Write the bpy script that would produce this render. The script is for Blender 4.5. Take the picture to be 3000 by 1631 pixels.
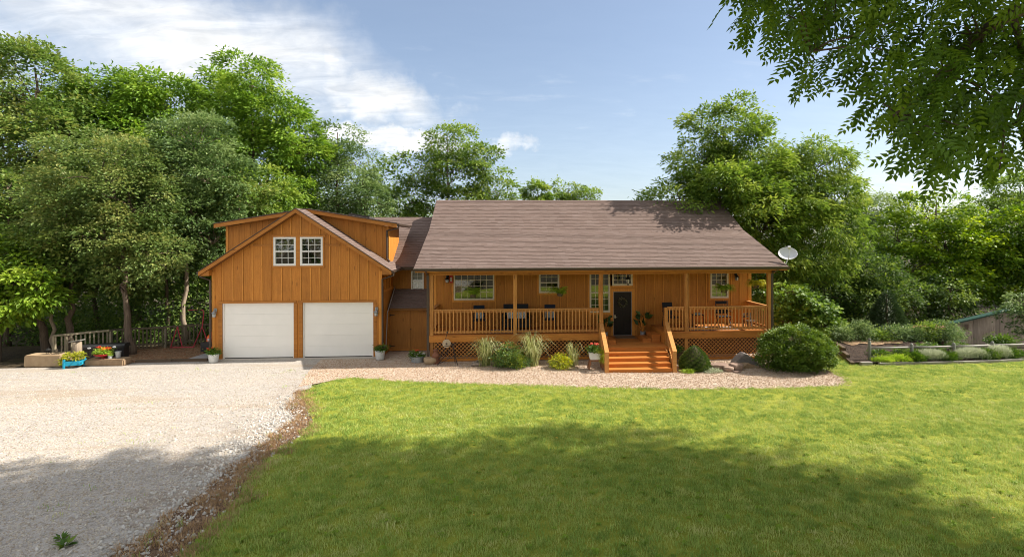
import bpy, math, random
import numpy as np
from mathutils import Vector, Matrix, Quaternion
from mathutils.geometry import delaunay_2d_cdt

random.seed(7)
SC = bpy.context.scene
for o in list(bpy.data.objects):
    bpy.data.objects.remove(o, do_unlink=True)
COL = SC.collection
R = math.radians
PI = math.pi

# ------------------------------------------------------------------ camera, sky, sun, exposure
CAM_H, YAW, ROLL = 4.6, 0.0561, 0.003
cam_d = bpy.data.cameras.new('camera')
cam = bpy.data.objects.new('camera', cam_d)
COL.objects.link(cam)
fw = Vector((math.sin(YAW), math.cos(YAW), 0))
rt = Vector((math.cos(YAW), -math.sin(YAW), 0))
up = Vector((0, 0, 1))
r2 = (rt - ROLL * up).normalized()
u2 = (up + ROLL * rt).normalized()
m = Matrix((r2, u2, -fw)).transposed().to_4x4()
m.translation = Vector((0, -20, CAM_H))
cam.matrix_world = m
cam_d.sensor_width = 36
cam_d.lens = 18
cam_d.shift_x = -0.02283
cam_d.shift_y = -0.03455
cam_d.clip_start = 0.1
cam_d.clip_end = 3000
SC.camera = cam

SUN_EL = R(42.5)
SUN_AZ = R(86.5)                      # clockwise from +Y
to_sun = Vector((math.sin(SUN_AZ) * math.cos(SUN_EL), math.cos(SUN_AZ) * math.cos(SUN_EL), math.sin(SUN_EL)))
sun_d = bpy.data.lights.new('sun', 'SUN')
sun_d.energy = 3.4
sun_d.angle = R(0.6)
sun_d.color = (1.0, 0.93, 0.82)
sun = bpy.data.objects.new('sun', sun_d)
COL.objects.link(sun)
sun.location = (30, -10, 40)
sun.rotation_euler = to_sun.to_track_quat('Z', 'Y').to_euler()

SC.view_settings.view_transform = 'Standard'
SC.view_settings.look = 'None'
SC.view_settings.gamma = 1.0
SC.view_settings.exposure = 1.42
SC.view_settings.use_curve_mapping = False
SC.cycles.max_bounces = 8
SC.cycles.diffuse_bounces = 4
SC.cycles.glossy_bounces = 3
SC.cycles.transparent_max_bounces = 8
SC.cycles.caustics_reflective = False
SC.cycles.caustics_refractive = False
SC.cycles.use_denoising = True
SC.cycles.pixel_filter_type = 'BLACKMAN_HARRIS'
SC.cycles.filter_width = 1.0


class NT:
    """small helper to wire nodes"""
    def __init__(self, tree):
        self.t = tree
        tree.nodes.clear()

    def n(self, kind, props=None, **ins):
        nd = self.t.nodes.new(kind)
        for k, v in (props or {}).items():
            setattr(nd, k, v)
        for k, v in ins.items():
            key = int(k[1:]) if k[0] == 'i' and k[1:].isdigit() else k.replace('_', ' ')
            s = nd.inputs[key]
            if hasattr(v, 'bl_idname') and hasattr(v, 'outputs'):
                self.t.links.new(v.outputs[0], s)
            elif isinstance(v, bpy.types.NodeSocket):
                self.t.links.new(v, s)
            else:
                if s.type == 'RGBA' and len(v) == 3:
                    v = (*v, 1)
                s.default_value = v
        return nd

    def math(self, op, a, b=None, c=None, clamp=False):
        ins = {'i0': a}
        if b is not None: ins['i1'] = b
        if c is not None: ins['i2'] = c
        return self.n('ShaderNodeMath', {'operation': op, 'use_clamp': clamp}, **ins)

    def mix(self, fac, a, b, mode='MIX'):
        nd = self.n('ShaderNodeMix', {'data_type': 'RGBA', 'blend_type': mode})
        for idx, v in ((0, fac), (6, a), (7, b)):
            s = nd.inputs[idx]
            if hasattr(v, 'bl_idname') and hasattr(v, 'outputs'):
                src = v.outputs[2] if v.bl_idname == 'ShaderNodeMix' else v.outputs[0]
                self.t.links.new(src, s)
            elif isinstance(v, bpy.types.NodeSocket):
                self.t.links.new(v, s)
            else:
                s.default_value = v if idx == 0 else (*v, 1) if len(v) == 3 else v
        return nd

    def ramp(self, fac, stops, interp='LINEAR'):
        nd = self.n('ShaderNodeValToRGB', None, Fac=fac)
        cr = nd.color_ramp
        cr.interpolation = interp
        while len(cr.elements) < len(stops):
            cr.elements.new(0.5)
        for e, (p, c) in zip(cr.elements, stops):
            e.position = p
            e.color = (*c, 1) if len(c) == 3 else c
        return nd


def out(nd):
    return nd.outputs[2] if nd.bl_idname == 'ShaderNodeMix' else nd.outputs[0]


# ---- world
wd = bpy.data.worlds.new('World')
SC.world = wd
wd.use_nodes = True
w = NT(wd.node_tree)
sky = w.n('ShaderNodeTexSky', {'sky_type': 'NISHITA'})
sky.sun_disc = False
sky.sun_elevation = SUN_EL
sky.sun_rotation = SUN_AZ
sky.air_density = 1.0
sky.dust_density = 1.4
sky.ozone_density = 1.6
tc = w.n('ShaderNodeTexCoord')
sp = w.n('ShaderNodeSeparateXYZ', None, Vector=tc.outputs['Generated'])
zc = w.math('MAXIMUM', sp.outputs[2], 0.0)
az = w.math('ARCTAN2', sp.outputs[0], sp.outputs[1])
el = w.math('ARCSINE', sp.outputs[2])
ae = w.n('ShaderNodeCombineXYZ', None, X=az, Y=el)
den = w.math('ADD', zc, 0.22)
pl = w.n('ShaderNodeCombineXYZ', None, X=w.math('DIVIDE', sp.outputs[0], den), Y=w.math('DIVIDE', sp.outputs[1], den))
mp = w.n('ShaderNodeMapping', None, Vector=pl)
mp.inputs['Rotation'].default_value = (0, 0, R(24))
mp.inputs['Scale'].default_value = (0.8, 2.1, 1)
nz = w.n('ShaderNodeTexNoise', None, Vector=mp, Scale=1.7, Detail=9.0, Roughness=0.55, Distortion=0.5)
wisp = w.n('ShaderNodeTexNoise', None, Vector=mp, Scale=6.0, Detail=6.0, Roughness=0.6, Distortion=0.8)
dist = w.n('ShaderNodeTexNoise', None, Vector=ae, Scale=9.0, Detail=5.0, Roughness=0.6)
dv = w.n('ShaderNodeVectorMath', {'operation': 'SUBTRACT'}, i0=dist.outputs['Color'], i1=(0.5, 0.5, 0.5))
dv = w.n('ShaderNodeVectorMath', {'operation': 'MULTIPLY'}, i0=dv, i1=(0.26, 0.14, 0))
aed = w.n('ShaderNodeVectorMath', {'operation': 'ADD'}, i0=ae, i1=dv)
total = None
# soft banks of fair-weather cloud: azimuth, elevation, half width, half height, tilt, weight
for (a0, e0, ra, re, rot, amp) in ((-0.545, 0.325, 0.34, 0.105, -0.10, 1.0), (-0.25, 0.278, 0.165, 0.055, -0.25, 1.0),
                                   (-0.38, 0.30, 0.25, 0.06, -0.12, 0.6),
                                   (-0.215, 0.190, 0.17, 0.034, -0.06, 1.5), (-0.004, 0.192, 0.06, 0.018, 0.05, 0.85),
                                   (0.66, 0.112, 0.10, 0.028, 0.0, 0.42), (-0.9, 0.30, 0.25, 0.16, 0.1, 0.8), (-0.7, 0.95, 0.9, 0.42, 0.1, 1.0), (2.2, 0.95, 0.9, 0.35, 0.0, 0.9),
                                   (1.6, 0.5, 0.5, 0.2, 0.3, 0.9), (2.9, 0.4, 0.6, 0.18, 0.1, 0.9), (-2.0, 0.6, 0.6, 0.25, 0.2, 0.9)):  # high and rear banks are unseen, added to strengthen the fill light
    sub = w.n('ShaderNodeVectorMath', {'operation': 'SUBTRACT'}, i0=aed, i1=(a0, e0, 0))
    ro = w.n('ShaderNodeVectorRotate', {'rotation_type': 'Z_AXIS'}, Vector=sub, Angle=-rot)
    sc_ = w.n('ShaderNodeVectorMath', {'operation': 'MULTIPLY'}, i0=ro, i1=(1 / ra, 1 / re, 0))
    ln = w.n('ShaderNodeVectorMath', {'operation': 'LENGTH'}, i0=sc_)
    mr = w.n('ShaderNodeMapRange', {'interpolation_type': 'SMOOTHSTEP'}, Value=ln.outputs['Value'])
    mr.inputs['From Min'].default_value = 1.35
    mr.inputs['From Max'].default_value = 0.1
    mr.inputs['To Max'].default_value = amp
    total = mr if total is None else w.math('MAXIMUM', total, mr)
fill_cloud = w.n('ShaderNodeMapRange', {'interpolation_type': 'SMOOTHSTEP'}, Value=sp.outputs[1])   # unseen cloud added overhead and behind the camera, brightens the shaded house front
fill_cloud.inputs['From Min'].default_value = 0.45
fill_cloud.inputs['From Max'].default_value = -0.25
total = w.math('MAXIMUM', total, fill_cloud)
bank = w.math('MULTIPLY', total, w.math('ADD', w.math('MULTIPLY', nz, 1.7), w.math('ADD', w.math('MULTIPLY', wisp, 0.5), -0.17)))
thin = w.n('ShaderNodeMapRange', {'interpolation_type': 'SMOOTHSTEP'}, Value=w.math('ADD', w.math('MULTIPLY', nz, 0.8), w.math('MULTIPLY', wisp, 0.25)))
thin.inputs['From Min'].default_value = 0.50
thin.inputs['From Max'].default_value = 0.95
thin.inputs['To Max'].default_value = 0.5
hz = w.n('ShaderNodeMapRange', {'interpolation_type': 'SMOOTHSTEP'}, Value=sp.outputs[2])
hz.inputs['From Min'].default_value = 0.40
hz.inputs['From Max'].default_value = 0.02
hz.inputs['To Max'].default_value = 0.18
hz.inputs['To Min'].default_value = 0.03
cl = w.math('MAXIMUM', w.math('MULTIPLY', bank, 1.05, clamp=True), thin, clamp=True)
cl = w.math('MAXIMUM', cl, hz, clamp=True)
bright = w.math('ADD', w.math('MULTIPLY', wisp, 3.4), 2.75)
cc = w.n('ShaderNodeVectorMath', {'operation': 'SCALE'}, i0=(0.97, 0.985, 1.0))
w.t.links.new(bright.outputs[0], cc.inputs['Scale'])
skc = w.mix(0.38, sky, (1.10, 1.26, 1.46))
mx = w.mix(cl, skc, cc)
bg = w.n('ShaderNodeBackground', None, Color=out(mx), Strength=0.090)
w.n('ShaderNodeOutputWorld', None, Surface=bg)

# ------------------------------------------------------------------ materials
MATS = {}


def base_mat(name):
    m = bpy.data.materials.new(name)
    m.use_nodes = True
    MATS[name] = m
    return m, NT(m.node_tree)


def finish(t, shader):
    t.n('ShaderNodeOutputMaterial', None, Surface=shader)


def plain(name, col, rough=0.6, metal=0.0, noise=0.12, scale=12.0, spec=0.4):
    m, t = base_mat(name)
    tcx = t.n('ShaderNodeTexCoord')
    nzx = t.n('ShaderNodeTexNoise', None, Vector=tcx.outputs['Object'], Scale=scale, Detail=5.0)
    ri = t.n('ShaderNodeObjectInfo')
    f = t.math('ADD', t.math('MULTIPLY', t.math('SUBTRACT', nzx, 0.5), noise * 4), t.math('MULTIPLY', t.math('SUBTRACT', ri.outputs['Random'], 0.5), noise))
    hs = t.n('ShaderNodeHueSaturation', None, Color=(*col, 1), Value=t.math('ADD', f, 1.0))
    p = t.n('ShaderNodeBsdfPrincipled', None, Base_Color=hs, Roughness=rough, Metallic=metal)
    p.inputs['Specular IOR Level'].default_value = spec
    finish(t, p)
    return m


def wood(name, col, dark, axis='z', rough=0.62, vary=0.22, grain=1.0, weather=0.35, dirt=(0.10, 0.05, 0.02)):
    """stained timber: grain along an axis, tone differs from board to board, weather stains in world space"""
    m, t = base_mat(name)
    tcx = t.n('ShaderNodeTexCoord')
    ri = t.n('ShaderNodeObjectInfo')
    off = t.n('ShaderNodeVectorMath', {'operation': 'SCALE'}, i0=(37.0, 19.0, 53.0))
    t.t.links.new(ri.outputs['Random'], off.inputs['Scale'])
    geo = t.n('ShaderNodeNewGeometry')
    v = t.n('ShaderNodeVectorMath', {'operation': 'ADD'}, i0=geo.outputs['Position'], i1=off)
    mp = t.n('ShaderNodeMapping', None, Vector=v)
    s = {'x': (0.9, 16, 16), 'y': (16, 0.9, 16), 'z': (16, 16, 0.9)}[axis]
    mp.inputs['Scale'].default_value = tuple(a * grain for a in s)
    n1 = t.n('ShaderNodeTexNoise', None, Vector=mp, Scale=1.6, Detail=7.0, Roughness=0.62, Distortion=0.4)
    n2 = t.n('ShaderNodeTexNoise', None, Vector=geo.outputs['Position'], Scale=0.9, Detail=6.0, Roughness=0.65)
    n3 = t.n('ShaderNodeTexNoise', None, Vector=geo.outputs['Position'], Scale=30.0, Detail=3.0)
    c = t.ramp(n1, [(0.28, dark), (0.62, col)])
    fine = t.math('ADD', t.math('MULTIPLY', n3, 0.35), 0.82)
    tone = t.math('ADD', t.math('MULTIPLY', ri.outputs['Random'], vary), 1.0 - vary / 2)
    hs = t.n('ShaderNodeHueSaturation', None, Color=c, Value=t.math('MULTIPLY', tone, fine))
    mpk = t.n('ShaderNodeMapping', None, Vector=v)
    mpk.inputs['Scale'].default_value = {'x': (1.3, 4.5, 4.5), 'y': (4.5, 1.3, 4.5), 'z': (4.5, 4.5, 1.3)}[axis]
    vk = t.n('ShaderNodeTexVoronoi', {'feature': 'F1'}, Vector=mpk, Scale=1.0)
    kn = t.n('ShaderNodeMapRange', {'interpolation_type': 'SMOOTHSTEP'}, Value=vk.outputs['Distance'])
    kn.inputs['From Min'].default_value = 0.16
    kn.inputs['From Max'].default_value = 0.05
    kn.inputs['To Max'].default_value = 0.55
    hs = t.mix(kn, hs, tuple(c_ * 0.35 for c_ in dark))
    wr = t.n('ShaderNodeMapRange', None, Value=n2)
    wr.inputs['From Min'].default_value = 0.50
    wr.inputs['From Max'].default_value = 0.78
    wr.inputs['To Max'].default_value = weather
    mxx = t.mix(wr, hs, dirt)
    bp = t.n('ShaderNodeBump', None, Height=n1, Strength=0.35, Distance=0.006)
    p = t.n('ShaderNodeBsdfPrincipled', None, Base_Color=out(mxx), Roughness=rough, Normal=bp)
    p.inputs['Specular IOR Level'].default_value = 0.3
    finish(t, p)
    return m


def leaf(name, dark, mid, light, trans=0.35, rough=0.5, spec=0.35, gain=1.45):
    dark, mid, light = [tuple(min(0.75, c * gain) for c in q) for q in (dark, mid, light)]
    m, t = base_mat(name)
    at = t.n('ShaderNodeAttribute', {'attribute_name': 'tone'})
    ri = t.n('ShaderNodeObjectInfo')
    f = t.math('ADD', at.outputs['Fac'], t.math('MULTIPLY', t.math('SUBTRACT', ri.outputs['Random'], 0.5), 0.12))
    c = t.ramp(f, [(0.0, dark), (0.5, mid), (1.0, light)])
    p = t.n('ShaderNodeBsdfPrincipled', None, Base_Color=c, Roughness=rough)
    p.inputs['Specular IOR Level'].default_value = spec
    hs = t.n('ShaderNodeHueSaturation', None, Color=c, Hue=0.488, Saturation=1.05, Value=1.35)
    tr = t.n('ShaderNodeBsdfTranslucent', None, Color=hs)
    mx = t.n('ShaderNodeMixShader', None, Fac=trans, i1=p, i2=tr)
    finish(t, mx)
    return m


def gravel_mat(name, cols, scale, bump=0.02, patch=None, patch_cols=None):
    m, t = base_mat(name)
    geo = t.n('ShaderNodeNewGeometry')
    vo = t.n('ShaderNodeTexVoronoi', {'feature': 'F1'}, Vector=geo.outputs['Position'], Scale=scale, Randomness=1.0)
    vb = t.n('ShaderNodeTexVoronoi', {'feature': 'F1'}, Vector=geo.outputs['Position'], Scale=scale * 2.3, Randomness=1.0)
    sep = t.n('ShaderNodeSeparateColor', None, Color=vo.outputs['Color'])
    sepb = t.n('ShaderNodeSeparateColor', None, Color=vb.outputs['Color'])
    c = t.ramp(sep.outputs[0], cols)
    cb = t.ramp(sepb.outputs[0], cols)
    c = t.mix(0.45, c, cb)
    big = t.n('ShaderNodeTexNoise', None, Vector=geo.outputs['Position'], Scale=0.55, Detail=6.0, Roughness=0.65)
    mid = t.n('ShaderNodeTexNoise', None, Vector=geo.outputs['Position'], Scale=4.0, Detail=5.0, Roughness=0.7)
    hs = t.n('ShaderNodeHueSaturation', None, Color=out(c), Value=t.math('ADD', t.math('MULTIPLY', big, 0.35), t.math('ADD', t.math('MULTIPLY', mid, 0.4), 0.62)))
    col = hs
    if patch:
        mr = t.n('ShaderNodeMapRange', {'interpolation_type': 'SMOOTHSTEP'}, Value=t.math('ADD', t.math('MULTIPLY', big, 0.75), t.math('MULTIPLY', mid, 0.35)))
        mr.inputs['From Min'].default_value = patch[0]
        mr.inputs['From Max'].default_value = patch[1]
        mr.inputs['To Max'].default_value = patch[2]
        col = t.mix(mr, hs, patch_cols)
    if name == 'gravel_drive':                  # compacted wheel tracks sweeping towards the doors, fines between them
        mpx = t.n('ShaderNodeMapping', None, Vector=geo.outputs['Position'])
        mpx.inputs['Rotation'].default_value = (0, 0, R(-24))
        mpx.inputs['Scale'].default_value = (0.10, 0.95, 1)
        ntr = t.n('ShaderNodeTexNoise', None, Vector=mpx, Scale=1.0, Detail=5.0, Roughness=0.6, Distortion=0.6)
        mtr = t.n('ShaderNodeMapRange', {'interpolation_type': 'SMOOTHSTEP'}, Value=ntr)
        mtr.inputs['From Min'].default_value = 0.52
        mtr.inputs['From Max'].default_value = 0.72
        mtr.inputs['To Max'].default_value = 0.72
        col = t.mix(mtr, out(col), (0.33, 0.255, 0.175))
        # soil washed into the gravel along the lawn
        sx_ = t.n('ShaderNodeSeparateXYZ', None, Vector=geo.outputs['Position'])
        ed = t.n('ShaderNodeMapRange', {'interpolation_type': 'SMOOTHSTEP'}, Value=sx_.outputs[0])
        ed.inputs['From Min'].default_value = -8.2
        ed.inputs['From Max'].default_value = -5.4
        blot = t.n('ShaderNodeMapRange', {'interpolation_type': 'SMOOTHSTEP'}, Value=t.n('ShaderNodeTexNoise', None, Vector=geo.outputs['Position'], Scale=1.5, Detail=6.0, Roughness=0.7))
        blot.inputs['From Min'].default_value = 0.46
        blot.inputs['From Max'].default_value = 0.66
        col = t.mix(t.math('MULTIPLY', t.math('MULTIPLY', ed, blot), 0.75), out(col), (0.17, 0.11, 0.068))
    hgt = t.math('ADD', t.math('MULTIPLY', vo.outputs['Distance'], -1.0), t.math('MULTIPLY', vb.outputs['Distance'], -0.5))
    bp = t.n('ShaderNodeBump', None, Height=hgt, Strength=0.9, Distance=bump)
    p = t.n('ShaderNodeBsdfPrincipled', None, Base_Color=out(col), Roughness=0.85, Normal=bp)
    p.inputs['Specular IOR Level'].default_value = 0.2
    finish(t, p)
    return m


def stone_mat(name, c1, c2, c3, scale=6.0):
    m, t = base_mat(name)
    tcx = t.n('ShaderNodeTexCoord')
    ri = t.n('ShaderNodeObjectInfo')
    n1 = t.n('ShaderNodeTexNoise', None, Vector=tcx.outputs['Object'], Scale=scale, Detail=8.0, Roughness=0.65)
    f = t.math('ADD', t.math('MULTIPLY', n1, 0.7), t.math('MULTIPLY', ri.outputs['Random'], 0.5))
    c = t.ramp(f, [(0.25, c1), (0.55, c2), (0.9, c3)])
    bp = t.n('ShaderNodeBump', None, Height=n1, Strength=0.5, Distance=0.03)
    p = t.n('ShaderNodeBsdfPrincipled', None, Base_Color=c, Roughness=0.85, Normal=bp)
    finish(t, p)
    return m


wood('siding', (0.53, 0.208, 0.035), (0.40, 0.142, 0.019), 'z', weather=0.42, dirt=(0.20, 0.075, 0.014))
wood('siding_batten', (0.68, 0.29, 0.055), (0.52, 0.20, 0.03), 'z', weather=0.35, dirt=(0.2, 0.08, 0.016))
wood('beam_wood', (0.50, 0.20, 0.036), (0.34, 0.12, 0.02), 'x', weather=0.25)
wood('post_wood', (0.52, 0.24, 0.06), (0.30, 0.11, 0.024), 'z', weather=0.5)
wood('rail_wood', (0.56, 0.27, 0.085), (0.44, 0.19, 0.05), 'x', vary=0.3, weather=0.12)
wood('baluster_wood', (0.57, 0.27, 0.08), (0.45, 0.19, 0.05), 'z', vary=0.3, weather=0.12)
wood('lattice_wood', (0.50, 0.22, 0.06), (0.36, 0.14, 0.035), 'z', vary=0.35, weather=0.2)
wood('stair_wood', (0.52, 0.188, 0.038), (0.40, 0.135, 0.024), 'x', vary=0.25, weather=0.25, dirt=(0.28, 0.12, 0.04))
wood('deck_wood', (0.52, 0.20, 0.045), (0.40, 0.145, 0.03), 'x', vary=0.25, weather=0.2)
wood('door_dark', (0.020, 0.014, 0.010), (0.014, 0.010, 0.007), 'z', vary=0.05, weather=0.0)
wood('closet_wood', (0.40, 0.165, 0.032), (0.28, 0.11, 0.02), 'z', vary=0.1, weather=0.25)
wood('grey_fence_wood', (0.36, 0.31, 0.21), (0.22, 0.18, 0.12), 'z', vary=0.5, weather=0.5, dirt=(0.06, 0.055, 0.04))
wood('shaded_fence_wood', (0.13, 0.105, 0.065), (0.06, 0.05, 0.032), 'z', vary=0.6, weather=0.5, dirt=(0.035, 0.04, 0.02))  # darker copy of the fence wood, shade of the trees put into the colour
wood('old_rail_wood', (0.30, 0.28, 0.25), (0.17, 0.155, 0.135), 'x', vary=0.3, weather=0.3, dirt=(0.08, 0.08, 0.07))
wood('old_post_wood', (0.22, 0.22, 0.20), (0.11, 0.11, 0.10), 'z', vary=0.3, weather=0.4, dirt=(0.05, 0.06, 0.05))
wood('shed_wood', (0.46, 0.37, 0.30), (0.24, 0.185, 0.15), 'z', vary=0.55, weather=0.55, dirt=(0.10, 0.07, 0.05))
wood('timber_dark', (0.12, 0.085, 0.055), (0.06, 0.042, 0.03), 'x', vary=0.3, weather=0.4)
wood('timber_block', (0.36, 0.23, 0.115), (0.24, 0.14, 0.065), 'x', vary=0.2, weather=0.6, dirt=(0.11, 0.07, 0.04))
wood('bark', (0.17, 0.125, 0.09), (0.05, 0.036, 0.026), 'z', vary=0.2, weather=0.4, dirt=(0.05, 0.05, 0.035), rough=0.9)
wood('bark_pale', (0.34, 0.27, 0.20), (0.14, 0.105, 0.075), 'z', vary=0.2, weather=0.3, dirt=(0.09, 0.09, 0.06), rough=0.9)
wood('trailing_wood', (0.30, 0.13, 0.06), (0.18, 0.08, 0.04), 'z', vary=0.2)
plain('white_vinyl', (0.78, 0.77, 0.74), 0.45, noise=0.03)
plain('cream_vinyl', (0.70, 0.62, 0.48), 0.45, noise=0.03)
plain('door_white', (0.86, 0.835, 0.79), 0.5, noise=0.02, scale=3)
plain('seal_dark', (0.05, 0.045, 0.04), 0.7)
plain('gutter_brown', (0.070, 0.048, 0.036), 0.45, noise=0.06)
plain('drip_edge', (0.30, 0.26, 0.24), 0.45, noise=0.06)
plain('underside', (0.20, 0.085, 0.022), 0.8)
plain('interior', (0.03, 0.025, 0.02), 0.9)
plain('curtain', (0.27, 0.19, 0.16), 0.9)
plain('concrete', (0.42, 0.38, 0.33), 0.9, noise=0.12, scale=5)
plain('concrete_grey', (0.33, 0.33, 0.34), 0.85, noise=0.12, scale=3)
plain('black_metal', (0.018, 0.017, 0.017), 0.45, metal=0.3)
plain('black_plastic', (0.022, 0.022, 0.024), 0.38)
plain('charcoal_fabric', (0.014, 0.016, 0.02), 0.9)
plain('navy_fabric', (0.010, 0.016, 0.032), 0.9)
plain('pewter', (0.30, 0.31, 0.31), 0.5, metal=0.7)
plain('lamp_glass', (0.55, 0.55, 0.52), 0.2)
plain('dish_grey', (0.62, 0.63, 0.66), 0.45, noise=0.02)
plain('galvanized', (0.45, 0.48, 0.50), 0.42, metal=0.55, noise=0.12, scale=9)
plain('white_pail', (0.66, 0.67, 0.66), 0.5, noise=0.14, scale=8)
plain('rust', (0.20, 0.085, 0.05), 0.85, noise=0.35, scale=14)
plain('rusty_iron', (0.045, 0.032, 0.028), 0.75, noise=0.2)
plain('grindstone', (0.48, 0.38, 0.27), 0.9, noise=0.1)
plain('turquoise', (0.012, 0.30, 0.46), 0.5, noise=0.12)
plain('red_paint', (0.42, 0.022, 0.03), 0.5, noise=0.15)
plain('pink_red_metal', (0.40, 0.03, 0.055), 0.5, noise=0.2)
plain('orange_plastic', (0.75, 0.12, 0.015), 0.35)
plain('faded_red', (0.42, 0.07, 0.065), 0.6, noise=0.25)
plain('green_roof', (0.012, 0.055, 0.04), 0.5)
plain('red_box', (0.45, 0.03, 0.03), 0.5)
plain('soil', (0.045, 0.028, 0.018), 0.95, noise=0.4, scale=20)
plain('white_cloth', (0.5, 0.48, 0.46), 0.9)
plain('brass', (0.55, 0.50, 0.40), 0.35, metal=0.8)
plain('red_petal', (0.75, 0.035, 0.02), 0.6, noise=0.3)
plain('coral_petal', (0.80, 0.12, 0.08), 0.6, noise=0.3)
plain('bronze_tip', (0.42, 0.20, 0.06), 0.5, noise=0.3)
plain('orange_leaf', (0.55, 0.36, 0.05), 0.7, noise=0.3)
plain('orange_petal', (0.80, 0.25, 0.02), 0.6, noise=0.3)
plain('white_petal', (0.78, 0.76, 0.72), 0.6)
plain('dry_wood', (0.25, 0.20, 0.16), 0.9, noise=0.4, scale=15)
plain('wheel_black', (0.012, 0.012, 0.012), 0.7)
stone_mat('rock_brown', (0.13, 0.085, 0.065), (0.25, 0.165, 0.125), (0.36, 0.26, 0.20))
stone_mat('rock_grey', (0.07, 0.062, 0.06), (0.16, 0.14, 0.13), (0.30, 0.27, 0.24))
stone_mat('rock_tan', (0.20, 0.13, 0.075), (0.33, 0.23, 0.135), (0.42, 0.31, 0.19))
stone_mat('pebble_white', (0.28, 0.225, 0.17), (0.45, 0.39, 0.315), (0.56, 0.51, 0.44), 3.0)
stone_mat('pebble_tan', (0.24, 0.14, 0.085), (0.45, 0.32, 0.215), (0.56, 0.46, 0.365), 3.0)
gravel_mat('gravel_drive', [(0.0, (0.21, 0.18, 0.152)), (0.2, (0.34, 0.31, 0.275)), (0.6, (0.415, 0.38, 0.345)), (1.0, (0.475, 0.445, 0.41))], 26.0, 0.012,
           (0.50, 0.80, 0.30), (0.36, 0.27, 0.18))
gravel_mat('gravel_pea', [(0.0, (0.21, 0.125, 0.08)), (0.25, (0.38, 0.275, 0.195)), (0.6, (0.49, 0.39, 0.30)), (1.0, (0.60, 0.53, 0.45))], 24.0, 0.02)
gravel_mat('mulch', [(0.0, (0.10, 0.055, 0.03)), (0.4, (0.24, 0.145, 0.085)), (1.0, (0.38, 0.25, 0.155))], 18.0, 0.03)
gravel_mat('straw', [(0.0, (0.16, 0.09, 0.05)), (0.5, (0.34, 0.22, 0.125)), (1.0, (0.48, 0.34, 0.21))], 22.0, 0.03)
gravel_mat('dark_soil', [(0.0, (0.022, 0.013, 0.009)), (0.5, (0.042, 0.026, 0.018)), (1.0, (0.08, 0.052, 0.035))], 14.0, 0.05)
gravel_mat('leaf_litter', [(0.0, (0.025, 0.02, 0.011)), (0.5, (0.052, 0.038, 0.022)), (1.0, (0.09, 0.065, 0.036))], 12.0, 0.03,
           (0.55, 0.75, 0.7), (0.04, 0.06, 0.015))
gravel_mat('dirt', [(0.0, (0.07, 0.038, 0.022)), (0.5, (0.14, 0.08, 0.048)), (1.0, (0.27, 0.18, 0.12))], 20.0, 0.03,
           (0.5, 0.8, 0.6), (0.30, 0.20, 0.11))

# lawn ground sheet under the blades
m, t = base_mat('lawn_ground')
geo = t.n('ShaderNodeNewGeometry')
n1 = t.n('ShaderNodeTexNoise', None, Vector=geo.outputs['Position'], Scale=0.35, Detail=6.0, Roughness=0.6)
n2 = t.n('ShaderNodeTexNoise', None, Vector=geo.outputs['Position'], Scale=9.0, Detail=6.0, Roughness=0.7)
c = t.ramp(t.math('ADD', t.math('MULTIPLY', n1, 0.6), t.math('MULTIPLY', n2, 0.45)), [(0.3, (0.13, 0.165, 0.02)), (0.55, (0.24, 0.26, 0.035)), (0.75, (0.33, 0.32, 0.06))])
bp = t.n('ShaderNodeBump', None, Height=n2, Strength=0.8, Distance=0.05)
p = t.n('ShaderNodeBsdfPrincipled', None, Base_Color=c, Roughness=0.9, Normal=bp)
p.inputs['Specular IOR Level'].default_value = 0.1
finish(t, p)

# grass blade: tone by clump and by patches of the lawn
def blade_mat(name, stops, trans=0.3):
    m, t = base_mat(name)
    geo = t.n('ShaderNodeNewGeometry')
    ri = t.n('ShaderNodeObjectInfo')
    mpb = t.n('ShaderNodeMapping', None, Vector=geo.outputs['Position'])
    mpb.inputs['Scale'].default_value = (0.5, 1.7, 1.0)
    n1 = t.n('ShaderNodeTexNoise', None, Vector=mpb, Scale=0.55, Detail=6.0, Roughness=0.66)
    n2 = t.n('ShaderNodeTexNoise', None, Vector=geo.outputs['Position'], Scale=3.2, Detail=3.0, Roughness=0.6)
    f = t.math('ADD', t.math('MULTIPLY', n1, 0.62), t.math('MULTIPLY', n2, 0.24))
    f = t.math('ADD', f, t.math('MULTIPLY', t.math('SUBTRACT', ri.outputs['Random'], 0.12), 0.24))
    c = t.ramp(f, stops)
    p = t.n('ShaderNodeBsdfPrincipled', None, Base_Color=c, Roughness=0.6)
    p.inputs['Specular IOR Level'].default_value = 0.2
    hs = t.n('ShaderNodeHueSaturation', None, Color=c, Hue=0.49, Value=1.3)
    tr = t.n('ShaderNodeBsdfTranslucent', None, Color=hs)
    finish(t, t.n('ShaderNodeMixShader', None, Fac=trans, i1=p, i2=tr))


blade_mat('grass_blade', [(0.28, (0.105, 0.20, 0.036)), (0.48, (0.275, 0.39, 0.080)), (0.62, (0.43, 0.49, 0.135)), (0.80, (0.62, 0.58, 0.30))])
blade_mat('dead_blade', [(0.3, (0.26, 0.15, 0.07)), (0.6, (0.46, 0.31, 0.165)), (0.9, (0.55, 0.42, 0.25))], 0.15)
blade_mat('weed_leaf', [(0.3, (0.17, 0.27, 0.026)), (0.7, (0.25, 0.36, 0.04)), (0.9, (0.31, 0.38, 0.06))])

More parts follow.
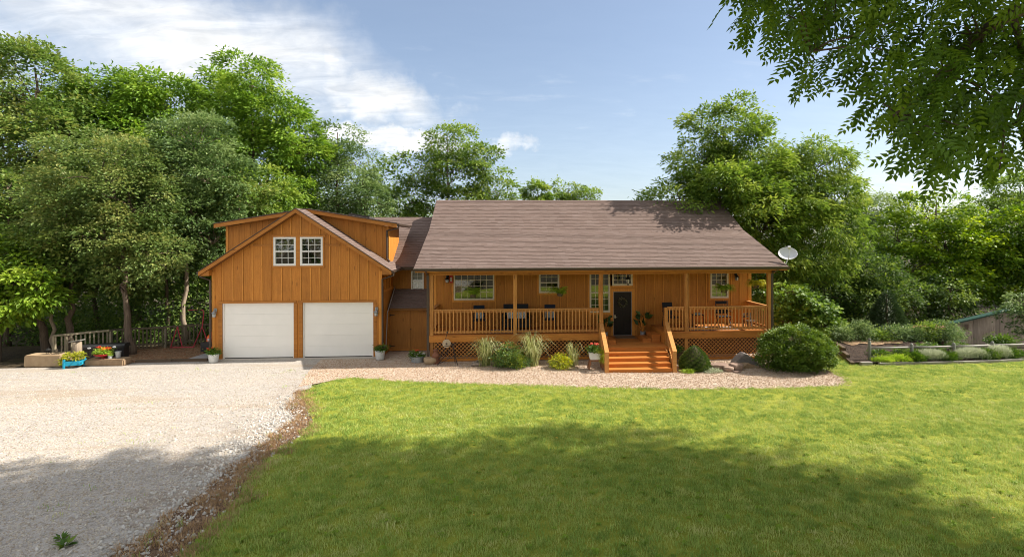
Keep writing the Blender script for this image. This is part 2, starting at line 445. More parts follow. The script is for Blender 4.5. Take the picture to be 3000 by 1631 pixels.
# roof shingle: tone from piece to piece
m, t = base_mat('shingle')
geo = t.n('ShaderNodeNewGeometry')
ri = t.n('ShaderNodeObjectInfo')
f = t.math('FRACT', t.math('ADD', ri.outputs['Random'], geo.outputs['Random Per Island']))
n1 = t.n('ShaderNodeTexNoise', None, Vector=geo.outputs['Position'], Scale=55.0, Detail=3.0)
n2 = t.n('ShaderNodeTexNoise', None, Vector=geo.outputs['Position'], Scale=0.8, Detail=5.0)
c = t.ramp(f, [(0.0, (0.148, 0.104, 0.088)), (0.4, (0.158, 0.112, 0.095)), (0.75, (0.166, 0.119, 0.102)), (1.0, (0.180, 0.132, 0.114))])
v = t.math('ADD', t.math('MULTIPLY', n1, 0.5), t.math('ADD', t.math('MULTIPLY', n2, 0.35), 0.58))
hs = t.n('ShaderNodeHueSaturation', None, Color=c, Value=v)
bp = t.n('ShaderNodeBump', None, Height=n1, Strength=0.4, Distance=0.006)
p = t.n('ShaderNodeBsdfPrincipled', None, Base_Color=hs, Roughness=0.9, Normal=bp)
p.inputs['Specular IOR Level'].default_value = 0.2
finish(t, p)

plain('shingle_edge', (0.105, 0.075, 0.064), 0.95)  # cut asphalt edge, kept darker to paint in the shadow line of each course
# window glass: partly mirrors the yard, partly shows the dark room
m, t = base_mat('glass')
gl = t.n('ShaderNodeBsdfGlossy', None, Color=(0.9, 0.95, 0.9, 1), Roughness=0.015)
tr = t.n('ShaderNodeBsdfTransparent', None, Color=(0.72, 0.75, 0.72, 1))
lw = t.n('ShaderNodeLayerWeight', None, Blend=0.35)
f = t.math('ADD', t.math('MULTIPLY', lw.outputs['Fresnel'], 0.5), 0.14, clamp=True)
finish(t, t.n('ShaderNodeMixShader', None, Fac=f, i1=tr, i2=gl))

# striped rugs
def rug_mat(name, ca, cb, scale, axis):
    m, t = base_mat(name)
    tcx = t.n('ShaderNodeTexCoord')
    wv = t.n('ShaderNodeTexWave', {'wave_type': 'BANDS', 'bands_direction': axis}, Vector=tcx.outputs['Object'], Scale=scale, Distortion=0.6, Detail=2.0)
    c = t.ramp(wv, [(0.42, ca), (0.58, cb)])
    finish(t, t.n('ShaderNodeBsdfPrincipled', None, Base_Color=c, Roughness=0.95))
rug_mat('rug_blue', (0.03, 0.055, 0.14), (0.32, 0.36, 0.44), 3.0, 'X')
rug_mat('rug_pale', (0.60, 0.62, 0.66), (0.22, 0.27, 0.38), 1.3, 'Y')
rug_mat('mat_tan', (0.30, 0.20, 0.12), (0.16, 0.10, 0.06), 4.0, 'Y')
rug_mat('stripe_cushion', (0.55, 0.55, 0.55), (0.02, 0.03, 0.06), 6.0, 'X')
rug_mat('pattern_cushion', (0.66, 0.66, 0.64), (0.35, 0.36, 0.38), 9.0, 'DIAGONAL')

LF = {
 'mixed': leaf('leaf_mixed', (0.028, 0.055, 0.010), (0.075, 0.125, 0.022), (0.15, 0.165, 0.042), gain=2.0),
 'walnut': leaf('leaf_walnut', (0.040, 0.085, 0.008), (0.105, 0.185, 0.020), (0.20, 0.265, 0.040), 0.4, gain=1.8),
 'grey': leaf('leaf_greygreen', (0.030, 0.060, 0.016), (0.080, 0.125, 0.038), (0.155, 0.195, 0.075), gain=1.95),
 'olive': leaf('leaf_olive', (0.034, 0.060, 0.012), (0.080, 0.122, 0.030), (0.160, 0.170, 0.048), gain=1.9),
 'bright': leaf('leaf_bright', (0.055, 0.115, 0.008), (0.145, 0.235, 0.020), (0.25, 0.31, 0.045), 0.42),
 'house': leaf('leaf_house', (0.036, 0.075, 0.009), (0.105, 0.175, 0.022), (0.215, 0.265, 0.048), 0.36, gain=1.6),
 'dark': leaf('leaf_dark', (0.014, 0.032, 0.006), (0.045, 0.085, 0.012), (0.12, 0.165, 0.026), gain=1.9),
 'maple': leaf('leaf_maple', (0.028, 0.060, 0.004), (0.080, 0.145, 0.008), (0.215, 0.275, 0.020), 0.34, gain=1.9),
 'cedar': leaf('leaf_cedar', (0.016, 0.036, 0.012), (0.038, 0.068, 0.022), (0.07, 0.10, 0.035), 0.15),
 'over': leaf('leaf_overhang', (0.024, 0.052, 0.005), (0.065, 0.122, 0.010), (0.16, 0.23, 0.020), 0.45, spec=0.4, gain=1.75),
 'box': leaf('leaf_boxwood', (0.030, 0.065, 0.006), (0.085, 0.155, 0.012), (0.17, 0.225, 0.025), 0.2, spec=0.5, gain=1.25),
 'spruce': leaf('leaf_spruce', (0.020, 0.050, 0.008), (0.060, 0.115, 0.016), (0.12, 0.17, 0.03), 0.1),
 'fern': leaf('leaf_fern', (0.06, 0.12, 0.01), (0.14, 0.22, 0.02), (0.26, 0.30, 0.05), 0.4, gain=2.0),
 'goldfern': leaf('leaf_goldfern', (0.22, 0.24, 0.015), (0.36, 0.36, 0.03), (0.50, 0.47, 0.07), 0.4),
 'gold': leaf('leaf_gold', (0.06, 0.10, 0.008), (0.20, 0.24, 0.015), (0.42, 0.38, 0.02), 0.3),
 'photinia': leaf('leaf_photinia', (0.025, 0.065, 0.012), (0.08, 0.15, 0.02), (0.24, 0.26, 0.03), 0.25, spec=0.7),
 'lime': leaf('leaf_lime', (0.14, 0.17, 0.01), (0.27, 0.29, 0.02), (0.40, 0.38, 0.04), 0.3),
 'blade': leaf('leaf_blade', (0.10, 0.13, 0.035), (0.25, 0.27, 0.10), (0.50, 0.48, 0.28), 0.3),
 'silver': leaf('leaf_silver', (0.13, 0.16, 0.09), (0.26, 0.29, 0.18), (0.42, 0.43, 0.33), 0.25),
 'perennial': leaf('leaf_perennial', (0.02, 0.055, 0.006), (0.055, 0.115, 0.012), (0.12, 0.18, 0.022), 0.3),
 'tropic': leaf('leaf_tropic', (0.012, 0.035, 0.008), (0.025, 0.065, 0.012), (0.06, 0.11, 0.02), 0.2, spec=0.6),
 'wreath': leaf('leaf_wreath', (0.04, 0.04, 0.015), (0.11, 0.10, 0.045), (0.35, 0.32, 0.22), 0.2),
}
MA = MATS

# ------------------------------------------------------------------ object helpers
WM = {}


def new(name, data, parent=None, M=None, world=False):
    """link an object; world=True keeps its coordinates in world space under its parent"""
    o = bpy.data.objects.new(name, data)
    COL.objects.link(o)
    M = M or Matrix()
    o.matrix_basis = M
    if parent is None:
        WM[o.name] = M.copy()
    else:
        o.parent = parent
        if world:
            o.matrix_parent_inverse = WM[parent.name].inverted()
            WM[o.name] = M.copy()
        else:
            WM[o.name] = WM[parent.name] @ M
    return o


def tag(o, label=None, cat=None, group=None, kind=None):
    if label: o['label'] = label
    if cat: o['category'] = cat
    if group: o['group'] = group
    if kind: o['kind'] = kind
    return o


def thing(name, label, cat, loc=(0, 0, 0), rz=0.0, group=None, M=None):
    M = M or (Matrix.Translation(loc) @ Matrix.Rotation(rz, 4, 'Z'))
    o = new(name, None, None, M)
    o.empty_display_size = 0.2
    return tag(o, label, cat, group)


def dup(root, M, label, group=None):
    """copy a thing, its parts and its sub-parts"""
    r = root.copy()
    COL.objects.link(r)
    r.matrix_basis = M
    WM[r.name] = M.copy()
    r['label'] = label
    if group: r['group'] = group
    for ch in list(root.children):
        c = ch.copy()
        COL.objects.link(c)
        c.parent = r
        for g in list(ch.children):
            d = g.copy()
            COL.objects.link(d)
            d.parent = c
    return r


class MB:
    def __init__(self):
        self.v, self.f = [], []

    def add(self, vs, fs):
        b = len(self.v)
        self.v.extend([tuple(a) for a in vs])
        self.f.extend([tuple(b + i for i in q) for q in fs])
        return self

    def box(self, x0, x1, y0, y1, z0, z1):
        return self.add([(x0, y0, z0), (x1, y0, z0), (x1, y1, z0), (x0, y1, z0), (x0, y0, z1), (x1, y0, z1), (x1, y1, z1), (x0, y1, z1)],
                        [(3, 2, 1, 0), (4, 5, 6, 7), (0, 1, 5, 4), (1, 2, 6, 5), (2, 3, 7, 6), (3, 0, 4, 7)])

    def bar(self, a, b, w, h, upv=(0, 0, 1)):
        """rectangular bar from a to b, w across, h along upv"""
        a, b = Vector(a), Vector(b)
        d = (b - a).normalized()
        u = Vector(upv)
        if abs(d.dot(u)) > 0.95: u = Vector((0, 1, 0))
        s = d.cross(u).normalized()
        u = s.cross(d).normalized()
        vs = []
        for p in (a, b):
            for i, j in ((-1, -1), (1, -1), (1, 1), (-1, 1)):
                vs.append(p + s * (i * w / 2) + u * (j * h / 2))
        return self.add(vs, [(3, 2, 1, 0), (4, 5, 6, 7), (0, 1, 5, 4), (1, 2, 6, 5), (2, 3, 7, 6), (3, 0, 4, 7)])

    def tube(self, pts, rad, n=8, cap=True):
        pts = [Vector(p) for p in pts]
        if not hasattr(rad, '__len__'): rad = [rad] * len(pts)
        b = len(self.v)
        ref = None
        for i, p in enumerate(pts):
            d = (pts[min(i + 1, len(pts) - 1)] - pts[max(i - 1, 0)])
            d = d.normalized() if d.length > 1e-9 else Vector((0, 0, 1))
            if ref is None:
                ref = Vector((1, 0, 0)) if abs(d.x) < 0.8 else Vector((0, 1, 0))
            s = d.cross(ref).normalized()
            u = s.cross(d).normalized()
            ref = u.cross(s) if False else ref
            for k in range(n):
                a = 2 * PI * k / n
                self.v.append(tuple(p + (s * math.cos(a) + u * math.sin(a)) * rad[i]))
        for i in range(len(pts) - 1):
            for k in range(n):
                k2 = (k + 1) % n
                self.f.append((b + i * n + k, b + i * n + k2, b + (i + 1) * n + k2, b + (i + 1) * n + k))
        if cap:
            self.f.append(tuple(b + k for k in reversed(range(n))))
            e = b + (len(pts) - 1) * n
            self.f.append(tuple(e + k for k in range(n)))
        return self

    def lathe(self, prof, n=20, c=(0, 0, 0), sy=1.0):
        b = len(self.v)
        for (r, z) in prof:
            for k in range(n):
                a = 2 * PI * k / n
                self.v.append((c[0] + r * math.cos(a), c[1] + r * math.sin(a) * sy, c[2] + z))
        for i in range(len(prof) - 1):
            for k in range(n):
                k2 = (k + 1) % n
                self.f.append((b + i * n + k, b + i * n + k2, b + (i + 1) * n + k2, b + (i + 1) * n + k))
        self.f.append(tuple(b + k for k in reversed(range(n))))
        e = b + (len(prof) - 1) * n
        self.f.append(tuple(e + k for k in range(n)))
        return self

    def prism(self, poly, axis, a0, a1):
        """extrude a 2D polygon along axis x or y or z"""
        def p3(p, a):
            return {'x': (a, p[0], p[1]), 'y': (p[0], a, p[1]), 'z': (p[0], p[1], a)}[axis]
        n = len(poly)
        vs = [p3(p, a0) for p in poly] + [p3(p, a1) for p in poly]
        fs = [tuple(range(n)), tuple(reversed(range(n, 2 * n)))]
        for i in range(n):
            j = (i + 1) % n
            fs.append((i, n + i, n + j, j))
        return self.add(vs, fs)

    def mesh(self, name, smooth=False):
        me = bpy.data.meshes.new(name)
        me.from_pydata(self.v, [], self.f)
        me.validate()
        import bmesh
        bm = bmesh.new()
        bm.from_mesh(me)
        bmesh.ops.recalc_face_normals(bm, faces=bm.faces)
        bm.to_mesh(me)
        bm.free()
        if smooth:
            me.polygons.foreach_set('use_smooth', [True] * len(me.polygons))
        return me

    def build(self, name, mat, parent=None, M=None, world=False, smooth=False, auto=False):
        me = self.mesh(name, smooth or auto)
        if auto:
            me.set_sharp_from_angle(angle=R(40))
        me.materials.append(MA[mat] if isinstance(mat, str) else mat)
        return new(name, me, parent, M, world)


def np_mesh(name, V, Q, tone=None, mat=None):
    """mesh from numpy arrays: V (n,3), Q (m,4)"""
    me = bpy.data.meshes.new(name)
    n, mq = len(V), len(Q)
    k = Q.shape[1]
    me.vertices.add(n)
    me.vertices.foreach_set('co', np.ascontiguousarray(V, dtype=np.float32).ravel())
    me.loops.add(mq * k)
    me.loops.foreach_set('vertex_index', np.ascontiguousarray(Q, dtype=np.int32).ravel())
    me.polygons.add(mq)
    me.polygons.foreach_set('loop_start', np.arange(0, mq * k, k, dtype=np.int32))
    me.polygons.foreach_set('loop_total', np.full(mq, k, dtype=np.int32))
    me.polygons.foreach_set('use_smooth', np.zeros(mq, dtype=bool))
    if tone is not None:
        a = me.attributes.new('tone', 'FLOAT', 'POINT')
        a.data.foreach_set('value', np.ascontiguousarray(tone, dtype=np.float32))
    me.update(calc_edges=True)
    if mat is not None:
        me.materials.append(mat)
    return me


def nrm(a):
    return a / np.maximum(np.linalg.norm(a, axis=1, keepdims=True), 1e-9)


# leaf templates: x along the leaf, y across, z off its face
def t_broad(w=0.55, fold=0.10):
    return np.array([(0, 0, 0), (0.45, w / 2, fold), (1, 0, -0.08), (0.45, -w / 2, fold)]), np.array([(0, 1, 2, 3)])


def t_pinnate(pairs=4, lw=0.10, ll=0.34, droop=0.12, angle=1.0):
    vs, qs = [], []
    def leaflet(px, ang, L):
        b = len(vs)
        zx = -droop * px * px
        c, s = math.cos(ang), math.sin(ang)
        for (a, e, z) in ((0, 0, 0), (0.42, lw * 0.5, 0.012), (1, 0, -0.06), (0.42, -lw * 0.5, 0.012)):
            x = a * L
            vs.append((px + x * c - e * s, x * s + e * c, zx + z * (L / 0.34)))
        qs.append((b, b + 1, b + 2, b + 3))
    for i in range(pairs):
        px = 0.16 + 0.72 * i / max(pairs - 1, 1)
        L = ll * (0.75 + 0.25 * math.sin(PI * (i + 0.7) / pairs))
        leaflet(px, angle, L)
        leaflet(px, -angle, L)
    leaflet(0.92, 0.0, ll * 0.9)
    return np.array(vs), np.array(qs)


def emit(P, A, U, S, tmpl, T):
    """place a leaf template at points P along axes A, facing U, sized S, with tone T"""
    tv, tq = tmpl
    A = nrm(A)
    side = nrm(np.cross(U, A))
    N = np.cross(A, side)
    V = (P[:, None, :] + S[:, None, None] * (tv[None, :, 0:1] * A[:, None, :] + tv[None, :, 1:2] * side[:, None, :] + tv[None, :, 2:3] * N[:, None, :]))
    n, k = len(P), len(tv)
    Q = (np.arange(n) * k)[:, None, None] + tq[None]
    return V.reshape(-1, 3), Q.reshape(-1, tq.shape[1]), np.repeat(T, k)


def sample_blobs(blobs, n, rng, shell=0.5):
    B = np.array(blobs, dtype=float)
    wts = (B[:, 3] * B[:, 4] * B[:, 5]) ** (2 / 3)
    idx = rng.choice(len(B), n, p=wts / wts.sum())
    d = nrm(rng.normal(size=(n, 3)))
    r = shell + (1 - shell) * rng.random(n) ** 0.6
    P = B[idx, :3] + d * r[:, None] * B[idx, 3:6]
    return P, d, idx


def foliage(blobs, clumps, per, size, tmpl, seed, spread=0.5, droop=0.3, shell=0.5, flat=0.55, out_w=0.8, tone=(0.45, 0.2, 0.16), keep=None):
    rng = np.random.default_rng(seed)
    C, D, idx = sample_blobs(blobs, clumps, rng, shell)
    if keep is not None:
        k = keep(C)
        C, D = C[k], D[k]
    n = len(C)
    ct = rng.normal(tone[0], tone[1], n)
    cs = rng.uniform(0.6, 1.15, n) * spread
    P = np.repeat(C, per, 0) + rng.normal(size=(n * per, 3)) * np.array([1, 1, flat]) * np.repeat(cs, per)[:, None]
    A = np.repeat(D, per, 0) * out_w + rng.normal(size=(n * per, 3)) * np.array([0.5, 0.5, 0.3]) + np.array([0, 0, -droop])
    off = P - np.repeat(C, per, 0)
    A = A + off / np.maximum(np.repeat(cs, per)[:, None], 1e-6) * 0.45
    U = np.array([0, 0, 1.0]) + rng.normal(size=(n * per, 3)) * 0.42 + np.repeat(D, per, 0) * 0.45
    S = size * rng.uniform(0.7, 1.25, n * per)
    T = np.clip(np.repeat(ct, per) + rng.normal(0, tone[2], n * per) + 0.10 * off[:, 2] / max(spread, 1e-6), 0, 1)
    return emit(P, A, U, S, tmpl, T), C


def boughs(blobs, nb, leaves, size, tmpl, seed, rb=0.75, droop=0.3, tone=(0.45, 0.18, 0.13), shell=0.62):
    """crown of separate boughs: leaves sit on the upper shell of each bough, so that it has a lit top and gaps below"""
    rng = np.random.default_rng(seed)
    C, D, idx = sample_blobs(blobs, nb, rng, shell)
    rr = rb * rng.uniform(0.45, 1.35, nb)
    ct = rng.normal(tone[0], tone[1], nb)
    k = rng.choice(nb, leaves, p=rr ** 2 / (rr ** 2).sum())
    d = rng.normal(size=(leaves, 3)) + D[k] * 0.55
    d = nrm(d)
    flip = (d[:, 2] < -0.15) & (rng.random(leaves) < 0.74)
    d[flip, 2] *= -1
    rad = rr[k] * (0.45 + 0.6 * rng.random(leaves) ** 0.6) * np.where(rng.random(leaves) < 0.14, 1.55, 1.0)
    P = C[k] + d * rad[:, None] * np.array([1, 1, 0.74])
    A = d * np.array([1, 1, 0.5]) + D[k] * 0.35 + rng.normal(size=(leaves, 3)) * 0.38 + np.array([0, 0, -droop])
    U = d * 0.8 + np.array([0, 0, 0.75]) + rng.normal(size=(leaves, 3)) * 0.33
    S = size * rng.uniform(0.7, 1.25, leaves)
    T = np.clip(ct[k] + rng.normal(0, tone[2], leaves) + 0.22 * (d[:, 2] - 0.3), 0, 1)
    return emit(P, A, U, S, tmpl, T), C


def curve_pts(a, b, sag, n=6, rng=None, jit=0.0):
    a, b = np.array(a, float), np.array(b, float)
    pts = []
    for i in range(n):
        t = i / (n - 1)
        p = a + (b - a) * t
        p[2] += sag * math.sin(PI * t)
        if rng is not None and 0 < i < n - 1:
            p += rng.normal(size=3) * jit
        pts.append(p)
    return pts


def tree(name, label, cat, loc, blobs, lf, clumps=500, per=40, size=0.2, tmpl=None, seed=1, trunk=None, r0=0.22, bark='bark', spread=0.5, group=None, droop=0.3, shell=0.5, twigs=60, tone=(0.45, 0.2, 0.16), lean=(0, 0), extra_trunks=()):
    """a tree of its own: tapered trunk with limbs, crown of leaf-sized faces; all in coordinates from its foot"""
    rng = np.random.default_rng(seed + 1000)
    root = thing(name, label, cat, loc, 0.0, group)
    vol = sum((b[3] * b[4] + b[3] * b[5] + b[4] * b[5]) / 3 for b in blobs)
    rb = spread * 1.34
    nb = max(12, int(5.6 * vol / rb ** 2))
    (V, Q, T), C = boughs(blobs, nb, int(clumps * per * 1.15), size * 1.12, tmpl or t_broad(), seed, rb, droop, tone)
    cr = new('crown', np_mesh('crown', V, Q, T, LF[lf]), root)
    cr['kind'] = 'stuff'
    B = np.array(blobs, float)
    top = B[:, 2].max() + B[np.argmax(B[:, 2]), 5] * 0.6
    mb = MB()
    if trunk is None:
        trunk = [(0, 0, -0.3), (lean[0] * 0.3, lean[1] * 0.3, top * 0.35), (lean[0] * 0.7, lean[1] * 0.7, top * 0.7), (lean[0], lean[1], top)]
    tp = np.array(trunk, float)
    fine = []
    for i in range(len(tp) - 1):
        for s in range(4):
            fine.append(tp[i] + (tp[i + 1] - tp[i]) * s / 4 + (rng.normal(size=3) * 0.05 * np.array([1, 1, 0]) if i + s > 0 else 0))
    fine.append(tp[-1])
    rad = [r0 * (1 - 0.85 * i / (len(fine) - 1)) for i in range(len(fine))]
    rad[0] *= 1.35
    mb.tube(fine, rad, 10)
    for et in extra_trunks:
        ep = curve_pts(et[0], et[1], 0, 8, rng, 0.06)
        mb.tube(ep, [et[2] * (1 - 0.75 * i / 7) for i in range(8)], 8)
    for b in B:                                  # a limb into every bough
        i = int(np.clip(np.searchsorted([p[2] for p in fine], b[2] - 0.9 * max(b[5], 0.6)), 2, len(fine) - 2))
        mb.tube(curve_pts(fine[i], b[:3] + np.array([0, 0, b[5] * 0.2]), 0.15, 7, rng, 0.10), [rad[i] * 0.62 * (1 - 0.8 * k / 6) + 0.008 for k in range(7)], 6)
        # twigs inside the bough
    for c in C[rng.choice(len(C), min(twigs, len(C)), replace=False)]:
        b = B[np.argmin(((B[:, :3] - c) ** 2).sum(1))]
        mb.tube(curve_pts(b[:3] - np.array([0, 0, b[5] * 0.25]), c, 0.1, 5, rng, 0.07), [0.035 * (1 - 0.8 * k / 4) for k in range(5)], 4, cap=False)
    mb.build('trunk', bark, root, smooth=True)
    return root


# ------------------------------------------------------------------ terrain
def ss(a, b, x):
    t = min(1.0, max(0.0, (x - a) / (b - a)))
    return t * t * (3 - 2 * t)


def gz(x, y):
    z = -0.07 * ss(0.0, 8.0, x)
    z -= 1.15 * ss(4.2, 10.0, y)
    z -= 0.75 * ss(1.0, 5.5, y) * ss(16.0, 20.0, x)
    z += 1.2 * ss(40, 160, y)
    return z


def grid_axis(lo, hi, fine_lo, fine_hi, step, far):
    a = list(np.arange(fine_lo, fine_hi + 1e-6, step))
    x = fine_lo
    d = step
    left = []
    while x > lo:
        d *= far
        x -= d
        left.append(max(x, lo))
    x, d, right = fine_hi, step, []
    while x < hi:
        d *= far
        x += d
        right.append(min(x, hi))
    return left[::-1] + a + right


gx = grid_axis(-600, 600, -40, 45, 1.0, 1.3)
gy = grid_axis(-300, 800, -32, 40, 1.0, 1.3)
V = np.array([(x, y, gz(x, y) - 0.03) for y in gy for x in gx])
nx = len(gx)
Q = np.array([(j * nx + i, j * nx + i + 1, (j + 1) * nx + i + 1, (j + 1) * nx + i) for j in range(len(gy) - 1) for i in range(nx - 1)])
tag(new('ground', np_mesh('ground', V, Q, None, MA['leaf_litter'])), kind='structure')


def chaikin(poly, it=2, closed=True):
    for _ in range(it):
        q = []
        for i in range(len(poly)):
            a, b = poly[i], poly[(i + 1) % len(poly)]
            q += [(a[0] * 0.75 + b[0] * 0.25, a[1] * 0.75 + b[1] * 0.25), (a[0] * 0.25 + b[0] * 0.75, a[1] * 0.25 + b[1] * 0.75)]
        poly = q
    return poly


def inpoly(x, y, poly):
    c = False
    j = len(poly) - 1
    for i in range(len(poly)):
        xi, yi = poly[i]
        xj, yj = poly[j]
        if (yi > y) != (yj > y) and x < (xj - xi) * (y - yi) / (yj - yi) + xi:
            c = not c
        j = i
    return c


def sheet_mesh(name, poly, zoff, step=1.0, hf=gz):
    xs = [p[0] for p in poly]
    ys = [p[1] for p in poly]
    pts = [Vector(p) for p in poly]
    edges = [(i, (i + 1) % len(poly)) for i in range(len(poly))]
    rnd = random.Random(3)
    y = min(ys)
    while y < max(ys):
        x = min(xs)
        while x < max(xs):
            px, py = x + rnd.uniform(-0.2, 0.2) * step, y + rnd.uniform(-0.2, 0.2) * step
            if inpoly(px, py, poly):
                pts.append(Vector((px, py)))
            x += step
        y += step
    vs, es, fs, *_ = delaunay_2d_cdt(pts, edges, [], 1, 1e-4)
    me = bpy.data.meshes.new(name)
    me.from_pydata([(v.x, v.y, hf(v.x, v.y) + zoff) for v in vs], [], fs)
    me.update()
    return me


def sheet(name, poly, zoff, mat, step=1.0, hf=gz):
    me = sheet_mesh(name, poly, zoff, step, hf)
    me.materials.append(MA[mat])
    return tag(new(name, me), kind='structure')


lawn_edge = [(-4.6, -32), (-4.85, -12.2), (-4.8, -11.1), (-5.16, -9.24), (-4.95, -7.7), (-5.0, -6.44), (-5.7, -5.1), (-6.32, -4.1), (-6.25, -3.2),
             (-5.6, -2.05), (-4.67, -2.26), (-3.66, -2.63), (-2.3, -2.92), (0.3, -3.38), (2.85, -3.78), (5.34, -4.03), (7.9, -4.07), (10.2, -3.98), (11.1, -3.85),
             (11.5, -3.1), (11.65, -2.1), (11.7, -0.5), (11.8, 3.2), (14.6, 3.2), (14.4, 1.7), (13.15, -1.2), (13.7, -1.36), (14.1, -1.40), (18.9, -1.3), (20.4, -1.05), (42, -0.9), (42, -32)]
lawn_poly = chaikin(lawn_edge, 2)
rj = random.Random(11)
lawn_poly = [(x + rj.uniform(-0.05, 0.05), y + rj.uniform(-0.03, 0.03)) for x, y in lawn_poly]
lawn = sheet('lawn', lawn_poly, 0.012, 'lawn_ground', 0.9)
drive_poly = [(-60, -40), (-4.0, -40), (-4.4, -12.2), (-4.6, -9.2), (-4.6, -6.4), (-5.9, -4.0), (-6.3, -3.1), (-6.85, -1.2), (-7.0, 1.05), (-11.75, 1.05), (-14.4, 0.72), (-16.2, 0.16), (-19.0, 0.15), (-24, -0.4), (-60, -3)]
sheet('driveway', drive_poly, 0.0, 'gravel_drive', 1.2)
bed_poly = [(-7.4, 1.05), (-7.15, -1.0), (-6.7, -3.15), (-5.6, -2.2), (-4.67, -2.4), (-3.66, -2.77), (-2.3, -3.06), (0.3, -3.52), (2.85, -3.92), (5.34, -4.17), (7.9, -4.21), (10.3, -4.1), (11.3, -3.9),
            (11.7, -3.1), (11.85, -2.1), (11.85, 0.0), (11.3, 1.6), (-3.0, 1.6), (-3.0, 2.3), (-5.06, 2.3), (-5.06, 1.05)]
sheet('gravel_bed', bed_poly, 0.006, 'gravel_pea', 0.8)
dirt_poly = chaikin([(-4.3, -32), (-6.0, -32), (-6.0, -13), (-5.85, -12.0), (-5.75, -10.9), (-5.75, -10.05), (-5.7, -9.0), (-5.6, -7.5), (-5.65, -6.1), (-6.35, -4.75), (-6.6, -3.6), (-6.15, -3.4), (-4.9, -6.2), (-4.6, -7.7), (-4.9, -9.3), (-4.4, -11.2)], 2)
dirt_poly = [(x + rj.uniform(-0.15, 0.13), y + rj.uniform(-0.06, 0.06)) for x, y in dirt_poly]
sheet('dirt_edge', dirt_poly, 0.006, 'dirt', 0.6)
mulch_poly = [(-14.4, 0.78), (-11.75, 0.88), (-11.75, 6), (-14.0, 4.9), (-16.8, 3.6), (-18.6, 2.4), (-18.2, 0.6), (-16, 0.5)]
sheet('mulch_yard', mulch_poly, 0.004, 'mulch', 0.8)
sheet('concrete_path', [(-12.78, 0.98), (-11.74, 0.95), (-11.74, 3.2), (-12.55, 3.1)], 0.02, 'concrete_grey', 0.7)


# ------------------------------------------------------------------ the house
H = thing('house', 'orange stained wooden house with double garage, covered front porch and brown shingle roof', 'house', (3.8, 1.05, 0))


def hp(name, mb, mat, parent=None, **kw):
    return mb.build(name, mat, parent or H, world=True, **kw)


def plf(pts):
    """piecewise linear function"""
    def f(x):
        if x <= pts[0][0]: return pts[0][1]
        for (a, za), (b, zb) in zip(pts, pts[1:]):
            if x <= b:
                return za + (zb - za) * (x - a) / (b - a)
        return pts[-1][1]
    f.brk = [p[0] for p in pts]
    return f


def strip(x0, x1, z0f, topf, holes):
    """quads (xa, xb, lo_a, lo_b, hi_a, hi_b) of a wall strip with rectangular openings left out"""
    br = sorted({x0, x1, *[b for b in topf.brk + z0f.brk if x0 < b < x1], *[e for h in holes for e in h[:2] if x0 < e < x1]})
    res = []
    for a, b in zip(br, br[1:]):
        if b - a < 1e-5: continue
        mid = (a + b) / 2
        hs = sorted([(h[2], h[3]) for h in holes if h[0] < mid < h[1]])
        lo = (z0f(a), z0f(b))
        for (h0, h1) in hs:
            if h0 > max(lo) + 1e-4:
                res.append((a, b, lo[0], lo[1], h0, h0))
            lo = (max(h1, lo[0]), max(h1, lo[1]))
        hi = (topf(a), topf(b))
        if max(hi[0] - lo[0], hi[1] - lo[1]) > 0.01:
            res.append((a, b, lo[0], lo[1], max(hi[0], lo[0]), max(hi[1], lo[1])))
    return res


def board_wall(y, x0, x1, z0, topf, holes, lines, parent_name='front_wall', mat='siding', bat='siding_batten', bw=0.045, thick=0.02, gap=0.031):
    """a wall facing -Y: backing sheet, then boards and cover battens as pieces of their own"""
    z0f = plf([(x0, z0), (x1, z0)])
    mb = MB()
    for (a, b, la, lb, ha, hb) in strip(x0, x1, z0f, topf, holes):
        mb.prism([(a, la), (b, lb), (b, hb), (a, ha)], 'y', y, y + 0.10)
    wall = hp(parent_name, mb, mat)
    ls = sorted([x0] + [l for l in lines if x0 < l < x1] + [x1])
    for a, b in zip(ls, ls[1:]):
        q = strip(a + (gap if a > x0 else 0.003), b - (gap if b < x1 else 0.003), z0f, topf, holes)
        if not q: continue
        runs = []                                # pieces above and below an opening are boards of their own
        for e in q:
            for r_ in runs:
                l_ = r_[-1]
                if abs(l_[1] - e[0]) < 1e-6 and min(l_[5], e[4]) - max(l_[3], e[2]) > 0.02:
                    r_.append(e)
                    break
            else:
                runs.append([e])
        for r_ in runs:
            m2 = MB()
            lo_ = [(e[0], e[2]) for e in r_] + [(r_[-1][1], r_[-1][3])]
            for (c, d, la, lb, ha, hb) in r_:
                m2.prism([(c, la), (d, lb), (d, hb), (c, ha)], 'y', y - thick, y - 0.001)
            m2.build('board', mat, wall, world=True)
    for l in lines:
        for (c, d, la, lb, ha, hb) in strip(l - bw / 2, l + bw / 2, z0f, topf, holes):
            if d - c < bw * 0.6: continue
            MB().prism([(c, la), (d, lb), (d, hb - 0.004), (c, ha - 0.004)], 'y', y - thick - 0.016, y - 0.002).build('batten', bat, wall, world=True)
    return wall


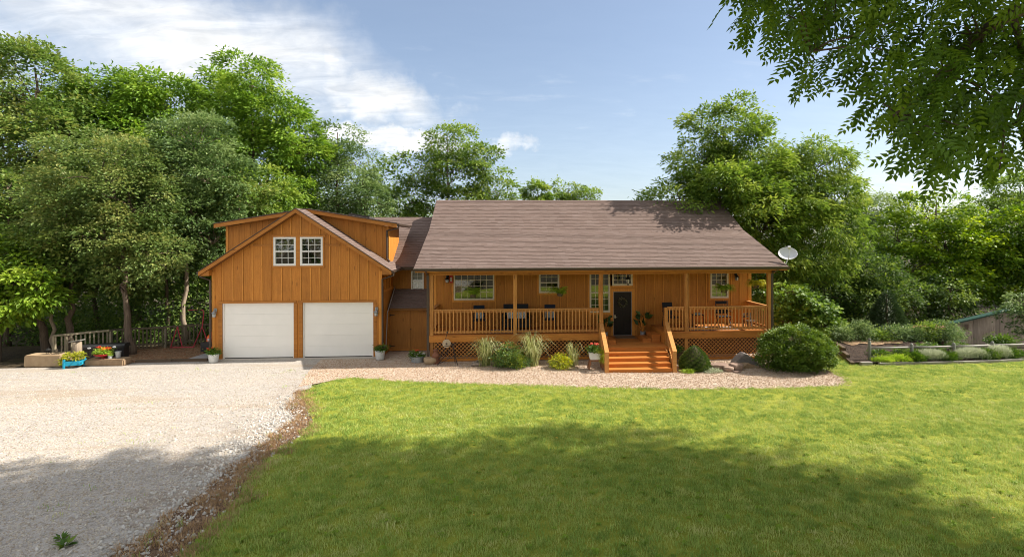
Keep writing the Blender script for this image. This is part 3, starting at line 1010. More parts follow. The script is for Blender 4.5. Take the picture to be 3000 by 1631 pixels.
def window(x0, x1, z0, z1, y, cols, rows, rail=None, fw=0.055, mat='white_vinyl', label=None):
    """frame with rails, a grille and its single panes; y is the face of the wall"""
    f = MB()
    ya, yb = y - 0.035, y + 0.09
    f.box(x0, x0 + fw, ya, yb, z0, z1).box(x1 - fw, x1, ya, yb, z0, z1)
    f.box(x0 + fw, x1 - fw, ya + 0.002, yb, z0, z0 + fw * 1.1).box(x0 + fw, x1 - fw, ya + 0.002, yb, z1 - fw, z1)
    if rail:
        f.box(x0 + fw, x1 - fw, ya + 0.006, yb - 0.02, rail - 0.025, rail + 0.025)
    wo = hp('window', f, mat)
    if label: wo['label'] = label
    gx0, gx1, gz0, gz1 = x0 + fw, x1 - fw, z0 + fw * 1.1, z1 - fw
    g = MB()
    for i in range(1, cols):
        x = gx0 + (gx1 - gx0) * i / cols
        g.box(x - 0.009, x + 0.009, y + 0.006, y + 0.02, gz0, gz1)
    halves = [(gz0, gz1, rows)] if not rail else [(gz0, rail - 0.025, rows // 2), (rail + 0.025, gz1, rows - rows // 2)]
    pw = (gx1 - gx0) / cols
    cache = {}
    for (a, b, n) in halves:
        for j in range(1, n):
            z = a + (b - a) * j / n
            g.box(gx0, gx1, y + 0.0045, y + 0.021, z - 0.009, z + 0.009)
        ph = (b - a) / n
        k = round(ph, 4)
        if k not in cache:
            cache[k] = MB().add([(-pw / 2, 0, -ph / 2), (pw / 2, 0, -ph / 2), (pw / 2, 0, ph / 2), (-pw / 2, 0, ph / 2)], [(0, 1, 2, 3)]).mesh('pane')
            cache[k].materials.append(MA['glass'])
        for i in range(cols):
            for j in range(n):
                new('pane', cache[k], wo, Matrix.Translation((gx0 + pw * (i + 0.5), y + 0.028, a + ph * (j + 0.5))), world=True)
    hp('grille', g, mat, wo)
    return wo


def shingles(roof, p0, u, v, L, Wd, part_rows=0, drop=0.005, seed=1, exposure=0.142, limit=300):
    """courses of single shingles up a slope: the lowest courses as pieces of their own, the others joined"""
    rnd = random.Random(seed)
    p0, u, v = Vector(p0), Vector(u).normalized(), Vector(v).normalized()
    n = u.cross(v).normalized()
    rows = int(Wd / exposure) + 1
    widths = (0.24, 0.30, 0.36)
    shared = {}
    made = 0
    V, Q = [], []
    def prof(w, h):
        return [(0, 0, 0.0), (w, 0, 0.0), (w, h, 0.001), (0, h, 0.001), (0, 0, 0.021), (w, 0, 0.021), (w, h, 0.005), (0, h, 0.005)]
    FQ = [(4, 5, 6, 7), (0, 1, 5, 4), (1, 2, 6, 5), (3, 0, 4, 7)]
    base = Matrix((u, v, n)).transposed().to_4x4()
    for r in range(rows):
        s = r * exposure
        h = min(exposure + 0.06, Wd - s)
        if h < 0.03: break
        x = -rnd.uniform(0.0, 0.3)
        while x < L - 0.01:
            wd_ = rnd.choice(widths)
            a, b = max(x, 0), min(x + wd_, L)
            x += wd_
            if b - a < 0.02: continue
            o = p0 + u * a + v * s + n * drop * rnd.uniform(0.2, 1.4)
            full = abs((b - a) - wd_) < 1e-6 and h > exposure
            if r < part_rows and made < limit and full:
                if wd_ not in shared:
                    mbs = MB()
                    mbs.add(prof(wd_ - 0.004, h), FQ)
                    shared[wd_] = mbs.mesh('shingle')
                    shared[wd_].materials.append(MA['shingle'])
                    shared[wd_].materials.append(MA['shingle_edge'])
                    shared[wd_].polygons.foreach_set('material_index', [1 if abs(p_.normal.y) > 0.7 and p_.center.y < 0.05 else 0 for p_ in shared[wd_].polygons])
                M = base.copy()
                M.translation = o
                new('shingle', shared[wd_], roof, M, world=True)
                made += 1
            else:
                k = len(V)
                for (px, py, pz) in prof(b - a - 0.004, h):
                    V.append(o + u * px + v * py + n * pz)
                Q += [tuple(k + i for i in q) for q in FQ]
    sh = new('shingles', np_mesh('shingles', np.array([tuple(p) for p in V]), np.array(Q), None, MA['shingle']), roof, world=True)
    sh['kind'] = 'stuff'
    sh.data.materials.append(MA['shingle_edge'])
    sh.data.polygons.foreach_set('material_index', [1 if i % 4 == 1 else 0 for i in range(len(Q))])
    return made


# ---- garage block
GX0, GX1, GY, GB = -11.68, -5.05, 1.05, 9.0
RX, RZ, SL = -8.335, 6.0, 0.667
gtop = plf([(GX0, RZ - 0.17 + (GX0 - RX) * SL), (RX, RZ - 0.17), (GX1, RZ - 0.17 - (GX1 - RX) * SL)])
d_holes = [(-11.30, -8.52, 0.0, 2.255), (-8.175, -5.385, 0.0, 2.245)]
w_hole = [(-9.375, -7.305, 3.645, 4.945)]
bl = [-11.293, -10.877, -10.505, -10.132, -9.754, -9.369, -8.994, -8.624, -8.247, -7.87, -7.492, -7.108, -6.729, -6.369, -5.972, -5.596, -5.15]
gw = board_wall(GY, GX0, GX1, 0.02, gtop, d_holes + w_hole, bl, 'garage_front_wall')
for x0, x1 in ((-10.10, -9.385), (-7.295, -6.70)):
    hp('trim_band', MB().box(x0, x1, GY - 0.052, GY - 0.0205, 4.50, 4.575), 'beam_wood')
# window trim: casing of the double window
tr = MB()
tr.box(-9.375, -9.305, GY - 0.05, GY + 0.05, 3.72, 4.87).box(-7.375, -7.305, GY - 0.05, GY + 0.05, 3.72, 4.87)
tr.box(-8.43, -8.27, GY - 0.05, GY + 0.05, 3.72, 4.87)
tr.box(-9.40, -7.28, GY - 0.055, GY + 0.05, 4.872, 4.955).box(-9.375, -7.305, GY - 0.052, GY + 0.05, 3.635, 3.718)
hp('window_trim', tr, 'beam_wood')
for (a, b) in ((-9.304, -8.432), (-8.268, -7.377)):
    window(a, b, 3.72, 4.87, GY - 0.01, 3, 4, rail=4.295, fw=0.075)
# curtains, gathered to the sides inside the upper sashes
for (xa, za, xb, side) in ((-9.25, 4.35, -8.55, -1), (-8.22, 4.35, -7.5, 1)):
    cu = MB()
    n = 24
    vs = []
    for i in range(n + 1):
        t_ = i / n
        x = xa + (xb - xa) * t_
        k = (1 - t_) if side < 0 else t_
        zb = 3.95 + 0.75 * (1 - k) ** 1.4
        y = GY + 0.16 + 0.025 * math.sin(t_ * 40)
        vs += [(x, y, 4.84), (x, y, zb)]
    cu.add(vs, [(2 * i, 2 * i + 1, 2 * i + 3, 2 * i + 2) for i in range(n)])
    hp('curtain', cu, 'curtain', smooth=True)
# garage doors of five sections
for (a, b, zt) in ((-11.27, -8.54, 2.235), (-8.15, -5.405, 2.225)):
    fr = MB()
    fr.box(a - 0.028, a + 0.025, GY + 0.004, GY + 0.10, 0.03, zt).box(b - 0.025, b + 0.028, GY + 0.004, GY + 0.10, 0.03, zt).box(a - 0.028, b + 0.028, GY + 0.004, GY + 0.10, zt, zt + 0.018)
    gd = hp('garage_door', fr, 'door_white')
    z0, z1 = 0.06, zt - 0.004
    cuts = [z0] + [z1 - (z1 - z0) * q for q in (0.806, 0.606, 0.402, 0.202)] + [z1]
    for c0, c1 in zip(cuts, cuts[1:]):
        ps = MB()
        ps.prism([(GY + 0.085, c0 + 0.001), (GY + 0.049, c0 + 0.001), (GY + 0.045, c0 + 0.006), (GY + 0.045, c1 - 0.006), (GY + 0.049, c1 - 0.001), (GY + 0.085, c1 - 0.001)], 'x', a + 0.028, b - 0.028)
        hp('door_panel', ps, 'door_white', gd)
    hp('door_seal', MB().box(a + 0.03, b - 0.03, GY + 0.05, GY + 0.08, 0.025, 0.058), 'seal_dark', gd)
# door casings
cs = MB()
for (a, b) in ((-11.30, -8.52), (-8.175, -5.385)):
    cs.box(a - 0.14, a, GY - 0.045, GY + 0.05, 0.03, 2.235).box(b, b + 0.135, GY - 0.045, GY + 0.05, 0.03, 2.225)
    cs.box(a - 0.165, b + 0.10, GY - 0.052, GY + 0.05, 2.237, 2.325)
hp('door_casing', cs, 'beam_wood')
for a, b in ((GX0 - 0.01, GX0 + 0.10), (GX1 - 0.10, GX1 + 0.012)):
    hp('corner_board', MB().box(a, b, GY - 0.045, GY + 0.05, 0.02, 3.50), 'siding_batten')
hp('apron', MB().box(GX0 - 0.05, GX1 + 0.02, 0.84, GY + 0.12, -0.05, 0.028), 'concrete')
sw = MB()
sw.prism([(GY + 0.10, 0.0), (GB, 0.0), (GB, 3.55), (GY + 0.10, 3.55)], 'x', GX0, GX0 + 0.1)
sw.prism([(GY + 0.10, 0.0), (GB, 0.0), (GB, 3.55), (GY + 0.10, 3.55)], 'x', GX1 - 0.1, GX1)
sw.prism([(GX0 + 0.1, 0.0), (GX1 - 0.1, 0), (GX1 - 0.1, 3.45), (RX, RZ - 0.2), (GX0 + 0.1, 3.45)], 'y', GB - 0.1, GB)
hp('garage_side_wall', sw, 'siding')
st = MB().box(GX1 + 0.001, GX1 + 0.03, GY + 0.1, 3.1, 2.60, 2.70)
for y in (1.55, 2.05, 2.55):
    st.box(GX1 + 0.001, GX1 + 0.024, y, y + 0.05, 2.702, 3.4)
hp('side_trim', st, 'siding_batten')
# garage roof: two slabs with front rake boards
slope_len = math.hypot(3.72, 3.72 * SL)
for sgn in (-1, 1):
    ex, ez = RX + sgn * 3.72, RZ - 3.72 * SL
    pl_ = [(RX, RZ - 0.16), (RX, RZ), (ex, ez), (ex + sgn * 0.0, ez - 0.10), (ex - sgn * 0.1, ez - 0.10)]
    rf = hp('garage_roof', MB().prism(pl_, 'y', 0.78, GB + 0.3), 'underside')
    u = (0, 1, 0) if sgn < 0 else (0, -1, 0)
    yo = 0.76 if sgn < 0 else GB + 0.3
    # eave corner is the foot of the slope; run courses up to the ridge
    if sgn > 0:
        shingles(rf, (ex + 0.02, 0.76, ez - 0.012), (0, 1, 0), (-1, 0, SL), 8.5, slope_len + 0.03, 0, seed=31)
    else:
        shingles(rf, (ex - 0.02, GB + 0.3, ez - 0.012), (0, -1, 0), (1, 0, SL), 8.5, slope_len + 0.03, 0, seed=32)
    rk = MB()
    a = Vector((RX, 0.75, RZ - 0.095)); b = Vector((ex, 0.75, ez - 0.095))
    rk.prism([(RX, RZ - 0.018), (ex, ez - 0.018), (ex, ez - 0.165), (RX, RZ - 0.175)], 'y', 0.735, 0.775)
    hp('rake_board', rk, 'beam_wood')
    de = MB().prism([(RX, RZ + 0.018), (ex + sgn * 0.03, ez + 0.0), (ex + sgn * 0.03, ez - 0.022), (RX, RZ - 0.016)], 'y', 0.715, 0.777)
    hp('drip_edge', de, 'gutter_brown')
    # boxed eave return
    rb = MB().prism([(ex - sgn * 0.015, ez - 0.17), (ex - sgn * 0.37, ez - 0.17), (ex - sgn * 0.37, ez + 0.06), (ex - sgn * 0.17, ez - 0.06)], 'y', 0.79, GY + 0.02)
    hp('eave_return', rb, 'beam_wood')
    gt = MB()
    gt.prism([(ex + sgn * 0.005, ez - 0.02), (ex + sgn * 0.11, ez - 0.02), (ex + sgn * 0.10, ez - 0.07), (ex + sgn * 0.03, ez - 0.115), (ex + sgn * 0.005, ez - 0.115)], 'y', 0.78, 2.6 if sgn > 0 else GB)
    hp('gutter', gt, 'gutter_brown')
    wx = GX1 + 0.04 if sgn > 0 else GX0 - 0.05
    ds = MB().tube([(ex + sgn * 0.05, 0.95, ez - 0.10), (ex + sgn * 0.05, 0.95, ez - 0.20), (wx, 0.98, ez - 0.36), (wx, 0.98, 0.12), (wx, 0.86, 0.05)], 0.042, 8)
    hp('downspout', ds, 'gutter_brown')
# dormers: front cheek, side wall, shallow roof
DY, DB = 2.15, 4.35
dl = plf([(GX0, 5.32), (RX, 5.88), (GX1, 5.32)])
dz = plf([(GX0, RZ - (RX - GX0) * SL), (RX, RZ), (GX1, RZ - (GX1 - RX) * SL)])
for sgn, nm in ((-1, 'dormer_wall'), (1, 'dormer_wall')):
    xa, xb = (GX0, RX) if sgn < 0 else (RX, GX1)
    q = strip(xa, xb, dz, dl, [])
    mbs = MB()
    for (a, b, la, lb, ha, hb) in q:
        if ha - la > 0.001 or hb - lb > 0.001:
            mbs.prism([(a, la - 0.05), (b, lb - 0.05), (b, max(hb, lb)), (a, max(ha, la))], 'y', DY, DY + 0.08)
    dw = hp(nm, mbs, 'siding')
    n = 14
    for i in range(n):
        a, b = xa + (xb - xa) * i / n, xa + (xb - xa) * (i + 1) / n
        for (c, d, la, lb, ha, hb) in strip(a + 0.004, b - 0.004, dz, dl, []):
            if min(ha - la, hb - lb) > 0.05:
                MB().prism([(c, la), (d, lb), (d, hb), (c, ha)], 'y', DY - 0.018, DY - 0.001).build('board', 'siding', dw, world=True)
    X = GX0 if sgn < 0 else GX1
    s2 = MB().box(min(X, X - sgn * 0.08), max(X, X - sgn * 0.08), DY + 0.08, DB, 3.70, 5.33)
    for i in range(7):
        y = DY + 0.1 + i * 0.3
        s2.box(X, X + sgn * 0.012, y, y + 0.29, 3.80, 5.30) if sgn > 0 else s2.box(X - 0.012, X, y, y + 0.29, 3.80, 5.30)
    hp('dormer_side_wall', s2, 'siding')
    hp('corner_board', MB().box(X - 0.05, X + 0.05, DY - 0.04, DY + 0.08, 3.83 if sgn > 0 else 3.83, 5.32), 'siding_batten')
    ex, ez = RX + sgn * 3.72, 5.385
    rf = hp('dormer_roof', MB().prism([(RX - sgn * 0.02, RZ + 0.055), (ex, ez + 0.055), (ex, ez - 0.05), (RX - sgn * 0.02, RZ - 0.06)], 'y', 1.86, DB + 0.25), 'underside')
    fb = MB().prism([(RX, RZ + 0.035), (ex, ez + 0.035), (ex, ez - 0.125), (RX, RZ - 0.11)], 'y', 1.815, 1.855)
    hp('fascia_board', fb, 'beam_wood')
    hp('drip_edge', MB().prism([(RX, RZ + 0.062), (ex + sgn * 0.03, ez + 0.062), (ex + sgn * 0.03, ez + 0.037), (RX, RZ + 0.037)], 'y', 1.79, 1.858), 'gutter_brown')
    dv_ = (-sgn, 0, (RZ - ez) / 3.72)
    if sgn > 0:
        shingles(rf, (ex, 1.80, ez + 0.058), (0, 1, 0), dv_, DB + 0.25 - 1.8, 3.76, 0, seed=41)
        gt = MB().prism([(ex + 0.006, ez + 0.04), (ex + 0.12, ez + 0.04), (ex + 0.10, ez - 0.03), (ex + 0.006, ez - 0.06)], 'y', 1.84, DB + 0.25)
        hp('gutter', gt, 'gutter_brown')
        hp('downspout', MB().tube([(ex + 0.05, 2.0, ez - 0.04), (ex + 0.04, 2.02, ez - 0.14), (GX1 - 0.02, 2.07, ez - 0.24), (GX1 - 0.02, 2.07, 3.95), (GX1 + 0.1, 2.07, 3.84)], 0.04, 8), 'gutter_brown')
    else:
        shingles(rf, (ex, DB + 0.25, ez + 0.058), (0, -1, 0), dv_, DB + 0.25 - 1.8, 3.76, 0, seed=42)
skl = MB().prism([(-6.95, 5.85), (-6.05, 5.695), (-6.05, 5.80), (-6.95, 5.955)], 'y', 3.0, 3.9)
hp('skylight', skl, 'seal_dark')

# ---- link between garage and house
LY = 3.1
lw_top = plf([(GX1, 3.55), (-3.0, 3.55)])
lwall = board_wall(LY, GX1, -3.06, 0.0, lw_top, [(-4.26, -3.68, 2.50, 3.38)], [-4.8, -4.45, -3.5], 'link_wall', mat='closet_wood', bat='closet_wood')
window(-4.25, -3.69, 2.51, 3.37, LY - 0.015, 2, 4, rail=2.93, fw=0.06)
hp('curtain', MB().box(-4.2, -3.74, LY + 0.12, LY + 0.13, 2.55, 3.33), 'white_cloth')
lsl = (5.92 - 3.56) / 3.5
lr = hp('link_roof', MB().prism([(2.70, 3.56), (6.2, 5.92), (9.7, 3.56), (9.7, 3.45), (6.2, 5.80), (2.70, 3.45)], 'x', -7.6, -3.02), 'underside')
shingles(lr, (-7.6, 2.68, 3.555), (1, 0, 0), (0, 3.5, 5.92 - 3.56), 4.58, math.hypot(3.5, 2.36), 0, seed=51)
hp('gutter', MB().prism([(2.56, 3.55), (2.69, 3.55), (2.69, 3.44), (2.60, 3.44)], 'x', GX1 + 0.35, -3.35), 'gutter_brown')
# storage closet under the link: lean-to roof, two plank doors with strap hinges
CY2 = 2.12
hp('closet_wall', MB().box(GX1 + 0.005, -3.04, CY2 + 0.05, LY - 0.003, 0.02, 1.85), 'closet_wood')
crf = hp('closet_roof', MB().prism([(1.93, 1.86), (LY - 0.002, 2.58), (LY - 0.002, 2.48), (1.93, 1.77)], 'x', GX1 + 0.03, -3.03), 'underside')
shingles(crf, (GX1 + 0.03, 1.91, 1.855), (1, 0, 0), (0, LY - 1.93, 0.72), 2.0, math.hypot(LY - 1.93, 0.72), 0, seed=61)
hp('closet_trim', MB().box(GX1 + 0.005, -3.04, CY2 + 0.0, CY2 + 0.048, 1.765, 1.85).box(GX1 + 0.005, GX1 + 0.06, CY2 + 0.002, CY2 + 0.048, 0.03, 1.763).box(GX1 + 0.06, -3.04, CY2 + 0.004, CY2 + 0.048, 0.03, 0.10), 'beam_wood')
for (a, b, hx, s) in ((-4.985, -4.125, -4.985, 1), (-4.115, -3.06, -3.2, -1)):
    cd = hp('closet_door', MB().box(a + 0.004, b - 0.004, CY2 + 0.012, CY2 + 0.047, 0.105, 1.76), 'closet_wood')
    hp('door_stile', MB().box(a + 0.004, a + 0.07, CY2 - 0.004, CY2 + 0.011, 0.105, 1.76).box(b - 0.07, b - 0.004, CY2 - 0.004, CY2 + 0.011, 0.105, 1.76).box(a + 0.07, b - 0.07, CY2 - 0.003, CY2 + 0.011, 0.105, 0.19).box(a + 0.07, b - 0.07, CY2 - 0.003, CY2 + 0.011, 1.68, 1.76), 'closet_wood', cd)
    for z in (0.24, 1.55):
        hp('hinge', MB().prism([(hx, z - 0.02), (hx + s * 0.2, z - 0.012), (hx + s * 0.23, z), (hx + s * 0.2, z + 0.012), (hx, z + 0.02)], 'y', CY2 - 0.016, CY2 - 0.005).box(min(hx, hx + s * 0.035), max(hx, hx + s * 0.035), CY2 - 0.015, CY2 - 0.0052, z - 0.06, z + 0.06), 'black_metal', cd)
hp('door_latch', MB().lathe([(0.018, 0), (0.022, 0.01), (0.02, 0.03), (0.008, 0.035)], 10, (-4.09, CY2 - 0.03, 0.93)).box(-4.13, -4.06, CY2 - 0.02, CY2 - 0.006, 0.92, 0.935), 'black_metal')
hp('conduit', MB().tube([(GX1 + 0.10, LY - 0.1, 2.66), (GX1 + 0.10, 1.95, 1.98), (GX1 + 0.11, 1.72, 1.86), (GX1 + 0.105, 1.55, 1.75), (GX1 + 0.09, 1.35, 0.45), (GX1 + 0.09, 1.3, 0.2)], 0.022, 8), 'drip_edge')

# ---- main block
MX0, MX1, MY, MBK = -3.06, 10.66, 1.85, 9.9
EX0, EX1 = -3.5, 11.06
EY, EZ, KY, KZ, RY, RZ2 = -0.45, 3.645, 3.38, 5.17, 5.9, 6.735
def roof_z(y):
    return EZ + (KZ - EZ) * (y - EY) / (KY - EY) if y < KY else KZ + (RZ2 - KZ) * (y - KY) / (RY - KY)
wtop = plf([(MX0, roof_z(MY) - 0.16), (MX1, roof_z(MY) - 0.16)])
openings = [(-2.24, -0.53, 2.195, 3.36), (1.37, 2.245, 2.47, 3.42), (3.55, 4.435, 1.615, 3.42), (4.53, 5.415, 2.755, 3.42), (4.575, 5.39, 0.60, 2.505), (8.845, 9.645, 2.185, 3.42)]
ml = [-2.689, -2.307, -0.471, -0.061, 0.33, 0.703, 1.07, 1.33, 2.285, 2.59, 2.949, 3.332, 3.50, 5.60, 5.979, 6.391, 6.769, 7.147, 7.526, 7.91, 8.278, 8.671, 9.783, 10.167, 10.54]
under = [(-1.93, 0), (-1.52, 0), (-1.14, 0), (-0.76, 0), (1.45, 0), (1.83, 0), (2.2, 0), (9.05, 0), (9.43, 0)]
hw = board_wall(MY, MX0, MX1, 0.3, wtop, openings, ml, 'porch_wall')
for (x, _) in under:
    zt = [h[2] for h in openings if h[0] - 0.06 < x < h[1] + 0.06][0] - 0.08
    MB().box(x - 0.022, x + 0.022, MY - 0.042, MY - 0.021, 0.7, zt).build('batten', 'siding_batten', hw, world=True)
for (a, b, c, d) in openings:
    if d < 2.6: continue
    wt = MB()
    wt.box(a - 0.085, b + 0.085, MY - 0.046, MY - 0.0215, c - 0.085, c - 0.002)
    wt.box(a - 0.085, a - 0.002, MY - 0.045, MY - 0.0215, c - 0.002, 3.45).box(b + 0.002, b + 0.085, MY - 0.045, MY - 0.0215, c - 0.002, 3.45)
    hp('window_trim', wt, 'siding_batten')
for a, b in ((MX1 - 0.12, MX1 + 0.014), (MX0 - 0.012, MX0 + 0.10)):
    hp('corner_board', MB().box(a, b, MY - 0.046, MY + 0.1, 0.3, 4.3), 'siding_batten')
cv = 'cream_vinyl'
window(-2.24, -0.53, 2.195, 3.36, MY - 0.02, 6, 4, fw=0.06, mat=cv)
window(1.37, 2.245, 2.47, 3.42, MY - 0.02, 3, 4, rail=2.905, fw=0.07, mat=cv)
window(3.55, 4.435, 1.615, 3.42, MY - 0.02, 4, 6, rail=2.46, fw=0.07, mat=cv)
window(4.53, 5.415, 2.755, 3.42, MY - 0.02, 4, 3, fw=0.07, mat=cv)
window(8.845, 9.645, 2.185, 3.42, MY - 0.02, 3, 6, rail=2.74, fw=0.07, mat=cv)
hp('blind', MB().box(8.9, 9.6, MY + 0.13, MY + 0.135, 2.2, 3.4), 'curtain')
# front door with six raised panels, sill and casing
fd = hp('front_door', MB().box(4.605, 5.36, MY + 0.012, MY + 0.055, 0.63, 2.48), 'door_dark')
for (a, b, c, d) in ((4.70, 4.94, 0.76, 1.30), (5.03, 5.27, 0.76, 1.30), (4.70, 4.94, 1.42, 2.10), (5.03, 5.27, 1.42, 2.10), (4.70, 4.94, 2.19, 2.38), (5.03, 5.27, 2.19, 2.38)):
    hp('door_panel', MB().box(a, b, MY + 0.004, MY + 0.0118, c, d).box(a + 0.03, b - 0.03, MY - 0.004, MY + 0.0038, c + 0.03, d - 0.03), 'door_dark', fd)
hp('handle', MB().box(4.63, 4.685, MY - 0.012, MY + 0.0115, 1.36, 1.50).tube([(4.657, MY - 0.012, 1.40), (4.657, MY - 0.05, 1.40), (4.74, MY - 0.055, 1.395)], 0.012, 8).lathe([(0.02, 0), (0.024, 0.02), (0.01, 0.035)], 10, (4.657, MY - 0.02, 1.46)), 'brass', fd)
hp('door_frame', MB().box(4.577, 4.603, MY - 0.03, MY + 0.08, 0.6, 2.502).box(5.362, 5.388, MY - 0.03, MY + 0.08, 0.6, 2.502).box(4.603, 5.362, MY - 0.03, MY + 0.08, 2.482, 2.502).box(4.577, 5.388, MY - 0.07, MY + 0.08, 0.602, 0.628), 'drip_edge')
hp('door_casing', MB().box(4.47, 4.574, MY - 0.044, MY - 0.0215, 0.6, 2.62).box(5.391, 5.50, MY - 0.044, MY - 0.0215, 0.6, 2.62).box(4.575, 5.39, MY - 0.043, MY - 0.0215, 2.506, 2.62), 'siding_batten')
# other walls of the block
ow = MB()
ow.prism([(MY + 0.1, 0.0), (MBK, 0.0), (MBK, roof_z(RY) - (MBK - RY) * 0.62 - 0.15), (RY, RZ2 - 0.15), (KY, KZ - 0.15), (MY + 0.1, roof_z(MY) - 0.15)], 'x', MX0, MX0 + 0.1)
ow.prism([(MY + 0.1, 0.0), (MBK, 0.0), (MBK, roof_z(RY) - (MBK - RY) * 0.62 - 0.15), (RY, RZ2 - 0.15), (KY, KZ - 0.15), (MY + 0.1, roof_z(MY) - 0.15)], 'x', MX1 - 0.1, MX1)
ow.box(MX0 + 0.1, MX1 - 0.1, MBK - 0.1, MBK, 0.0, 4.0)
hp('house_wall', ow, 'siding')
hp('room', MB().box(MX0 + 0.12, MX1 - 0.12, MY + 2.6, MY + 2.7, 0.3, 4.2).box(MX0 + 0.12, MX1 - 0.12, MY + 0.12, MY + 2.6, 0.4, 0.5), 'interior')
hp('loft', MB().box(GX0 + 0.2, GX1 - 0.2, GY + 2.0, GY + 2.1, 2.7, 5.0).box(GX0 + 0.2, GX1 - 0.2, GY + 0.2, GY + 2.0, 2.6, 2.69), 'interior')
# roof slab and its slopes
bz = RZ2 - 0.62 * (MBK + 0.4 - RY)
rf = hp('roof', MB().prism([(EY, EZ), (KY, KZ), (RY, RZ2), (MBK + 0.4, bz), (MBK + 0.4, bz - 0.13), (RY, RZ2 - 0.15), (KY, KZ - 0.14), (EY, EZ - 0.11)], 'x', EX0 + 0.02, EX1 - 0.02), 'underside')
shingles(rf, (EX0, EY - 0.03, EZ - 0.008), (1, 0, 0), (0, KY - EY, KZ - EZ), EX1 - EX0, math.hypot(KY - EY, KZ - EZ) + 0.03, 8, seed=71)
shingles(rf, (EX0, KY, KZ - 0.006), (1, 0, 0), (0, RY - KY, RZ2 - KZ), EX1 - EX0, math.hypot(RY - KY, RZ2 - KZ) + 0.02, 0, seed=72)
shingles(rf, (EX1, MBK + 0.42, bz - 0.01), (-1, 0, 0), (0, -(MBK + 0.4 - RY), RZ2 - bz), EX1 - EX0, math.hypot(MBK + 0.4 - RY, RZ2 - bz) + 0.03, 0, seed=73)
for s, X in ((-1, EX0), (1, EX1)):
    rk = MB().prism([(EY, EZ - 0.01), (KY, KZ - 0.01), (RY, RZ2 - 0.01), (MBK + 0.4, bz - 0.01), (MBK + 0.4, bz - 0.15), (RY, RZ2 - 0.17), (KY, KZ - 0.16), (EY, EZ - 0.13)], 'x', X - 0.018, X + 0.018)
    hp('rake_board', rk, 'gutter_brown')
hp('ridge_cap', MB().prism([(RY - 0.14, RZ2 - 0.055), (RY, RZ2 + 0.03), (RY + 0.14, RZ2 - 0.055), (RY + 0.14, RZ2 - 0.075), (RY - 0.14, RZ2 - 0.075)], 'x', EX0, EX1), 'shingle')
hp('fascia_board', MB().box(EX0 + 0.04, EX1 - 0.04, EY - 0.001, EY + 0.03, EZ - 0.15, EZ - 0.005), 'beam_wood')
hp('gutter', MB().prism([(EY - 0.012, EZ - 0.005), (EY - 0.115, EZ - 0.005), (EY - 0.105, EZ - 0.05), (EY - 0.06, EZ - 0.10), (EY - 0.012, EZ - 0.10)], 'x', EX0 - 0.01, EX1 + 0.01), 'gutter_brown')
hp('drip_edge', MB().box(EX0 - 0.01, EX1 + 0.01, EY - 0.118, EY - 0.108, EZ - 0.002, EZ + 0.008), 'drip_edge')
hp('porch_beam', MB().box(-3.0, 10.72, -0.075, 0.075, 3.365, 3.55), 'beam_wood')
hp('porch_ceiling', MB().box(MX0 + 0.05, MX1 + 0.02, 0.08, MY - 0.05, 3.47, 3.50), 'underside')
# posts
for (x, z0, ww) in ((-2.90, 1.06, 0.14), (0.32, 1.06, 0.145), (3.70, 0.62, 0.15), (7.13, 1.08, 0.155), (10.50, 1.08, 0.12)):
    pts = [(x + 0.008 * math.sin(i * 1.7 + x), 0.0, z0 - 0.02 + (3.366 - z0 + 0.02) * i / 6) for i in range(7)]
    hp('porch_post', MB().tube(pts, [ww * 0.60 * (1 + 0.04 * math.sin(i * 2.3 + x)) for i in range(7)], 8) if x in (3.70, 7.13) else MB().box(x - ww / 2, x + ww / 2, -ww / 2, ww / 2, z0 - 0.02, 3.366), 'post_wood', auto=True)
for (x, z) in ((-3.045, 3.55), (10.625, 3.55)):
    hp('downspout', MB().box(x - 0.045, x + 0.045, -0.05, 0.04, 0.10, 3.40).bar((x, -0.005, 3.38), (x, -0.5, 3.57), 0.085, 0.08), 'gutter_brown')

# decks: boards laid along X
def deck(x0, x1, y0, y1, z, name, board_dir='x'):
    d = hp(name, MB().box(x0 + 0.02, x1 - 0.02, y0 + 0.06, y1 - 0.01, z - 0.22, z - 0.032), 'deck_wood')
    n = int((y1 - y0) / 0.145)
    st_ = (y1 - y0) / n
    for i in range(n):
        MB().box(x0, x1, y0 + i * st_, y0 + (i + 1) * st_ - 0.005, z - 0.03, z).build('deck_board', 'deck_wood', d, world=True)
    return d
deck(-3.0, 3.74, -0.06, MY - 0.05, 1.055, 'deck')
deck(6.22, 10.56, -0.06, MY - 0.05, 1.075, 'deck')
deck(3.76, 6.20, -0.62, MY - 0.05, 0.60, 'landing')
for (a, b, zt) in ((-3.0, 3.62, 1.02), (6.40, 10.56, 1.04)):
    hp('rim_board', MB().box(a, b, -0.045, -0.005, zt - 0.24, zt), 'beam_wood')
hp('rim_board', MB().box(3.735, 3.758, -0.1, MY - 0.05, 0.60, 1.024), 'beam_wood')
hp('rim_board', MB().box(6.198, 6.221, -0.1, MY - 0.05, 0.60, 1.044), 'beam_wood')
for (a, b, c, d, e, f) in ((0.25, 0.38, 0.0, 0.12, 0.0, 0.78), (7.06, 7.20, -0.01, 0.12, -0.08, 0.80), (3.63, 3.76, -0.02, 0.12, 0, 0.8), (-2.97, -2.85, 0.0, 0.12, 0, 0.78), (10.42, 10.55, 0, 0.12, -0.1, 0.8), (6.24, 6.38, -0.02, 0.12, -0.05, 0.8)):
    hp('support_post', MB().box(a, b, c, d, e, f), 'post_wood')

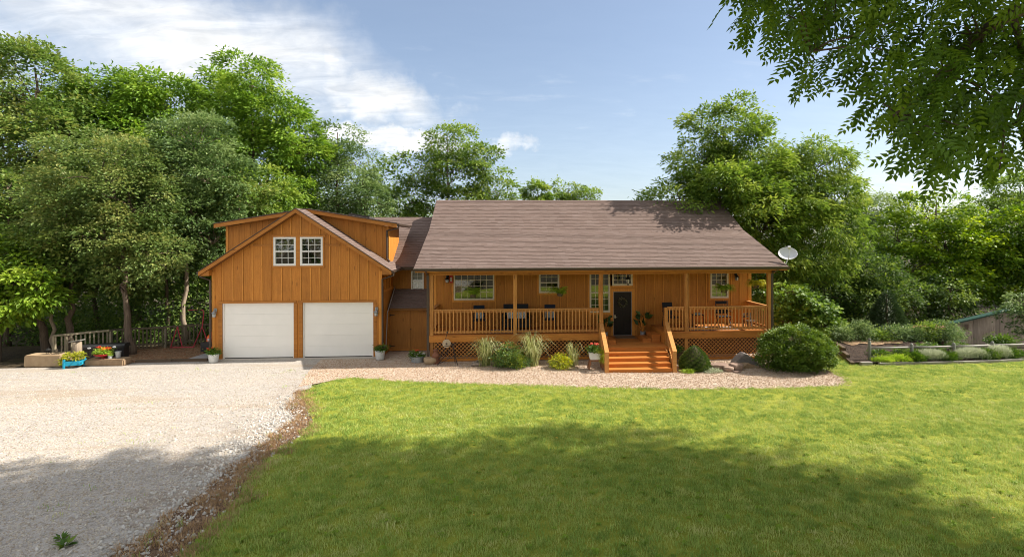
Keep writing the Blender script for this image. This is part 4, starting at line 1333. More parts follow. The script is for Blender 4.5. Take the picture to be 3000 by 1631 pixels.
# lattice skirts of single crossed strips
def lattice(x0, x1, z0, z1, y):
    fr = MB().box(x0, x1, y - 0.02, y + 0.008, z0 - 0.10, z0)
    if True:
        fr.box(x0, x1, y - 0.015, y + 0.008, z1, z1 + 0.03)
    p = hp('lattice_panel', fr, 'beam_wood')
    h = z1 - z0
    step = 0.150
    full = {}
    for s in (1, -1):
        yy = y - 0.006 if s > 0 else y + 0.002
        me = MB().prism([(-0.019, 0), (0.019, 0), (0.019 + s * h, h), (-0.019 + s * h, h)], 'y', -0.0032, 0.0032).mesh('lattice_strip')
        me.materials.append(MA['lattice_wood'])
        k = x0 - (h if s > 0 else -0.0) + 0.03
        while k < x1 + (h if s < 0 else 0):
            a, b = (k, k + h) if s > 0 else (k, k - h)
            lo, hi = min(a, b), max(a, b)
            if lo - 0.02 >= x0 and hi + 0.02 <= x1:
                new('lattice_strip', me, p, Matrix.Translation((k, yy, z0)), world=True)
            else:                                # cut strip at the panel's ends
                ta, tb = 0.0, h
                if s > 0:
                    ta, tb = max(0, x0 - k), min(h, x1 - k)
                else:
                    ta, tb = max(0, k - x1), min(h, k - x0)
                if tb - ta > 0.05:
                    MB().prism([(k - 0.019 + s * ta, z0 + ta), (k + 0.019 + s * ta, z0 + ta), (k + 0.019 + s * tb, z0 + tb), (k - 0.019 + s * tb, z0 + tb)], 'y', yy - 0.0032, yy + 0.0032).build('lattice_strip', 'lattice_wood', p, world=True)
            k += step
lattice(-2.84, 0.25, 0.13, 0.765, 0.03)
lattice(0.385, 3.60, 0.13, 0.765, 0.03)
lattice(6.40, 7.055, 0.02, 0.785, 0.03)
lattice(7.205, 10.42, 0.02, 0.785, 0.03)
hp('crawl_shade_sheet', MB().box(-2.9, 3.6, 1.0, 1.05, 0, 0.8).box(6.3, 10.5, 1.0, 1.05, -0.1, 0.8), 'dark_soil')  # dark sheet behind the lattice, shade under the decks put in as colour

# railings with single balusters
bal = MB().box(-0.019, 0.019, -0.019, 0.019, 0.0, 0.885).mesh('baluster')
bal.materials.append(MA['baluster_wood'])
def railing(a, b, zd, n, face):
    a, b = Vector(a), Vector(b)
    d = (b - a).normalized()
    s = Vector((d.y, -d.x, 0)) * face
    mb = MB()
    z = Vector((0, 0, 1))
    mb.bar(a + z * (zd + 0.965), b + z * (zd + 0.965), 0.14, 0.036)
    mb.bar(a + z * (zd + 0.90), b + z * (zd + 0.90), 0.036, 0.088)
    mb.bar(a + z * (zd + 0.105), b + z * (zd + 0.105), 0.036, 0.088)
    r = hp('railing', mb, 'rail_wood')
    for i in range(n):
        t_ = (i + 0.5) / n
        p_ = a + (b - a) * t_ + s * 0.039
        new('baluster', bal, r, Matrix.Translation((p_.x, p_.y, zd + 0.055)), world=True)
railing((-2.83, 0, 0), (0.247, 0, 0), 1.055, 22, 1)
railing((0.393, 0, 0), (3.61, 0, 0), 1.055, 23, 1)
railing((6.37, 0, 0), (7.03, 0, 0), 1.075, 5, 1)
railing((7.22, 0, 0), (10.44, 0, 0), 1.075, 23, 1)
railing((-2.91, 0.07, 0), (-2.91, MY - 0.05, 0), 1.055, 11, -1)
railing((10.50, 0.06, 0), (10.50, MY - 0.05, 0), 1.075, 12, 1)
hp('newel_post', MB().box(6.235, 6.365, -0.07, 0.07, 0.55, 2.03), 'post_wood')
hp('newel_post', MB().box(3.62, 3.65, -0.075, -0.072, 0.60, 1.4), 'post_wood')

# staircase
SX0, SX1 = 3.60, 6.05
stc = MB()
for k in range(4):
    pass
stc.prism([(-0.66, 0.56), (-0.66, -0.1), (-1.93, -0.1), (-1.93, 0.0)], 'x', 3.56, 3.60)
stc.prism([(-0.66, 0.56), (-0.66, -0.1), (-1.93, -0.1), (-1.93, 0.0)], 'x', 6.06, 6.10)
stair = hp('staircase', stc, 'rail_wood')
rise, run = 0.6 / 4.62, 0.325
for k in range(5):
    zt = 0.6 - k * rise
    yf = -0.63 - k * run
    sk = 0.045 * k
    x0, x1 = 3.76 - sk, 6.20 - sk * 0.8 - (0.10 if k else 0)
    if k > 0:
        MB().box(x0, x1, yf - 0.02, yf + 0.14, zt - 0.034, zt).build('tread', 'stair_wood', stair, world=True)
        MB().box(x0, x1, yf + 0.145, yf + run - 0.004, zt - 0.034, zt - 0.001).build('tread', 'stair_wood', stair, world=True)
    MB().box(x0, x1, yf, yf + 0.02, zt - rise - 0.0, zt - 0.036).build('riser', 'stair_wood', stair, world=True)
def stair_rail(xa, xb, s):
    top, bot = Vector((xa, -0.06, 1.45)), Vector((xb, -1.98, 0.70))
    r = hp('stair_railing', MB().bar(top, bot, 0.15, 0.04), 'rail_wood')
    MB().box(xb - 0.07, xb + 0.065, -1.99, -1.86, -0.1, 0.715).build('newel_post', 'rail_wood', r, world=True)
    MB().bar((xa, -0.10, 0.78), (xb, -1.86, 0.12), 0.036, 0.085).bar((xa, -0.08, 1.36), (xb, -1.9, 0.64), 0.036, 0.085).build('lower_rail', 'rail_wood', r, world=True)
    n = 11
    for i in range(n):
        t_ = (i + 0.6) / (n + 0.4)
        x, y = xa + (xb - xa) * t_ + s * 0.038, -0.10 - 1.78 * t_
        z0_, z1_ = 0.74 - 0.66 * t_, 1.40 - 0.73 * t_
        MB().box(x - 0.018, x + 0.018, y - 0.018, y + 0.018, z0_, z1_).build('baluster', 'baluster_wood', r, world=True)
stair_rail(3.70, 3.55, -1)
stair_rail(6.31, 6.00, 1)
# box steps from the landing up to the decks
def box_step(x0, x1, y0, y1, z0, z1, n, along):
    b = hp('box_step', MB().box(x0, x1, y0 + 0.02, y1 - 0.02, z0, z1 - 0.032), 'stair_wood')
    for i in range(n):
        a, c = x0 - 0.01 + (x1 - x0 + 0.02) * i / n, x0 - 0.01 + (x1 - x0 + 0.02) * (i + 1) / n - 0.008
        MB().box(a, c, y0, y1, z1 - 0.03, z1).build('tread', 'stair_wood', b, world=True)
box_step(5.45, 5.80, 0.28, 1.15, 0.60, 0.75, 2, 'y')
box_step(5.82, 6.17, 0.28, 1.15, 0.60, 0.90, 2, 'y')
box_step(4.00, 4.30, 0.0, 0.85, 0.60, 0.75, 2, 'y')
box_step(3.77, 3.985, 0.0, 0.85, 0.60, 0.90, 1, 'y')

#@@PART2
# ------------------------------------------------------------------ trees
PN4 = t_pinnate(4, 0.13, 0.36)
PN5 = t_pinnate(5, 0.10, 0.34)
BR = t_broad(0.6)
BRW = t_broad(0.75, 0.06)

tree('tree', 'tall dark mixed-leaf tree at the far left edge of the photo', 'tree', (-25.3, 9.0, gz(-25, 9) - 0.4),
     [(0, 0, 14.0, 2.6, 2.4, 2.6), (-1.6, 0.4, 11.5, 2.8, 2.6, 2.6), (1.5, -0.5, 11.0, 2.4, 2.3, 2.4), (0, -0.6, 7.8, 3.3, 2.6, 2.6), (-2.4, 0, 5.5, 2.4, 2.2, 2.0)],
     'mixed', 560, 60, 0.19, BR, 11, r0=0.26, spread=0.55, group='trees of the wood left of the house')
tree('walnut_tree', 'broad bright green feathery walnut tree above the dark trees left of the garage', 'tree', (-22.0, 12.0, gz(-22, 12) - 0.5),
     [(-1.6, 0, 14.2, 2.4, 2.2, 2.2), (1.4, 0.2, 14.4, 2.3, 2.2, 2.0), (0, -0.5, 11.8, 3.3, 2.7, 2.2), (-2.2, -0.4, 9.5, 2.4, 2.2, 2.0), (2.4, -0.6, 10.8, 2.2, 2.0, 2.2), (0.6, -1.2, 8.6, 2.6, 2.0, 2.0)],
     'walnut', 620, 62, 0.24, t_broad(0.42), 12, r0=0.26, spread=0.6, droop=0.45, group='trees of the wood left of the house')
tree('tall_tree', 'tallest airy tree above the garage with forked dark trunk showing in the crown', 'tree', (-15.6, 13.0, gz(-15, 13) - 0.7),
     [(-0.3, 0, 16.6, 1.6, 1.5, 1.6), (-0.9, 0, 14.8, 1.9, 1.7, 1.7), (1.2, 0.1, 14.2, 1.8, 1.6, 1.9), (2.6, 0, 12.4, 1.8, 1.6, 1.7), (-2.3, 0.2, 12.3, 1.6, 1.5, 1.5), (0.4, -0.3, 12.2, 2.0, 1.8, 1.4), (1.9, -0.3, 9.6, 1.8, 1.6, 1.3), (-1.8, 0, 9.4, 1.6, 1.5, 1.2), (0.6, -0.3, 7.2, 2.2, 1.8, 1.5)],
     'walnut', 520, 56, 0.24, t_broad(0.42), 13, r0=0.24, spread=0.5, droop=0.4, trunk=[(0, 0, -0.3), (-0.1, 0, 6.0), (-0.2, 0, 10.5), (-0.4, 0, 16.5)], extra_trunks=[((-0.1, 0, 7.0), (1.3, 0.1, 14.4), 0.13)], group='trees of the wood left of the house')
tree('tree', 'slim tree rising between the broad walnut and the tallest tree', 'tree', (-19.6, 16.0, gz(-20, 16)),
     [(0, 0, 15.6, 1.4, 1.3, 1.7), (0.4, 0, 13.0, 1.9, 1.7, 1.8), (-0.4, 0, 10.5, 2.0, 1.8, 1.8)],
     'walnut', 200, 62, 0.24, t_broad(0.42), 14, r0=0.17, spread=0.5, droop=0.4, group='trees of the wood left of the house')
tree('tree', 'grey-green rounded tree standing right behind the garage ridge', 'tree', (-11.3, 15.0, gz(-11, 15)),
     [(-0.1, 0, 12.4, 1.7, 1.6, 1.3), (1.0, 0, 11.2, 1.9, 1.7, 1.4), (-1.3, 0, 10.8, 1.8, 1.6, 1.5), (0.2, -0.3, 9.3, 2.7, 2.0, 1.6), (1.7, 0.2, 8.4, 1.7, 1.5, 1.3), (-1.4, 0, 7.4, 1.9, 1.7, 1.5), (0.5, 0, 6.4, 2.4, 1.8, 1.4)],
     'grey', 400, 60, 0.155, BR, 15, r0=0.18, spread=0.45, group='trees of the wood left of the house')
tree('tree', 'pale round-topped tree seen above the low roof between garage and porch roof', 'tree', (-4.8, 22.0, gz(-5, 22)),
     [(0.4, 0, 13.6, 2.2, 2.0, 1.7), (-2.4, 0, 11.8, 1.8, 1.7, 1.6), (2.9, 0, 12.0, 2.0, 1.8, 1.5), (0.5, -0.3, 11.2, 2.6, 2.2, 1.7), (4.0, 0, 9.8, 1.8, 1.6, 1.3), (-3.2, 0, 9.0, 1.8, 1.7, 1.6), (1.6, 0, 8.8, 2.8, 2.0, 1.5), (-1.0, 0, 7.6, 2.6, 2.0, 1.5), (3.4, 0, 7.4, 2.0, 1.8, 1.3)],
     'house', 470, 50, 0.20, BR, 16, r0=0.22, spread=0.5, bark='bark_pale', group='trees behind the house')
for (x, y, bl_, sd, lb) in ((2.9, 27.0, [(0, 0, 10.2, 1.2, 1.2, 0.9), (0.3, 0, 8.6, 1.6, 1.4, 1.2)], 17, 'small treetop peeping over the middle of the porch roof, left of its neighbour'),
                            (5.9, 28.0, [(0, 0, 10.7, 1.3, 1.2, 1.0), (1.5, 0, 10.0, 1.2, 1.1, 0.8), (-1.4, 0, 9.8, 1.1, 1.1, 0.7), (0, 0, 8.6, 2.4, 1.5, 1.1)], 18, 'wider treetop peeping over the roof ridge, right of the small one')):
    tree('tree', lb, 'tree', (x, y, gz(x, y)), bl_, 'house', 110, 50, 0.2, BR, sd, r0=0.15, spread=0.4, group='trees behind the house', twigs=20)
tree('tree', 'olive-tinged tree with thick furrowed trunk beside the picket fence', 'tree', (-15.75, 2.35, 0),
     [(-1.9, 0.9, 7.7, 2.2, 2.0, 1.7), (-0.4, 0.9, 6.3, 1.8, 1.6, 1.4), (-3.2, 0.7, 6.0, 1.9, 1.7, 1.4), (-1.2, 0.3, 4.9, 1.9, 1.6, 1.1), (0.5, 0.3, 4.1, 1.4, 1.2, 0.9), (-2.6, 0.7, 4.0, 1.4, 1.3, 0.8), (-0.1, -0.1, 2.9, 1.0, 0.8, 0.35), (-1.0, 0.1, 3.6, 1.1, 0.9, 0.5)],
     'olive', 520, 60, 0.125, BR, 21, r0=0.17, spread=0.42, trunk=[(0, 0, -0.2), (-0.05, 0.0, 1.6), (-0.25, 0.1, 3.2), (-1.2, 0.6, 7.8)], tone=(0.5, 0.2, 0.16), group='trees of the wood left of the house')
tree('small_tree', 'low bright lime-green tree at the left photo edge', 'tree', (-20.2, 1.6, 0),
     [(-0.2, 0, 3.7, 1.3, 1.1, 0.8), (1.0, -0.1, 3.0, 1.1, 1.0, 0.6), (-1.0, 0, 2.6, 1.3, 1.1, 0.7), (0.5, -0.3, 2.1, 1.3, 1.0, 0.6), (1.6, -0.2, 2.45, 0.7, 0.6, 0.35), (-0.4, -0.3, 1.5, 1.1, 0.9, 0.45)],
     'bright', 230, 34, 0.20, t_broad(0.5), 22, r0=0.08, spread=0.34, droop=0.5, tone=(0.6, 0.2, 0.15), group='trees of the wood left of the house')
tree('tree', 'grey-green tree with pale bare lower trunk just left of the garage wall', 'tree', (-15.3, 5.2, gz(-15, 5.2)),
     [(0.1, 0.8, 9.6, 1.7, 1.6, 1.4), (0.8, 0.4, 8.0, 1.8, 1.6, 1.4), (-1.0, 0.6, 7.6, 1.7, 1.6, 1.4), (0.3, 0.2, 6.0, 2.0, 1.7, 1.3), (1.2, 0.2, 4.9, 1.3, 1.2, 0.9), (-0.8, 0.2, 4.4, 1.4, 1.2, 0.9)],
     'grey', 420, 60, 0.14, BR, 23, r0=0.12, bark='bark_pale', spread=0.42, trunk=[(0, 0, -0.2), (0.05, 0, 2.5), (0.1, 0.3, 5.5), (0.1, 0.7, 9.4)], group='trees of the wood left of the house')
tree('tree', 'dark leafy tree deep in the wood behind the picket fence', 'tree', (-19.5, 7.5, gz(-19, 7.5)),
     [(0, 0, 8.5, 2.4, 2.2, 2.0), (-2.2, 0, 6.8, 2.2, 2.0, 1.8), (2.0, 0.3, 6.6, 2.2, 2.0, 1.8), (0, -0.4, 5.0, 2.4, 2.0, 1.4), (-2.0, -0.4, 3.6, 1.8, 1.6, 1.1), (1.4, -0.2, 3.2, 1.8, 1.6, 1.0)],
     'mixed', 380, 60, 0.17, BR, 24, r0=0.2, spread=0.5, group='trees of the wood left of the house')
tree('tree', 'dark tree filling the gap above the garage eave', 'tree', (-13.8, 9.5, gz(-14, 9.5)),
     [(0, 0, 8.2, 1.9, 1.8, 1.6), (-1.6, 0, 6.6, 1.7, 1.6, 1.5), (1.2, 0.2, 6.2, 1.7, 1.6, 1.4), (-0.4, -0.3, 4.6, 1.9, 1.6, 1.2), (-1.2, -0.3, 3.0, 1.6, 1.4, 1.0)],
     'house', 300, 55, 0.17, BR, 25, r0=0.15, spread=0.46, group='trees of the wood left of the house')
for (x, y, r, h, lx, lb) in ((-19.25, 2.5, 0.17, 5.0, -0.35, 'mossy leaning trunk of a tree under the lime-green leaves'), (-18.72, 2.3, 0.085, 4.2, -0.2, 'thin pale tree trunk in front of two thicker ones'), (-18.35, 2.55, 0.16, 5.2, 0.1, 'thick upright rough trunk at the end of the lit fence')):
    tree('tree', lb, 'tree', (x, y, 0), [(lx, 0.3, h - 0.4, 1.3, 1.2, 1.0), (lx * 0.5, 0.2, h - 1.6, 1.1, 1.0, 0.6)], 'mixed', 70, 50, 0.15, BR, int(abs(x) * 13), r0=r, spread=0.36,
         trunk=[(0, 0, -0.2), (lx * 0.4, 0, 1.5), (lx * 0.7, 0, 3.0), (lx, 0.2, h)], bark='bark_pale' if r < 0.1 else 'bark', twigs=15, group='tree trunks beside the stone blocks')
# right of the house
tree('tree', 'tall full-crowned tree behind the right end of the porch roof', 'tree', (11.95, 7.5, gz(12, 7.5) - 1.75),
     [(0.0, 0, 13.2, 2.0, 1.8, 1.7), (-1.5, -0.2, 11.6, 1.7, 1.6, 1.4), (1.4, 0, 11.4, 2.0, 1.8, 1.7), (-2.9, -0.6, 9.2, 1.8, 1.7, 1.3), (0.2, -0.4, 10.2, 2.6, 2.2, 1.6), (2.6, 0, 9.4, 1.6, 1.6, 1.3), (-2.6, -0.8, 7.5, 1.7, 1.6, 1.0), (1.8, -0.5, 7.8, 2.2, 1.8, 1.2), (-0.4, -0.6, 8.2, 2.2, 1.8, 1.3), (-1.0, -1.9, 9.8, 1.6, 1.5, 1.1), (0.6, -2.0, 9.0, 1.5, 1.4, 1.0)],
     'house', 640, 64, 0.20, t_broad(0.42), 31, r0=0.24, spread=0.48, droop=0.35, trunk=[(0.35, 0, -0.3), (0.3, 0, 4.0), (0.1, 0, 8.0), (0, 0, 13.0)], extra_trunks=[((0.3, 0, 3.8), (2.6, -0.2, 8.6), 0.14)], group='trees right of the house')
tree('tree', 'drooping yellow-green tree hanging down behind the satellite dish', 'tree', (16.2, 8.0, gz(16, 8) - 0.5),
     [(1.2, 0, 10.2, 1.9, 1.7, 1.3), (-0.7, 0, 9.3, 1.7, 1.6, 1.1), (2.2, 0, 8.4, 1.5, 1.5, 1.4), (-0.4, -0.5, 7.8, 1.9, 1.7, 1.3), (1.0, -0.5, 6.6, 2.2, 1.8, 1.4), (-1.8, -0.8, 6.2, 1.7, 1.5, 1.2), (-1.2, -0.8, 4.7, 1.8, 1.5, 1.2), (0.9, -0.5, 4.8, 1.7, 1.5, 1.1), (-2.0, -1.0, 3.2, 1.5, 1.3, 1.0), (-0.6, -0.8, 2.6, 1.5, 1.3, 0.9), (-2.4, -1.2, 1.9, 1.2, 1.0, 0.7)],
     'house', 640, 60, 0.20, t_broad(0.38), 32, r0=0.22, spread=0.46, droop=0.7, trunk=[(-0.6, 0, -0.3), (-0.6, 0, 3.0), (0.2, 0, 6.5), (1.0, 0, 10.0)], tone=(0.55, 0.2, 0.16), group='trees right of the house')
tree('small_tree', 'small light green heart-leaved tree leaning out behind the big round bush', 'tree', (13.7, 3.2, gz(14, 3.2)),
     [(-0.6, 0, 2.3, 0.7, 0.7, 0.4), (0.2, -0.2, 1.9, 0.75, 0.7, 0.35), (0.95, -0.3, 1.55, 0.6, 0.5, 0.2), (0.2, -0.3, 1.25, 0.8, 0.6, 0.3), (0.8, -0.4, 0.7, 0.75, 0.6, 0.3), (-0.6, -0.2, 1.0, 0.8, 0.7, 0.5)],
     'house', 150, 22, 0.15, t_broad(0.95, 0.05), 33, r0=0.06, spread=0.26, droop=0.5, tone=(0.42, 0.2, 0.15), group='trees right of the house')
tree('tree', 'dark vine-covered tree in shade behind the garden bed', 'tree', (20.0, 9.5, gz(20, 9.5)),
     [(-0.6, 0, 5.0, 1.9, 1.7, 1.2), (1.4, 0, 4.6, 1.7, 1.6, 1.1), (-1.6, -0.3, 3.6, 1.9, 1.7, 1.3), (0.8, -0.4, 3.0, 2.0, 1.7, 1.3), (2.6, 0, 3.0, 1.6, 1.5, 1.3), (-1.0, -0.4, 1.7, 1.8, 1.5, 1.0), (1.6, -0.3, 1.4, 1.8, 1.5, 1.0)],
     'dark', 460, 50, 0.15, BR, 34, r0=0.14, spread=0.42, group='trees right of the house')
tree('tree', 'pale hazy green tree in the gap far behind the garden', 'tree', (33.5, 26.0, gz(33, 26)),
     [(0, 0, 9.4, 2.4, 2.2, 1.5), (-2.0, 0, 8.0, 2.0, 1.8, 1.4), (2.2, 0, 8.0, 2.2, 2.0, 1.4), (0, 0, 6.2, 3.2, 2.4, 1.6)],
     'grey', 330, 50, 0.2, BR, 35, r0=0.2, spread=0.55, tone=(0.7, 0.15, 0.12), group='trees right of the house')
tree('tree', 'big broad yellow-green maple above the red upturned boat', 'tree', (29.0, 13.0, gz(29, 13) + 0.9),
     [(-0.6, 0, 7.6, 2.2, 2.0, 1.4), (1.8, 0, 6.6, 2.0, 1.8, 1.3), (-2.6, 0, 6.0, 1.9, 1.8, 1.3), (0.4, -0.5, 5.4, 2.6, 2.2, 1.4), (-2.4, -0.6, 4.0, 2.1, 1.8, 1.3), (2.8, -0.4, 4.8, 2.0, 1.8, 1.3), (0.4, -0.8, 3.4, 2.4, 2.0, 1.3), (2.8, -0.6, 2.8, 1.9, 1.7, 1.2), (-1.8, -0.8, 2.0, 2.0, 1.7, 1.0)],
     'maple', 520, 56, 0.17, BRW, 36, r0=0.2, spread=0.42, tone=(0.48, 0.22, 0.15), group='trees right of the house')
tree('tree', 'second yellow-green maple reaching down to the weathered shed roof', 'tree', (34.2, 11.5, gz(34, 11.5) + 1.0),
     [(-0.8, 0, 6.4, 2.0, 1.8, 1.3), (1.6, 0, 6.0, 2.2, 2.0, 1.4), (-1.6, -0.4, 4.6, 2.0, 1.8, 1.2), (0.8, -0.4, 4.2, 2.2, 2.0, 1.3), (-0.6, -0.5, 2.6, 2.2, 1.8, 1.2), (2.0, -0.4, 2.4, 2.0, 1.8, 1.2)],
     'maple', 380, 56, 0.17, BRW, 37, r0=0.2, spread=0.42, tone=(0.42, 0.22, 0.15), group='trees right of the house')
tree('tree', 'pale tree standing highest at the far right edge behind the maples', 'tree', (44.5, 22.0, gz(44, 22) + 1.0),
     [(0, 0, 9.6, 2.4, 2.2, 1.7), (-2.4, 0, 8.0, 2.2, 2.0, 1.6), (2.2, 0, 8.0, 2.4, 2.2, 1.6), (-0.5, 0, 6.0, 3.0, 2.4, 1.6)],
     'house', 300, 55, 0.2, BR, 38, r0=0.22, spread=0.5, tone=(0.55, 0.18, 0.13), group='trees right of the house')
tree('small_tree', 'young leafy tree half hiding the right end of the shed', 'tree', (24.3, 2.6, gz(24, 2.6)),
     [(0, 0, 2.0, 0.75, 0.7, 0.5), (-0.5, -0.1, 1.5, 0.6, 0.5, 0.35), (0.5, 0, 1.4, 0.8, 0.7, 0.5), (0.1, -0.1, 0.9, 0.8, 0.7, 0.4)],
     'grey', 110, 36, 0.12, t_broad(0.45), 39, r0=0.05, spread=0.26, tone=(0.5, 0.2, 0.15), twigs=20, group='trees right of the house')
# cedar
def cedar(name, label, loc, h, r, seed):
    rng = np.random.default_rng(seed)
    n = 9000
    z = h * (1 - np.sqrt(rng.random(n)) * 0.97)
    z = h - (h - 0.15) * np.sqrt(rng.random(n))
    rr = r * (1 - z / h) ** 0.8 * (0.45 + 0.55 * np.sqrt(rng.random(n)))
    a = rng.random(n) * 2 * PI
    a = np.round(a / (2 * PI) * 17 + rng.normal(0, 0.22, n)) / 17 * 2 * PI + rng.normal(0, 0.12, n)
    P = np.stack([rr * np.cos(a), rr * np.sin(a), z], 1)
    A = np.stack([np.cos(a), np.sin(a), np.full(n, 0.55)], 1) + rng.normal(size=(n, 3)) * 0.3
    U = np.array([0, 0, 1.0]) + rng.normal(size=(n, 3)) * 0.6
    T = np.clip(0.25 + 0.5 * rr / r + rng.normal(0, 0.18, n), 0, 1)
    V, Q, T = emit(P, A, U, 0.20 * rng.uniform(0.7, 1.3, n), t_broad(0.22, 0.05), T)
    root = thing(name, label, 'tree', loc)
    new('crown', np_mesh('crown', V, Q, T, LF['cedar']), root)['kind'] = 'stuff'
    MB().tube([(0, 0, -0.2), (0, 0, h * 0.6), (0, 0, h * 0.95)], [0.09, 0.05, 0.01], 8).build('trunk', 'bark', root)
cedar('cedar_tree', 'dark pointed cedar in the shade left of the red upturned boat', (19.6, 5.4, gz(19.6, 5.4)), 3.0, 1.35, 51)

# the dim wood behind: masses nobody could count, and undergrowth
def mass(name, blobs, lf, clumps, per, size, seed, spread, tone=(0.4, 0.2, 0.16), tmpl=None, trunks=()):
    (V, Q, T), C = foliage(blobs, clumps, per, size, tmpl or BR, seed, spread, 0.3, 0.3, tone=tone)
    o = new(name, np_mesh(name, V, Q, T, LF[lf]))
    o['kind'] = 'stuff'
    return o
rg = np.random.default_rng(77)
mass('far_woods', [(x + rg.uniform(-2, 2), -72 + rg.uniform(-4, 5), rg.uniform(1.5, 9.5), 5.5, 4.0, 4.0) for x in np.linspace(-75, 75, 24) for _ in range(2)], 'mixed', 800, 40, 0.7, 60, 1.5)
mass('far_woods', [(x + rg.uniform(-1, 1), 24 + rg.uniform(-3, 4), rg.uniform(2, 8.5), 3.2, 3.0, 2.6) for x in np.linspace(-62, -9, 26) for _ in range(3)], 'mixed', 1500, 42, 0.34, 61, 0.9)
mass('far_woods', [(x + rg.uniform(-1, 1), 31 + rg.uniform(-3, 5), rg.uniform(-1, 4.4), 3.2, 3.0, 2.3) for x in np.linspace(14, 82, 30) for _ in range(3)], 'dark', 1500, 42, 0.34, 62, 0.9)
mass('undergrowth', [(x + rg.uniform(-0.6, 0.6), 6.0 + rg.uniform(-1.0, 3.0), gz(x, 7) + rg.uniform(0.2, 2.2), 1.4, 1.2, 1.0) for x in np.linspace(-32, -12.6, 22) for _ in range(2)], 'mixed', 520, 46, 0.15, 63, 0.5, tone=(0.32, 0.16, 0.15))
mass('undergrowth', [(x + rg.uniform(-1, 1), 15.5 + rg.uniform(-2.5, 3.5), gz(x, 16) + rg.uniform(0.3, 4.6), 2.2, 1.8, 1.5) for x in np.linspace(-46, -10, 22) for _ in range(3)], 'mixed', 1000, 40, 0.24, 65, 0.7, tone=(0.3, 0.16, 0.15))
mass('undergrowth', [(x + rg.uniform(-0.6, 0.6), 10.5 + rg.uniform(-1.0, 3.0), gz(x, 9) + rg.uniform(0.1, 1.6), 1.5, 1.3, 0.9) for x in np.linspace(13, 46, 24) for _ in range(2)], 'dark', 520, 46, 0.16, 64, 0.5, tone=(0.35, 0.18, 0.15))
# dark trunks inside the wood, each one its own
tw = random.Random(5)
TL = ['shaded trunk at the far left edge under the dark mixed tree', 'shaded trunk behind the lime-green small tree', 'shaded trunk deep between lime-green tree and leaning trunk', 'shaded trunk close behind the lit picket fence', 'shaded trunk nearest the garage wall, behind the red tube stand', 'shaded trunk deepest in the wood above the tool box',
      'shaded trunk right of the satellite dish, behind the heart-leaved tree', 'shaded trunk under the vine-covered tree', 'shaded trunk left of the red boat, behind the cedar', 'shaded trunk between the red boat and the shed']
for i, (x, y) in enumerate([(-27.5, 6.4), (-23.6, 5.6), (-21.9, 8.6), (-16.9, 6.6), (-13.6, 6.8), (-18.6, 10.6), (17.4, 10.2), (22.4, 11.6), (24.6, 10.4), (27.2, 10.0)]):
    h = tw.uniform(5.5, 7.5) if x < 0 else tw.uniform(3.4, 4.2)
    tree('tree', TL[i], 'tree', (x, y, gz(x, y)), [(0.1, 0, h, 1.4, 1.3, 0.9), (0.0, 0.1, h - 1.3, 1.2, 1.1, 0.7)], 'mixed' if x < 0 else 'dark', 60, 44, 0.17, BR, 300 + i, r0=tw.uniform(0.08, 0.14), spread=0.42, twigs=10, group='shaded trunks inside the wood')

# ------------------------------------------------------------------ the walnut that leans over the camera
OV = [(4.01, -13.46, 7.11), (4.65, -12.23, 8.0), (4.27, -13.23, 8.05), (3.94, -12.16, 8.17), (3.81, -12.33, 8.48), (4.59, -13.05, 7.66), (4.94, -12.73, 8.08), (3.98, -12.63, 8.45), (3.58, -13.81, 7.67), (4.92, -12.56, 7.54), (4.31, -12.14, 8.13), (5.2, -12.22, 8.73), (3.36, -13.69, 7.65), (4.68, -12.42, 7.22), (4.52, -12.84, 7.95), (6.43, -13.16, 7.04), (5.92, -13.09, 7.53), (5.3, -12.89, 7.87), (5.12, -14.0, 7.77), (6.0, -13.81, 7.81), (5.25, -14.06, 6.69), (7.58, -12.92, 6.39), (6.73, -12.92, 8.0), (7.3, -13.29, 7.31), (4.9, -14.17, 6.68), (6.88, -13.29, 7.38), (6.22, -13.27, 5.69), (8.03, -12.62, 8.51), (6.72, -13.44, 6.73), (5.9, -12.32, 7.3), (5.36, -13.86, 6.27), (7.49, -12.49, 6.41), (5.08, -13.19, 8.17), (7.78, -13.05, 6.34), (5.89, -12.56, 6.57), (6.56, -13.76, 7.72), (5.16, -14.13, 7.48), (6.78, -13.36, 5.53), (6.24, -13.21, 6.32), (5.78, -13.67, 6.57), (5.7, -13.17, 6.64), (7.43, -13.21, 5.99), (7.39, -12.73, 8.43), (7.58, -13.1, 7.81), (7.57, -13.26, 5.32), (5.94, -12.88, 7.96), (7.28, -12.6, 5.91), (6.88, -13.8, 6.84), (6.91, -12.66, 7.57), (8.0, -12.91, 6.79), (5.34, -13.71, 5.94), (5.89, -12.21, 7.87), (4.63, -14.26, 6.81), (5.44, -14.09, 5.82), (7.0, -13.58, 5.55), (6.11, -13.29, 7.55), (5.82, -14.0, 6.46), (5.42, -13.32, 7.99), (7.79, -12.3, 8.14), (4.51, -14.31, 7.15), (7.33, -13.21, 6.62), (6.17, -14.12, 5.75), (6.39, -13.55, 7.09), (6.24, -13.6, 5.42), (7.33, -13.04, 5.37), (7.38, -13.03, 7.1), (5.74, -13.5, 5.79), (6.3, -13.88, 6.27), (5.94, -12.51, 6.97), (8.0, -12.91, 7.64), (6.12, -13.34, 8.16), (5.54, -13.84, 7.07), (6.34, -12.39, 6.5), (6.63, -14.1, 5.63), (6.99, -13.42, 7.47), (6.58, -13.23, 7.57), (5.44, -14.32, 5.91), (5.27, -12.98, 6.66), (4.49, -13.75, 7.68), (6.41, -14.27, 7.5), (5.03, -14.26, 6.36), (7.1, -12.86, 6.62), (5.0, -13.65, 7.97), (5.39, -12.74, 7.39), (6.25, -13.46, 6.36), (4.92, -13.58, 7.73), (7.58, -12.55, 6.17), (5.1, -14.23, 5.85), (6.62, -13.54, 6.95)]
